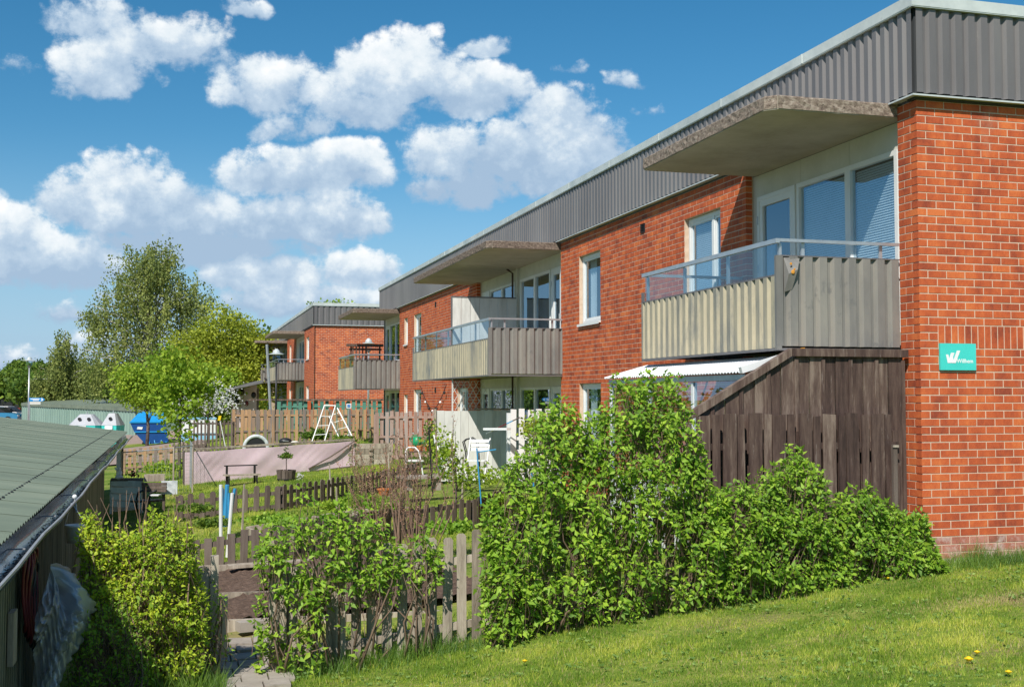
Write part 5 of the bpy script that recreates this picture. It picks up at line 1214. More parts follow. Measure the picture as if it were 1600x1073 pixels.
for k in range(6): a_ = .35+random.uniform(-.12,.12); mb = MB(); mb.obox((3.7+random.uniform(-.1,.1), 22.6+k*.07, g(3.7,22.6)+.05+.028*(k % 3)), (.62*math.cos(a_), .62*math.sin(a_), 0), (-.06*math.sin(a_), .06*math.cos(a_), 0), (0,0,.012), random.uniform(-.2,.3)); mb.build('plank', M['greywood'], t)
for k, (x, y, lab) in enumerate(((.95,18.6,'leftmost rough stake standing near the blue poles'),(2.5,19.1,'rough stake at the corner of the second bed'),(3.2,25.6,'tall thin stake by the bend of the round-topped fence'),(4.5,25.8,'grey stake among the grass left of the stone table'),(5.4,22.6,'weathered stake behind the dark sagging fence'))): mb = MB(); z = g(x, y); mb.tube([(x, y, z-.05), (x+random.uniform(-.05,.05), y, z+random.uniform(.7,1.15))], [.02,.015], 5); solo(mb, 'stake', M['greywood'], lab, 'stake', (x, y, z))
# low garden fences
fence('low dark picket fence directly behind the vegetable bed', [(.05, 16.9), (1.45, 16.75)], .50, .105, .055, .018, 'brownwood', (.22, .84), 1.4, 'flat', lean=.01)
fence('dark sagging picket fence climbing right behind the small lilac', [(1.55, 16.8), (2.7, 18.0), (4.9, 19.5), (6.3, 21.6)], .50, .10, .07, .018, 'brownwood', (.25, .85), 1.5, 'flat', lean=.03, jit=.03)
fence('grey round-topped picket fence across the middle garden', [(.0, 24.1), (2.0, 23.8), (3.0, 24.9), (4.7, 27.3), (5.6, 28.3)], .50, .11, .10, .018, 'brownwood', (.2, .72), 1.7, 'round', lean=.02, jit=.02)
for (px, py, top, lab, mt_, dx, D) in ((345,865,757,'white pole leaning in the group of garden poles, leftmost','whiteplastic',0,17.6),(351,822,757,'thick blue pole leaning beside the leftmost white pole','bluep',4,20.5),(348,822,762,'thin pale blue pole between white and thick blue poles','bluep',-2,20.6),(358,822,770,'short blue pole in the middle of the pole group','bluep',-1,20.5),(357,822,763,'blue pole leaning rightward in the pole group','bluep',10,20.7),(355,870,770,'rightmost white pole leaning right in the pole group','whiteplastic',8,17.6)):
    if 'bluep' not in M: M['bluep'] = plain('blue_paint', (.05,.30,.55), .4, obj_rand=0)
    p = at(px, py, D); q = at(px+dx, top, D); mb = MB(); r_ = .038 if 'thick' in lab else .026; mb.tube([p, q], r_, 8); solo(mb, 'garden_pole', M[mt_], lab, 'pole', p, 'poles leaning by the low fences', smooth=False)

# ------------------------------------------------------------------ middle garden
def Pz(px, py, z):                                   # sight line at a given height
    d = at(px, py, 1)-Vector((0,0,1.84)); return Vector((0,0,1.84))+d*((z-1.84)/d.z)
# pink cloth screen
A_ = Vector((.15, 31.9, 0)); B_ = Vector((4.86, 33.7, 0)); M['pink'] = mat('faded_pink_cloth', [(.62,.45,.50),(.70,.53,.58),(.76,.60,.64)], scale=1.2, rough=.9, bump=.12, bscale=9, coord='World', wear=(.58,.42,.46), wear_scale=1.0, wear_pos=(.5,.8))
t = thing('cloth_screen', 'long faded pink cloth stretched along a low rail fence', 'screen', (.15, 31.9, -.45))
V=[];F=[]; nu, nv = 150, 26; dr = (B_-A_).normalized(); nr_ = Vector((dr.y, -dr.x, 0))
for j in range(nv+1):
    v_ = j/nv
    for i_ in range(nu+1):
        u_ = i_/nu; p = A_+(B_-A_)*u_; zt = .43+.19*u_-(.018*abs(math.sin(u_*9.4))**2 if u_ < .98 else 0)*(1-v_); zb = -.44+.34*u_
        if v_ < .5: zt -= 0
        z = zt+(zb-zt)*v_; w_ = .020*math.sin(u_*17+v_*2)+.010*math.sin(u_*9-v_*5)+.008*math.sin((u_*4.4+v_*.9)*9+1)*max(0, math.sin(u_*6-1))**2+.002*math.sin((u_*6+v_*1.1)*19)*max(0, math.sin(u_*11))
        q = p+nr_*(.05+w_*(.4+.6*math.sin(v_*math.pi))); V.append((q.x, q.y, z))
for j in range(nv):
    for i_ in range(nu): b0 = j*(nu+1)+i_; F.append((b0, b0+nu+1, b0+nu+2, b0+1))
mb = MB(); mb.add(V, F); mb.build('cloth', M['pink'], t, smooth=True)
for k in range(4): p = A_.lerp(B_, k/4); q = A_.lerp(B_, (k+1)/4); mb = MB(); mb.beam((p.x, p.y, .49+.17*k/4), (q.x, q.y, .49+.17*(k+1)/4), .09, .05); mb.build('top_rail', M['greywood'], t)
for k in range(5): p = A_.lerp(B_, k/4); mb = MB(); mb.box(p.x-.03, p.y+.03, -.6, p.x+.03, p.y+.09, .50+.12*k/4); mb.build('post', M['brownwood'], t)
mb = MB(); q = B_; mb.tube([(q.x, q.y-.1, .62), (q.x-.75, q.y-.42, .18), (q.x-1.35, q.y-.62, -.12)], .022, 6); mb.build('strap', M['brownwood'], t)
mb = MB(); p = A_.lerp(B_, .02); mb.beam((A_.x, A_.y-.06, -.50), (B_.x, B_.y-.06, -.13), .04, .09); mb.build('base_board', M['brownwood'], t)
# bench, tub, conifer
def boxes(mb, base, rz, lst):
    c, s = math.cos(rz), math.sin(rz); B = Vector(base)
    for (x, y, z, dx, dy, dz) in lst: mb.obox(B+Vector((x*c-y*s, x*s+y*c, z)), (dx/2*c, dx/2*s, 0), (-dy/2*s, dy/2*c, 0), (0,0,dz/2))
bs = gpt(378, 758); rz = math.atan2(B_.y-A_.y, B_.x-A_.x)*.6
t = thing('garden_bench', 'simple bench with pale seat and dark frame in front of the pink cloth', 'bench', bs)
mb = MB(); boxes(mb, bs, rz, [(0,0,.27,.92,.24,.035)]); mb.build('seat', M['greywood'], t)
mb = MB(); boxes(mb, bs, rz, [(0,.12,.50,.86,.025,.03)]); mb.build('back_rail', M['black'], t)
for sx in (-.36, .36):
    mb = MB(); boxes(mb, bs, rz, [(sx,.12,.25,.05,.04,.5)]); mb.build('leg', M['black'], t); mb = MB(); boxes(mb, bs, rz, [(sx,-.09,.125,.04,.04,.25)]); mb.build('leg', M['black'], t)
p = gpt(447, 752); t = thing('planter_tub', 'round wooden tub in front of the pink cloth', 'planter', p)
n_ = 16
for k in range(n_):
    a_ = 2*math.pi*k/n_; mb = MB(); c = Vector((p.x+.22*math.cos(a_), p.y+.22*math.sin(a_), p.z+.15)); mb.obox(c, (-.040*math.sin(a_), .040*math.cos(a_), 0), (.012*math.cos(a_), .012*math.sin(a_), 0), (.02*math.cos(a_), .02*math.sin(a_), .15), random.uniform(-.2,.2)); mb.build('stave', M['brownwood'], t)
mb = MB(); mb.lathe(p, [(0,.26),(.21,.26)], 16); mb.build('soil_fill', M['soil'], t); mb = MB(); mb.lathe(p, [(.232,.05),(.24,.05),(.24,.08),(.232,.08)], 20); mb.build('hoop', M['black'], t)
tree('small_conifer', 'little conifer growing in the round tub', (p.x, p.y, p.z+.26), .62, [(0,0,.12,.17,.17,.12),(0,0,.30,.12,.12,.14),(0,0,.48,.06,.06,.16)], 90, 10, .045, 'bushleaf', spread=.035, trunkr=.015, seed=51, limbs=8, cat='conifer')
mb = MB(); 
for k in range(30): a_ = random.uniform(0,6.28); r_ = random.uniform(0,.12); mb.sphere((p.x+.32+r_*math.cos(a_), p.y-.05+r_*math.sin(a_), p.z+random.uniform(.03,.2)), .022, 5, 3)
solo(mb, 'flower_clump', M['blossom'], 'clump of small white flowers right of the round tub', 'flowers', p+Vector((.32,0,0)))
# log pallet stack
t = thing('timber_retaining_wall', 'low grey stack of notched timbers at the right end of the pink cloth', 'garden wall', (4.9, 33.4, -.35))
for k in range(5):
    for j in range(2): mb = MB(); mb.obox((5.02+j*.62, 33.75+j*.10, -.14+k*.15), (.305,.04,0), (-.01,.055,0), (0,0,.072), random.uniform(-.2,.3)); mb.build('timber', M['greywood'], t)
for k in range(4):
    for j in range(3): mb = MB(); mb.obox((4.74+j*.60, 33.70+j*.08, -.065+k*.15), (.05,.01,0), (-.01,.09,0), (0,0,.05), .1); mb.build('timber_end', M['greywood'], t)
# wire fence with posts left of the cloth
t = thing('wire_fence', 'rusty wire mesh fence on thin posts around the young tree', 'wire fence', (-1.3, 29.5, -.7))
pts = [(-1.3, 29.6), (-.1, 29.5), (.35, 29.9), (.3, 31.8)]
for s_ in range(3):
    p, q = Vector(pts[s_]), Vector(pts[s_+1]); L_ = (q-p).length; n_ = int(L_/.09); mb = MB()
    for k in range(n_+1): c = p.lerp(q, k/n_); z = g(c.x, c.y); mb.tube([(c.x, c.y, z), (c.x, c.y, z+1.12)], .0022, 3, cap=False)
    for k in range(12): z0_ = g(p.x, p.y)+.09*k+.06; mb.tube([(p.x, p.y, z0_), (q.x, q.y, z0_)], .0022, 3, cap=False)
    mb.build('wire_mesh', M['alu'], t, kind='stuff'); mb = MB(); mb.tube([(p.x, p.y, g(p.x,p.y)+1.15), (q.x, q.y, g(q.x,q.y)+1.15)], .014, 6); mb.build('top_wire', M['alu'], t)
    mb = MB(); mb.tube([(p.x, p.y, g(p.x,p.y)-.1), (p.x, p.y, g(p.x,p.y)+1.18)], .022, 6); mb.build('post', M['greywood'], t)
# back fences
fence('orange-brown board fence with gaps below the yard and blue skip', [(-1.75, 40.7), (-.2, 40.6)], .80, .10, .065, .02, 'tanwood', (.25, .8), 1.5, 'flat', double=True)
fence('short brown picket gate section beside the young tree trunk', [(-.15, 41.2), (.9, 41.0)], .85, .06, .09, .02, 'brownwood', (.2, .85), 1.0, 'flat')
pa, pb = at(296, 660, 47), at(345, 660, 47)
fence('tall dark open picket fence left of the orange-brown back fence', [(pa.x, pa.y), (pb.x+.5, pb.y)], 1.25, .07, .08, .02, 'brownwood', (.15, .55, .9), 1.6, 'flat', level=-.30)
fence('tall orange-brown and grey board fence across the back of the gardens', [(2.15, 50.0), (8.15, 50.0)], 1.52, .125, .035, .02, 'tanwood', (.08, .42, .85), 1.9, 'flat', level=-.17, double=True, name='board_fence', bname='board')
fence('pinkish grey board fence between the terraces right of the ladders', [(5.85, 36.0), (7.8, 36.0)], 1.50, .11, .04, .02, 'pinkwood', (.1, .5, .9), 1.9, 'flat', level=-.10, double=True, name='board_fence', bname='board', jit=.03)
fence('green painted board fence below the second house', [(4.6, 58), (9.7, 58)], 1.35, .17, .09, .02, 'greenwood', (.2, .8), 1.7, 'flat', level=.35, double=True, name='board_fence', bname='board')
mb = MB(); mb.box(3.2, 57.9, 1.73, 9.8, 58.05, 1.80); solo(mb, 'pergola_rail', M['darkwood'], 'thin dark rail running above the green fence', 'rail', (6.5, 58, 1.7))
for xx, lb in ((6.05, 'left red-brown upright between green fence panels'), (7.15, 'right red-brown upright between green fence panels')): mb = MB(); mb.box(xx, 57.8, .35, xx+.16, 57.86, 1.72); solo(mb, 'fence_upright', M['rust'] if 0 else M['brick'], lb, 'post', (xx, 57.8, .35))
t = thing('notice_sign', 'small white square sign with blue tick mark above the back fence', 'sign', at(545, 634, 49)); M['signblue'] = plain('sign_blue', (.02,.20,.55), .4, obj_rand=0)
c = at(545, 634, 49); mb = MB(); mb.box(c.x-.10, c.y-.01, c.z-.10, c.x+.10, c.y+.01, c.z+.10); mb.build('plate', M['signwhite'], t)
mb = MB(); mb.box(c.x-.065, c.y-.015, c.z-.06, c.x+.065, c.y-.0105, c.z+.06); mb.build('symbol', M['signblue'], t); mb = MB(); mb.beam((c.x-.04, c.y-.018, c.z), (c.x-.01, c.y-.018, c.z-.03), .004, .02, up=(0,1,0)); mb.beam((c.x-.01, c.y-.0175, c.z-.03), (c.x+.05, c.y-.0175, c.z+.04), .004, .02, up=(0,1,0)); mb.build('tick', M['signwhite'], t, kind='stuff')
mb = MB(); mb.tube([(c.x, c.y+.03, -.2), (c.x, c.y+.03, c.z)], .02, 6); mb.build('post', M['alu'], t)
# terrace wall of white boards with lattice above
t = thing('white_board_fence', 'white limed board fence dividing the terraces under the middle balcony', 'fence', (5.95, 27.6, 0))
x = 5.95; k = 0
while x < 7.86:
    w = [.20,.21,.19][k % 3]; mb = MB(); b_ = min(x+w, 7.90); mb.box(x+.003, 27.6+(k % 2)*.006, -.15, b_-.003, 27.622+(k % 2)*.006, 1.54+random.uniform(-.006,.006), random.uniform(-.15,.2)); mb.build('board', M['whitewood'], t); x += w; k += 1
mb = MB(); mb.box(5.90, 27.56, -.15, 5.945, 27.64, 1.58); mb.build('post', M['greywood'], t); mb = MB(); mb.box(6.9, 27.57, 1.556, 7.95, 27.66, 1.60); mb.build('cap_board', M['greywood'], t)
t = thing('lattice_panel', 'pale diamond lattice panel standing on the white board fence', 'lattice', (6.8, 27.6, 1.6))
fx0, fx1, fz0, fz1 = 6.38, 7.22, 1.56, 2.26
def clipseg(x0_, z0_, dx, dz):
    ts = [];  lo, hi = -1e9, 1e9
    for o_, d_, a, b_ in ((x0_, dx, fx0, fx1), (z0_, dz, fz0, fz1)):
        t0, t1 = (a-o_)/d_, (b_-o_)/d_; lo = max(lo, min(t0,t1)); hi = min(hi, max(t0,t1))
    return (lo, hi) if hi > lo else None
k = -8
while k < 9:
    for sg, yy in ((1, 27.655), (-1, 27.667)):
        c_ = clipseg(6.8+k*.155, 1.91, .60*sg, 1.0)
        if c_ and c_[1]-c_[0] > .06: mb = MB(); x0_, z0_ = 6.8+k*.155, 1.91; mb.beam((x0_+.60*sg*c_[0], yy, z0_+c_[0]), (x0_+.60*sg*c_[1], yy, z0_+c_[1]), .010, .018, up=(0,1,0)); mb.build('slat', M['whitewood'], t)
    k += 1
mb = MB(); mb.box(fx0-.03, 27.65, 1.2, fx0, 27.69, 2.3); mb.build('frame_post', M['whitewood'], t)
fence('bright white picket fence in front of the ground floor windows', [(6.85, 24.3), (7.9, 24.3)], 1.62, .125, .075, .022, 'white', (.45, .62), 1.05, 'flat', level=-.03, bname='picket')
a_, b_ = at(760, 677, 25.3), at(812, 652, 24.6)
t = thing('striped_stick', 'white stick with red and blue bands leaning against the white pickets', 'stick', a_)
for f0, f1, mt_ in ((0,.35,'white'),(.35,.62,'hose_red'),(.62,.8,'bluep'),(.8,1,'brownwood')): mb = MB(); mb.tube([a_.lerp(b_, f0), a_.lerp(b_, f1)], .013, 6); mb.build('band', M[mt_], t)
mb = MB(); a2 = at(758, 670, 25.2); b2 = at(795, 670, 24.7); mb.beam(a2, b2, .12, .05); solo(mb, 'white_shelf_board', M['white'], 'short white horizontal board behind the leaning striped stick', 'board', a2)
# string of lights on the wall
t = thing('light_string', 'black festoon cable with small bulbs hanging below the middle balcony', 'string lights', (7.9, 37, 2.2)); pts = []
for k in range(15): u_ = k/14; pts.append(Vector((7.86, 39.0-4.0*u_, 2.25-.75*math.sin(u_*math.pi)**1.0)))
mb = MB(); mb.tube(pts, .012, 5); mb.build('cable', M['black'], t)
for k in range(1, 14, 2): q = pts[k]; mb = MB(); mb.sphere((q.x, q.y, q.z-.07), .045, 6, 5); mb.build('bulb', M['black'] if k % 4 == 1 else M['whiteplastic'], t, smooth=True)
# seating
def folding_chair(label, p, rz):
    t = thing('folding_chair', label, 'chair', p, 'white chairs on the terraces')
    def L(x, y, z): c, s = math.cos(rz), math.sin(rz); return Vector(p)+Vector((x*c-y*s, x*s+y*c, z))
    for k in range(4): mb = MB(); mb.beam(L(-.22, -.15+.10*k, .45), L(.22, -.15+.10*k, .45), .08, .02); mb.build('seat_slat', M['white'], t)
    for k in range(3): mb = MB(); mb.beam(L(-.22, .26+.02*k, .68+.09*k), L(.22, .26+.02*k, .68+.09*k), .02, .07); mb.build('back_slat', M['white'], t)
    for sx in (-.22, .22):
        mb = MB(); mb.tube([L(sx, -.28, 0), L(sx, .05, .45), L(sx, .31, .92)], .017, 6); mb.build('leg', M['white'], t); mb = MB(); mb.tube([L(sx*.92, .30, 0), L(sx*.92, -.18, .44)], .017, 6); mb.build('leg', M['white'], t)
    return t
q = Pz(702, 750, -.12); folding_chair('white slatted folding chair near the left end of the white board fence', (q.x, 26.6, -.12) if 0 else tuple(at(703, 745, 25.6)), .4)
folding_chair('white slatted folding chair right of the black wire arch', tuple(at(745, 752, 25.2)), -.5)
q = at(646, 746, 27.5); t = thing('tube_chair', 'white tube-framed chair beside the stone slab table', 'chair', q, 'white chairs on the terraces')
for sx in (-.2, .2): mb = MB(); mb.tube([q+Vector((sx,-.2,0)), q+Vector((sx*.9,.05,.42)), q+Vector((sx*.8,.2,.62)), q+Vector((sx*.4,.24,.70))], .018, 6); mb.build('leg', M['whiteplastic'], t, smooth=True)
mb = MB(); mb.obox(q+Vector((0,0,.40)), (.2,0,0), (0,.2,0), (0,0,.015)); mb.build('seat', M['whiteplastic'], t); mb = MB(); mb.tube([q+Vector((-.08,.24,.70)), q+Vector((.08,.24,.70))], .018, 6); mb.build('back_bar', M['whiteplastic'], t)
q = at(660, 765, 24.3); t = thing('stone_table', 'low pale stone slab table beside the bare shrubs', 'table', q)
mb = MB(); mb.obox(q+Vector((0,0,.27)), (.46,.06,0), (-.05,.30,0), (0,0,.025)); mb.build('top', M['slab'], t)
for sx in (-.3, .3): mb = MB(); mb.obox(q+Vector((sx,0,.12)), (.05,0,0), (0,.2,0), (0,0,.12)); mb.build('leg', M['slab'], t)
a0 = at(722, 760, 26.0); t = thing('wire_arch', 'black bent wire arch standing before the white board fence', 'plant support', a0)
for dx in (0, .10):
    mb = MB(); mb.tube([at(733+dx*20, 760, 26), at(727+dx*25, 705, 26), at(723+dx*25, 690, 26), at(728+dx*20, 686, 26), at(739+dx*30, 683+dx*18, 26), at(744+dx*30, 688+dx*10, 26), at(748+dx*15, 722, 26), at(750+dx*10, 760, 26)], .013, 6); mb.build('hoop', M['black'], t)
# shelf with watering can and pots
q = at(662, 705, 31.5); t = thing('plant_shelf', 'dark shelf with terracotta pots against the pinkish fence', 'shelf', q)
mb = MB(); mb.box(q.x-.42, q.y-.1, q.z-.02, q.x+.42, q.y+.15, q.z+.01); mb.build('shelf_board', M['darkwood'], t)
for sx in (-.38, .38): mb = MB(); mb.box(q.x+sx-.02, q.y-.05, -.2, q.x+sx+.02, q.y+.12, q.z-.021); mb.build('leg', M['darkwood'], t)
M['terra'] = plain('terracotta', (.62,.20,.05), .8, obj_rand=0)
for k, lb in enumerate(('leftmost orange pot on the dark plant shelf', 'second orange pot from the left on the plant shelf', 'third orange pot from the left on the plant shelf', 'rightmost orange pot on the dark plant shelf')):
    c = Vector((q.x-.32+k*.21, q.y, q.z+.011)); mb = MB(); mb.lathe(c, [(0,0),(.055,0),(.08,.12),(.088,.12),(.088,.15),(.07,.15),(.05,.02),(0,.02)], 12); solo(mb, 'flower_pot', M['terra'], lb, 'pot', c, 'orange pots on the plant shelf')
M['cangreen'] = plain('green_plastic', (.01,.30,.12), .4, obj_rand=0)
c = at(652, 688, 31.6); t = thing('watering_can', 'green watering can hanging on the pinkish fence', 'watering can', c)
mb = MB(); mb.lathe((c.x, c.y, c.z-.17), [(0,0),(.13,0),(.12,.26),(.05,.28),(0,.28)], 12); mb.build('body', M['cangreen'], t, smooth=True); mb = MB(); mb.tube([(c.x+.1, c.y, c.z-.1), (c.x+.25, c.y, c.z+.02), (c.x+.30, c.y, c.z+.12)], [.035,.022,.02], 8); mb.build('spout', M['cangreen'], t); mb = MB(); mb.tube([(c.x-.11, c.y, c.z-.08), (c.x-.20, c.y, c.z+.02), (c.x-.12, c.y, c.z+.13), (c.x, c.y, c.z+.14)], .014, 6); mb.build('handle', M['cangreen'], t)
c = Pz(597, 768, -.28) if 0 else at(601, 773, 22); mb = MB(); mb.lathe(c, [(0,0),(.10,0),(.14,.10),(.15,.10),(.15,.12),(.12,.12),(.09,.02),(0,.02)], 14); solo(mb, 'flower_pot', M['terra'], 'orange bowl standing in the grass between bare shrubs', 'pot', c)
for (x0_, y0_, x1_, y1_, D, lb, r_) in ((752,790,745,700,18,'tall light blue cane in front of the chair by the wire arch',.011),(836,775,830,735,16,'blue cane among the tall lilac leaves',.014),(747,706,775,702,20,'thin blue horizontal rail near the wire arch',.010),(676,775,670,668,19,'thin black rod standing in the garden before the stone table',.013)):
    mb = MB(); mb.tube([at(x0_, y0_, D), at(x1_, y1_, D)], r_, 6); solo(mb, 'garden_cane', M['black'] if 'black rod' in lb else M['bluep'], lb, 'cane', at(x0_, y0_, D))

# bare shrubs with reddish stems and buds
M['bud'] = leafmat('pink_buds', (.30,.13,.09), (.50,.34,.22), .3, .0, 3.0); M['buddy'] = leafmat('fresh_bud_leaf', (.12,.22,.03), (.40,.45,.08), .4, .0, 3.0)
def bare_shrub(label, px, py, D, top, halfw, n, seed, thick=.008, bud='bud'):
    R = np.random.default_rng(seed); p = at(px, py, D); b = Vector((p.x, p.y, g(p.x, p.y))); H_ = at(px, top, D).z-b.z; wd = halfw*D/1830; T = thing('bare_shrub', label, 'shrub', b); bp=[]
    for k in range(n):
        a_ = R.uniform(0, 6.28); r_ = wd*R.uniform(.15,1); h_ = H_*R.uniform(.6,1.0); e = b+Vector((r_*math.cos(a_), r_*.6*math.sin(a_), h_)); s_ = b+Vector((R.normal(0,.04), R.normal(0,.04), 0)); m1 = s_.lerp(e, .4)+Vector((R.normal(0,.04)*h_, R.normal(0,.03)*h_, .06*h_)); m2 = s_.lerp(e, .72)+Vector((R.normal(0,.04)*h_, 0, .03*h_))
        mb = MB(); mb.tube([s_, m1, m2, e], [thick, thick*.7, thick*.45, thick*.2], 5); mb.build('stem', M['pinktwig'], T)
        for j in range(5):
            f = R.uniform(.35,.95); q = (m1.lerp(m2, (f-.35)/.4) if f < .75 else m2.lerp(e, (f-.75)/.25)); e2 = q+Vector((R.normal(0,.12), R.normal(0,.10), R.uniform(.10,.32)))*min(1, h_); bp.append((q, e2))
        for f in np.linspace(.3, 1, 22): q = s_.lerp(m1, f/.4) if f < .4 else (m1.lerp(m2, (f-.4)/.32) if f < .72 else m2.lerp(e, (f-.72)/.28)); bp.append((q, q+Vector((.001,0,.001))))
    A0 = np.array([x[0] for x in bp]); A1 = np.array([x[1] for x in bp]); V, Q = sticks(A0, A1, thick*.28, thick*.12); np_obj('twigs', V, Q, M['pinktwig'], T, kind='stuff')
    P = np.concatenate([A0+(A1-A0)*f for f in (.6,1.)]); P = P+R.normal(0,.008,P.shape); V, Q = leaf_arrays(P, R.normal(0,.6,P.shape)+[0,0,.6], R.uniform(.014,.034,len(P))*D/16, TD, TDQ, flat=.3, R=R); np_obj('buds', V, Q, M[bud], T, np.clip(R.normal(.5,.3,len(P)),0,1), kind='stuff')
bare_shrub('tallest bare shrub with reddish stems behind the thin lilac shoots', 652, 870, 14.5, 640, 66, 26, 61)
bare_shrub('bare shrub with pinkish buds left of the tallest one', 590, 810, 18, 665, 66, 24, 62, .007)
bare_shrub('bare shrub with a thick pale stem between the other two', 622, 830, 17, 655, 22, 9, 63, .014)
bare_shrub('low bare bush on the left edge of the bare shrubs', 552, 800, 19, 690, 22, 9, 64, .006, 'buddy')
tr('apple_tree', 'small sparse leafy apple tree in front of the white folding chairs', 712, 20, [(700,720,24,34),(690,690,20,26),(735,745,34,18),(765,745,24,16)], 665, 130, 9, .06, 'youngleaf', spread=.08, trunkr=.025, seed=71, limbs=24)
tr('climbing_plant', 'leafy climber at the left end of the white board fence', 676, 28, [(672,680,8,26),(680,705,10,20)], 655, 80, 9, .06, 'bushleaf', spread=.07, trunkr=.02, seed=72, limbs=8, cat='plant')
tr('reddish_bush', 'young reddish leafed bush in front of the white pickets', 850, 18, [(845,668,32,20),(870,690,26,26)], 645, 170, 10, .05, 'mapleleaf', spread=.06, trunkr=.02, seed=73, limbs=12, cat='shrub')
tr('ground_cover', 'leafy strawberry patch behind the low dark fence', 600, 19.5, [(590,788,40,6),(560,780,26,5)], 780, 120, 14, .05, 'lilac2', spread=.07, trunkr=.01, seed=74, limbs=2, cat='plants')

for k, (px, py, D, rw, hh, mt_, lb) in enumerate([
  (470,800,17.5,.30,.35,'lilac2','low leafy clump in the grass left of the middle bare shrub'),(520,772,21,.35,.30,'youngleaf','light green clump along the middle picket fence'),(330,790,20,.28,.28,'bushleaf','weedy clump at the foot of the garden poles'),
  (300,775,22,.35,.30,'bushleaf','weeds at the left end of the round-topped fence'),(420,786,19.5,.45,.22,'lilac2','spreading weeds between the two low fences'),(600,745,28,.30,.40,'mapleleaf','reddish perennial clump before the timber wall'),
  (655,735,30,.25,.45,'bushleaf','leafy pot plant by the plant shelf'),(770,775,21,.35,.40,'lilac','leafy currant bush in front of the white pickets'),(252,735,34,.45,.55,'youngleaf','bright green weeds behind the wire fence'),
  (700,800,16.5,.30,.35,'lilac2','weeds growing through the dark sagging fence'),(490,690,48,.5,.7,'bushleaf','small bush against the back fence left of the step ladder'),(536,700,44,.35,.45,'bushleaf','dark clump right of the ladder')]):
    p = at(px, py, D); b = (p.x, p.y, g(p.x, p.y)); tree('garden_plant', lb, b, hh, [(0,0,hh*.5,rw,rw,hh*.5),(rw*.6,0,hh*.35,rw*.6,rw*.6,hh*.35)], 60, 12, .055*max(1, D/22), mt_, spread=.05*max(1, D/25), trunkr=.008, seed=90+k, limbs=8, cat='plant', group='small plants dotted about the gardens')
# trampoline, covered grill, ladders at the back fence
c = at(400, 699, 46); t = thing('trampoline', 'small round trampoline stood on edge against the back fence', 'trampoline', (c.x, c.y, c.z-.5)); R0 = .50
V=[];F=[]; n_ = 32
for k in range(n_):
    a_ = 2*math.pi*k/n_
    for j in range(8): b_ = 2*math.pi*j/8; r_ = R0-.05+.07*math.cos(b_); V.append((c.x+r_*math.cos(a_), c.y+.045*math.sin(b_), c.z+r_*math.sin(a_)))
for k in range(n_):
    for j in range(8): F.append((k*8+j, ((k+1) % n_)*8+j, ((k+1) % n_)*8+(j+1) % 8, k*8+(j+1) % 8))
M['padding'] = mat('silver_padding', [(.30,.34,.36),(.75,.78,.78)], scale=9, rough=.4, coord='World', bump=.3); mb = MB(); mb.add(V, F); mb.build('padding_ring', M['padding'], t, smooth=True)
mb = MB(); mb.prism([(c.x+(R0-.09)*math.cos(2*math.pi*k/28), c.y, c.z+(R0-.09)*math.sin(2*math.pi*k/28)) for k in range(28)], (0,0,0), (0,.02,0)); mb.build('jump_mat', M['black'], t)
for a_ in (.8, 2.3): mb = MB(); mb.tube([(c.x+R0*math.cos(a_), c.y+.06, c.z+R0*math.sin(a_)), (c.x+R0*math.cos(a_), c.y+.35, c.z+R0*math.sin(a_))], .02, 6); mb.build('leg', M['alu'], t)
c = at(446, 690, 43); t = thing('covered_grill', 'black rounded barbecue grill behind the pink cloth', 'grill', (c.x, c.y, -.2)); mb = MB(); mb.sphere((c.x, c.y, c.z+.02), .24, 12, 8, sc=(1,.7,.55)); mb.build('lid', M['black'], t, smooth=True); mb = MB(); mb.obox((c.x, c.y, c.z-.10), (.22,0,0), (0,.14,0), (0,0,.06)); mb.build('bowl', M['black'], t)
for sx in (-.15,.15): mb = MB(); mb.tube([(c.x+sx, c.y, c.z-.16), (c.x+sx*1.4, c.y, -.25)], .015, 6); mb.build('leg', M['alu'], t)
mb = MB(); mb.tube([(c.x-.1, c.y-.18, c.z+.03), (c.x+.1, c.y-.18, c.z+.03)], .012, 6); mb.build('handle', M['alu'], t)
c = at(461, 690, 43); mb = MB(); mb.sphere((c.x, c.y, c.z-.02), .13, 10, 6, sc=(1.2,.6,.45)); solo(mb, 'cushion', M['offwhite'], 'pale grey bundle right of the black grill', 'bundle', c, smooth=True)
t = thing('step_ladder', 'white metal step ladder frame standing by the back fence', 'ladder', at(510, 691, 46))
def bar(x0_, y0_, x1_, y1_, D0, D1, r_=.024, nm='rail'): mb = MB(); mb.tube([at(x0_, y0_, D0), at(x1_, y1_, D1)], r_, 6); mb.build(nm, M['whiteplastic'], t)
bar(506.6,633,524.5,633.6,46,46); bar(507,633,487,691,46,45.3); bar(524,634,507,689,46,45.3); bar(508,634,509,688,46.1,46.9,.018); bar(524,634,531,685,46.1,47); bar(513,640,531,685,46.2,46.8,.018)
for f in (.3,.55,.8): bar(507+(487-507)*f, 633+58*f, 524+(507-524)*f, 634+55*f, 46-.7*f, 46-.7*f, .014, 'rung')
t = thing('ladder', 'white ladder leaning right beside the step ladder', 'ladder', at(551, 683, 46)); bar(527,637,551,683,46.6,46); bar(514,650,531,686,46.6,46)
for f in (.15,.4,.65,.9): bar(527+24*f, 637+46*f, 514+17*f+2, 642+44*f, 46.6-.6*f, 46.6-.6*f, .015, 'rung')
p_ = at(352, 697, 46); q_ = at(343, 653, 46); t = thing('broom', 'yellow-headed broom leaning on the left end of the back fence', 'broom', p_); mb = MB(); mb.tube([p_, q_], .016, 6); mb.build('stick', M['whiteplastic'], t); mb = MB(); mb.obox(q_, (.05,0,0), (0,.04,0), (.02,0,.09)); mb.build('head', M['petal'], t)

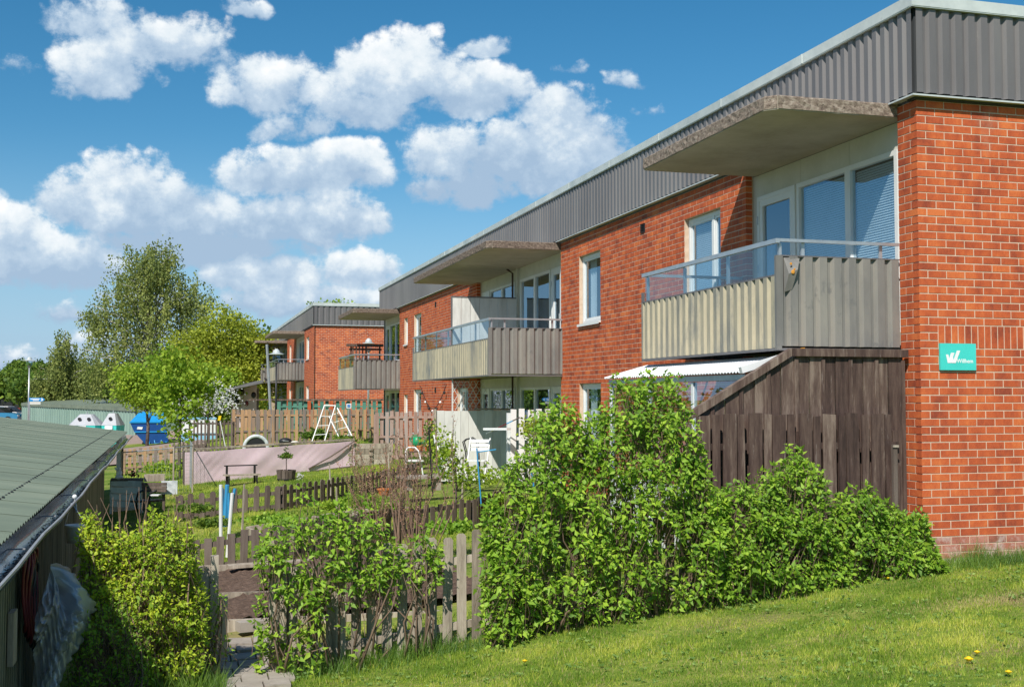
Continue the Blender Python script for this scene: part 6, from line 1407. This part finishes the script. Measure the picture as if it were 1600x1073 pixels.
# junk in the shed porch
q = Vector((-1.30, 26.2, -.85)); t = thing('slatted_planter', 'white slatted planter box in the shade of the shed porch', 'planter', q)
c0 = at(174, 752, 25.5); c1 = at(222, 752, 25.2); zb_ = g(-1.2, 25.4)
for k in range(4): mb = MB(); z = c0.z-.03-k*.15; mb.beam((c0.x, c0.y, z), (c1.x, c1.y, z), .03, .125, tone=random.uniform(-.1,.1)); mb.build('slat', M['whitewood'], t)
for q_ in (c0, c1): mb = MB(); mb.box(q_.x-.03, q_.y+.02, zb_, q_.x+.03, q_.y+.07, c0.z+.02); mb.build('leg', M['whitewood'], t)
mb = MB(); mb.obox((c0+c1)/2+Vector((0,.22,.03)), ((c1-c0)/2+Vector((.02,0,0))), (0,.24,0), (0,0,.02)); mb.build('lid', M['brownwood'], t); mb = MB(); mb.box(c0.x, c0.y+.42, zb_, c1.x, c0.y+.45, c0.z); mb.build('back_panel', M['whitewood'], t)
c = at(186, 749, 25.4); t = thing('garden_figure', 'small white seated garden ornament on the planter lid', 'ornament', c)
mb = MB(); mb.sphere((c.x, c.y, c.z+.05), .07, 10, 6, sc=(1.3,.9,.7)); mb.sphere((c.x+.02, c.y, c.z+.14), .05, 10, 6, sc=(.9,.8,1.2)); mb.sphere((c.x, c.y-.01, c.z+.235), .038, 10, 6); mb.tube([(c.x-.02,c.y,c.z+.17),(c.x-.07,c.y,c.z+.22),(c.x-.09,c.y,c.z+.27)], .014, 6); mb.build('body', M['whiteplastic'], t, smooth=True, kind='stuff')
mb = MB(); 
for k in range(26): mb.sphere((c.x+.30+random.gauss(0,.06), c.y, c.z+.06+abs(random.gauss(0,.06))), .022, 5, 3)
solo(mb, 'potted_flowers', M['hose_red'], 'dark red potted flowers right of the white ornament', 'flowers', c+Vector((.3,0,0)))
for (xa, xb, yt, yb, D, mt_, lb) in ((225,257,742,752,25,'greywood','pale plank box right of the slatted planter'),(252,277,751,772,24.6,'padding','grey speckled board standing behind the low fence')):
    a0, b0 = at(xa, yt, D), at(xb, yb, D); mb = MB(); mb.box(a0.x, a0.y, b0.z, b0.x, a0.y+(.35 if 'box' in lb else .03), a0.z); solo(mb, 'wooden_box' if 'box' in lb else 'grey_board', M[mt_], lb, 'box' if 'box' in lb else 'board', a0)
t = thing('garden_table', 'dark weathered board table below the plank box', 'table', at(240, 785, 24.5))
for k in range(3): a0 = at(222, 756+k*5, 24.8); b0 = at(260, 756+k*5, 24.4); mb = MB(); mb.beam(a0, b0, .03, .06); mb.build('board', M['brownwood'], t)
for px in (225, 256): mb = MB(); mb.beam(at(px, 754, 24.7), at(px, 797, 24.7), .05, .05); mb.build('leg', M['brownwood'], t)
t = thing('metal_armchair', 'black garden chair with curved arms before the slatted planter', 'chair', at(230, 800, 23.8))
for (dx, D) in ((0, 23.8), (20, 23.5)): mb = MB(); mb.tube([at(214+dx, 800, D), at(213+dx, 780, D), at(216+dx, 769, D), at(225+dx, 766, D)], .022, 6); mb.build('arm', M['black'], t, smooth=True)
mb = MB(); mb.beam(at(216, 782, 23.8), at(246, 782, 23.5), .40, .04); mb.build('seat', M['black'], t); mb = MB(); mb.beam(at(236, 773, 23.3), at(250, 773, 23.3), .2, .02); mb.build('cushion', M['whiteplastic'], t)

# lamps
def lamp(label, px, D, ptop, pdisc, rdisc, mt='alu', pole='alu', base=None):
    p = at(px, pdisc, D); zb_ = g(p.x, p.y) if base is None else base; zd = p.z; T = thing('street_lamp', label, 'street lamp', (p.x, p.y, zb_), 'street lamps in the housing area')
    mb = MB(); mb.tube([(p.x, p.y, zb_), (p.x, p.y, zd-.38)], [.06,.04], 10); mb.build('pole', M[pole], T, smooth=True)
    mb = MB(); mb.lathe((p.x, p.y, zd), [(0,.05),(rdisc*.5,.045),(rdisc,.0),(rdisc,-.02),(rdisc*.3,.0),(0,0)], 24); mb.build('disc_shade', M['cap'], T, smooth=False)
    mb = MB(); mb.lathe((p.x, p.y, zd), [(.17,.05),(.15,.13),(.09,.2),(.05,.23),(0,.24)], 16); mb.build('cap', M['cap'], T, smooth=True)
    mb = MB(); mb.lathe((p.x, p.y, zd), [(.16,-.02),(.18,-.25),(.10,-.36),(.05,-.4)], 16); mb.build('lantern', M['glass_rail'], T, smooth=True); mb = MB(); mb.lathe((p.x, p.y, zd), [(0,-.36),(.11,-.36),(.11,-.39),(.05,-.44),(0,-.44)], 12); mb.build('collar', M['fascia'], T)
    return T
lamp('street lamp with pale pole rising at the far left above the green corrugated shed', 46, 74, 555, 563, .40)
lamp('street lamp on dark pole in front of the far house balcony', 432, 53, 546, 553, .36, pole='black')
lamp('street lamp seen between the end balcony and the far gable wall', 576, 57, 529, 536, .30)
a0 = at(426, 641, 50); b0 = at(417, 538, 50); a0.z = -.2; mb = MB(); mb.tube([a0, b0], .055, 10); solo(mb, 'leaning_pole', M['alu'], 'slightly leaning pale metal pole left of the dark lamp post', 'pole', a0)
t = thing('plant_rack', 'dark slatted wooden rack with folded parasol on the end balcony', 'rack', (6.9, 46.6, 2.4)); z_ = 2.4
for xx in (6.55, 7.15, 7.70): mb = MB(); mb.box(xx, 46.6, z_, xx+.06, 46.66, 3.95); mb.build('post', M['darkwood'], t)
for k in range(6): mb = MB(); mb.box(6.5, 46.57, z_+.25+k*.22, 7.8, 46.595, z_+.33+k*.22); mb.build('slat', M['darkwood'], t)
for k in range(4): mb = MB(); mb.box(6.62+k*.13, 46.54, 3.3, 6.67+k*.13, 46.565, 3.9); mb.build('slat', M['darkwood'], t)
mb = MB(); mb.box(6.40, 46.45, 3.90, 7.85, 46.7, 4.0); mb.build('top', M['darkwood'], t)
# pale lean-to and pots below the far house
q = (3.0, 68.0, .25); t = thing('patio_shelter', 'open patio shelter with pale lilac wall below the far house balcony', 'shelter', q)
M['lilacwall'] = plain('pale_lilac_wall', (.62,.54,.58), .8); a0 = at(366, 610, 66); b0 = at(402, 600, 66)
mb = MB(); mb.prism([(a0.x, a0.y, .2), (b0.x, a0.y, .2), (b0.x, a0.y, b0.z), (a0.x, a0.y, a0.z)], (0,0,0), (0,.08,0)); mb.build('wall', M['lilacwall'], t)
mb = MB(); r0 = at(356, 609, 64); r1 = at(412, 597, 64); mb.beam(r0, r1, .3, .08); mb.beam(r0+Vector((0,2.5,.1)), r1+Vector((0,2.5,.1)), .3, .08); mb.prism([r0, r1, r1+Vector((0,3,.1)), r0+Vector((0,3,.1))], (0,0,0), (0,0,.05)); mb.build('roof', M['fascia'], t, kind='stuff')
for px in (364, 403): p = at(px, 606, 65.6); mb = MB(); mb.box(p.x-.06, p.y-.06, .1, p.x+.06, p.y+.06, p.z); mb.build('post', M['brownwood'], t)
for k, (px, py) in enumerate(((378,612),(396,617),(370,626),(385,630))):
    p = at(px, py, 65.6); mb = MB(); mb.sphere((p.x, p.y-.15, p.z), .14 if k < 3 else .12, 8, 6, sc=(1,.7,1.3)); mb.build('hanging_pot', M['black'] if k < 3 else M['hose_red'], t, smooth=True)
fence('short brown board fence in front of the patio shelter', [(3.1, 60.5), (5.2, 60.6)], .95, .10, .03, .02, 'tanwood', (.2,.8), 1.8, 'flat', level=.25)
# yard: green corrugated shed, igloos, skip, container
M['shedgreen'] = mat('pale_green_corrugated_metal', [(.15,.24,.20),(.20,.30,.25),(.25,.36,.30)], scale=1, stretch=(1,1,.3), rough=.5, bump=.03, coord='World')
a0 = at(36, 640, 93); b0 = at(214, 640, 75); T = thing('metal_shed', 'pale green corrugated storage shed across the yard', 'shed', (b0.x, b0.y, -1.1)); d_ = (Vector((b0.x,b0.y,0))-Vector((a0.x,a0.y,0))); out_ = Vector((d_.y, -d_.x, 0)).normalized(); L_ = d_.length; d_.normalize()
n_ = 9
for k in range(n_):
    f0, f1 = k/n_, (k+1)/n_; p = Vector((a0.x,a0.y,0))+d_*L_*f0; q = Vector((a0.x,a0.y,0))+d_*L_*f1; zt = 1.38-.25*(f0+f1)/2
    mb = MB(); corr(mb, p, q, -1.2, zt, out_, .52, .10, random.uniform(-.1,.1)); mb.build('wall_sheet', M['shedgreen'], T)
mb = MB(); pA = Vector((a0.x,a0.y,1.36)); pB = pA+d_*L_+Vector((0,0,-.25)); mb.beam(pA+out_*.12, pB+out_*.12, .08, .24); mb.build('roof_edge', M['roofgreen'], T)
mb = MB(); bk_ = -out_*4; mb.prism([pA+Vector((0,0,.1)), pB+Vector((0,0,.1)), pB+bk_+Vector((0,0,.35)), pA+bk_+Vector((0,0,.35))], (0,0,0), (0,0,.04)); mb.build('roof', M['roofgreen'], T)
mb = MB(); mb.prism([pB+Vector((0,0,-2.4)), pB+bk_+Vector((0,0,-2.4)), pB+bk_, pB], (0,0,0), -out_.cross(Vector((0,0,1)))*.04); mb.build('side_wall', M['shedgreen'], T)
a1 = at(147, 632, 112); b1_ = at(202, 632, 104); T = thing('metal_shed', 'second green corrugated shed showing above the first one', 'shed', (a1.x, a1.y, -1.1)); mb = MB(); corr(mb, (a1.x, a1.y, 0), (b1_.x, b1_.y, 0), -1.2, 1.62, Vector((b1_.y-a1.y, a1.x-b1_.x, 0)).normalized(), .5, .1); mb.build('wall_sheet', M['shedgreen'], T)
mb = MB(); mb.beam((a1.x, a1.y, 1.7), (b1_.x, b1_.y, 1.7), .5, .12); mb.build('roof_edge', M['roofgreen'], T)
def igloo(label, x0_, x1_, D, holes, ztop):
    a_, b_ = at(x0_, 660, D), at(x1_, 660, D); c = (a_+b_)/2; w = (b_-a_).length/2; dr_ = (b_-a_).normalized(); fr = Vector((dr_.y, -dr_.x, 0)); zb_ = -.98
    T = thing('recycling_bin', label, 'recycling container', (c.x, c.y, zb_), 'recycling igloos in the yard'); z1_ = .42; tw = .42*w
    def ring(hw, hd, z): return [c*1-Vector((0,0,c.z))+dr_*sx*hw+fr*sy*hd+Vector((0,0,z)) for sx, sy in ((-1,-.5),(-1,.5),(-.8,.95),(.8,.95),(1,.5),(1,-.5),(.8,-.95),(-.8,-.95))]
    def loft(R1, R2, mt, nm, cap=False): mb = MB(); mb.add(R1+R2, [(k, (k+1) % 8, 8+(k+1) % 8, 8+k) for k in range(8)]+([tuple(range(8,16))] if cap else [])); return mb.build(nm, M[mt], T)
    loft(ring(w*.92, .62, zb_), ring(w, .68, z1_-.22), 'turq', 'tank'); loft(ring(w, .68, z1_-.22), ring(w*1.03, .70, z1_), 'turq', 'band'); loft(ring(w*1.05, .72, z1_), ring(tw, .26, ztop), 'igloogrey', 'hood', True)
    for hx in holes:
        p = c-Vector((0,0,c.z))+dr_*hx*w+fr*.50+Vector((0,0,(z1_+ztop)/2+.04)); mb = MB(); mb.prism([p+dr_*.085*math.cos(k*math.pi/7)+Vector((0,0,.085*math.sin(k*math.pi/7))) for k in range(14)], (0,0,0), fr*.08); mb.build('inlet', M['black'], T)
    p = c-Vector((0,0,c.z))+fr*.715+dr_*.0+Vector((0,0,.31)); mb = MB(); mb.obox(p, dr_*.20, fr*.008, (0,0,.09)); mb.build('label_plate', M['signwhite'], T)
    mb = MB(); p = c-Vector((0,0,c.z))+Vector((0,0,ztop)); mb.tube([p, p+Vector((0,0,.15))], .03, 6); mb.build('lifting_hook', M['alu'], T)
M['igloogrey'] = plain('pale_grey_glassfibre', (.40,.41,.44), .5, obj_rand=0)
igloo('wide grey-topped recycling igloo with two round holes', 112, 160, 62, (-.25,.35), 1.0); igloo('smaller grey-topped recycling igloo with one round hole beside the skip', 163, 191, 62, (.05,), 1.05)
# skip
D_ = 66; T = thing('skip_container', 'blue steel skip with bright blue sloping lid in the yard', 'skip', at(245, 697, D_)); M['skipblue'] = plain('dark_blue_paint', (.012,.07,.26), .4, obj_rand=0); M['skiplid'] = plain('bright_blue_lid', (.02,.28,.62), .4, obj_rand=0)
K0 = at(203, 697, D_); K0.z = -.86; ux = Vector((1,0,0)); uy = Vector((0,1,0))
def kp(x, y, z): return K0+ux*x+uy*y+Vector((0,0,z))
prof = [(.92,0),(2.12,0),(1.98,.78),(1.90,1.30),(.0,1.30),(.22,.80)]
mb = MB(); mb.prism([kp(x, 0, z) for x, z in prof], (0,0,0), uy*1.7); mb.build('body', M['skipblue'], T)
mb = MB(); mb.prism([kp(-.04,-.05,1.305), kp(1.95,-.05,1.305), kp(1.95,-.05,1.36), kp(-.04,-.05,1.36)], (0,0,0), uy*1.8); mb.build('rim', M['skiplid'], T)
mb = MB(); mb.add([kp(-.02,-.03,1.365), kp(1.93,-.03,1.365), kp(1.93,1.75,1.365), kp(-.02,1.75,1.365), kp(.45,1.15,1.92), kp(1.85,1.15,1.92), kp(1.85,1.75,1.92), kp(.45,1.75,1.92)], [(0,1,5,4),(1,2,6,5),(2,3,7,6),(3,0,4,7),(4,5,6,7)]); mb.build('lid', M['skiplid'], T)
mb = MB(); mb.beam(kp(.24,-.03,.80), kp(1.98,-.03,.80), .05, .07); mb.build('rib', M['skiplid'], T)
for xa in (1.02, 1.95): mb = MB(); mb.beam(kp(xa,-.04,.0), kp(xa,-.04,.26), .10, .10); mb.build('rib', M['skiplid'], T)
mb = MB(); mb.tube([kp(1.32,-.05,.32), kp(1.36,-.12,.14), kp(1.66,-.12,.14), kp(1.70,-.05,.32)], .035, 6); mb.build('handle', M['skiplid'], T)
mb = MB(); mb.obox(kp(.52,-.02,1.02), (.14,0,-.01), (0,.01,0), (.02,0,.07)); mb.build('label_plate', M['signwhite'], T)
c0 = at(283, 697, 60); c1 = at(338, 655, 60); T = thing('site_container', 'white and light blue container with scrawled letters behind the picket fence', 'container', (c0.x, c0.y, -.9)); M['paleblue'] = plain('light_blue_paint', (.25,.50,.66), .5, obj_rand=0)
mb = MB(); mb.box(c0.x, c0.y, -.75, c1.x, c0.y+2.2, .05); mb.build('lower_body', M['paleblue'], T); mb = MB(); mb.box(c0.x, c0.y, .055, c1.x, c0.y+2.2, c1.z); mb.build('upper_body', M['white'], T); mb = MB(); mb.box(c0.x-.03, c0.y-.03, c1.z+.003, c1.x+.03, c0.y+2.2, c1.z+.07); mb.build('roof', M['paleblue'], T)
text('SML', .42, (c0.x+.30, c0.y-.006, -.35), (math.pi/2,0,0), M['black'], T, 'graffiti')
# direction sign on the lamp post side
c = at(58, 624, 72); T = thing('direction_sign', 'blue direction sign with white arrow in front of the pale green shed', 'sign', (c.x-.4, c.y, -1.1)); mb = MB(); w_ = .45
mb.prism([(c.x-w_, c.y, c.z-.11), (c.x+w_-.12, c.y, c.z-.11), (c.x+w_, c.y, c.z), (c.x+w_-.12, c.y, c.z+.11), (c.x-w_, c.y, c.z+.11)], (0,0,0), (0,.02,0)); mb.build('plate', M['skiplid'], T)
mb = MB(); mb.prism([(c.x+.20, c.y-.004, c.z+.08), (c.x+.28, c.y-.004, c.z+.08), (c.x+.36, c.y-.004, c.z), (c.x+.28, c.y-.004, c.z-.08), (c.x+.20, c.y-.004, c.z-.08), (c.x+.28, c.y-.004, c.z)][::-1], (0,0,0), (0,.003,0)); mb.build('arrow', M['signwhite'], T)
mb = MB(); mb.box(c.x-.38, c.y-.005, c.z+.01, c.x+.14, c.y-.001, c.z+.06); mb.build('text_line', M['signwhite'], T); mb = MB(); mb.box(c.x-.25, c.y-.005, c.z-.07, c.x+.10, c.y-.001, c.z-.03); mb.build('text_line', M['signwhite'], T)
mb = MB(); mb.box(c.x-.42, c.y, c.z-.30, c.x+.2, c.y+.02, c.z-.13); mb.build('lower_plate', M['offwhite'], T); mb = MB(); mb.tube([(c.x-.42, c.y+.05, -1.15), (c.x-.42, c.y+.05, c.z+.12)], .03, 8); mb.build('post', M['alu'], T)
# cars
def car(label, px, D, col, est=False, mirror=1):
    p = at(px, 650, D); zb_ = g(p.x, p.y)+.06; B = Vector((p.x, p.y, zb_)); dr_ = Vector((math.cos(_a), -math.sin(_a), 0)); fr = Vector((-math.sin(_a)*1, -math.cos(_a), 0)); T = thing('parked_car', label, 'car', B, 'cars parked beyond the sheds')
    def L(x, y, z): return B+dr_*x*mirror+fr*y+Vector((0,0,z))
    def ex(poly, y0_, y1_, mt_, nm): mb = MB(); mb.prism([L(x, y0_, z) for x, z in poly], (0,0,0), fr*(y1_-y0_)); return mb.build(nm, M[mt_], T)
    ex([(-2.2,.30),(2.15,.30),(2.25,.55),(2.15,.78),(1.2,.92),(-1.9,.95),(-2.2,.85),(-2.25,.5)], -.85, .85, col, 'body')
    cab = [(-2.1,.95),(1.15,.93),(.45,1.42),(-1.75,1.46)] if est else [(-1.75,.95),(1.15,.93),(.4,1.40),(-1.1,1.42)]
    ex(cab, -.72, .72, 'black', 'windows'); ex([(cab[2][0]-.05,cab[2][1]-.02),(cab[2][0]-.1,cab[2][1]+.05),(cab[3][0]+.05,cab[3][1]+.04),(cab[3][0],cab[3][1]-.03)], -.73, .73, col, 'roof')
    for xx in (-.1, -1.15): ex([(xx,.95),(xx+.07,.95),(xx+.07,1.42),(xx,1.42)], .70, .735, col, 'pillar')
    for xx in (-1.35, 1.38):
        for yy in (.80, -.80):
            mb = MB(); c = L(xx, yy, .30); mb.prism([c+dr_*.31*math.cos(k*math.pi/9)+Vector((0,0,.31*math.sin(k*math.pi/9))) for k in range(18)], (0,0,0), fr*.1); w = mb.build('wheel', M['black'], T)
            mb = MB(); mb.prism([c+fr*.1+dr_*.19*math.cos(k*math.pi/8)+Vector((0,0,.19*math.sin(k*math.pi/8))) for k in range(16)], (0,0,0), fr*.012); o = mb.build('rim', M['alu'], T)
    for sy_ in (-.6,.6): mb = MB(); mb.obox(L(2.2, sy_, .66), dr_*.03, fr*.18, (0,0,.07)); mb.build('headlight', M['whiteplastic'], T)
M['carblue'] = plain('blue_car_paint', (.03,.20,.36), .2, spec=.8, obj_rand=0); M['carwhite'] = plain('white_car_paint', (.72,.73,.74), .2, spec=.8, obj_rand=0)
car('blue hatchback parked at the far left beyond the green roof', -5, 106, 'carblue'); car('white estate car behind the blue hatchback', -6, 118, 'carwhite', True, 1); car('pale car between the blue hatchback and the green shed', 12, 111, 'carwhite')
# far buildings
def box_house(label, x0_, x1_, yt, D, wall, roof, zt=None, flat=True, nwin=6):
    a0, b0 = at(x0_, yt, D), at(x1_, yt, D); z1_ = a0.z; d_ = Vector((b0.x-a0.x, b0.y-a0.y, 0)); L_ = d_.length; d_.normalize(); bk = Vector((-d_.y, d_.x, 0))*9; T = thing('distant_house', label, 'building', (a0.x, a0.y, -1.3)); p0 = Vector((a0.x, a0.y, -1.5))
    mb = MB(); mb.prism([p0, p0+d_*L_, p0+d_*L_+bk, p0+bk], (0,0,0), (0,0,z1_+1.1)); mb.build('wall', M[wall], T)
    mb = MB()
    if flat: mb.prism([p0+Vector((0,0,z1_+1.1))-d_*.3-bk*.03, p0+d_*(L_+.3)+Vector((0,0,z1_+1.1))-bk*.03, p0+d_*(L_+.3)+bk*1.03+Vector((0,0,z1_+1.1)), p0+bk*1.03-d_*.3+Vector((0,0,z1_+1.1))], (0,0,0), (0,0,.4))
    else:
        q0 = p0+Vector((0,0,z1_+.6))-bk*.05; q1 = q0+d_*L_; r0 = q0+bk*.55+Vector((0,0,1.6)); r1 = r0+d_*L_; s0 = q0+bk*1.1; s1 = s0+d_*L_; mb.add([q0,q1,r1,r0,s0,s1], [(0,1,2,3),(3,2,5,4),(0,3,4),(1,5,2),(0,4,5,1)])
    mb.build('roof', M[roof], T)
    for k in range(nwin):
        c = p0+d_*(L_*(k+.5)/nwin)-bk*.003+Vector((0,0,(z1_+1.3)*.55)); mb = MB(); mb.obox(c, d_*.55, bk*.004, (0,0,.55)); mb.build('window', M['black'], T)
M['yellowwall'] = plain('yellow_plaster', (.62,.34,.07), .8); M['redwall'] = plain('falu_red_boards', (.22,.04,.03), .8); M['redroof'] = plain('red_tile_roof', (.33,.07,.08), .8)
box_house('yellow house glimpsed beneath the tall birch', 125, 185, 617, 140, 'yellowwall', 'dark'); box_house('red roofed house behind the trees at the far left', 2, 32, 600, 150, 'redwall', 'redroof', flat=False, nwin=3)
box_house('long white flat-roofed building on the horizon at the far left', -20, 58, 584, 230, 'offwhite', 'white'); box_house('small dark red house left of the yellow one', 112, 128, 622, 135, 'redwall', 'dark', nwin=1)
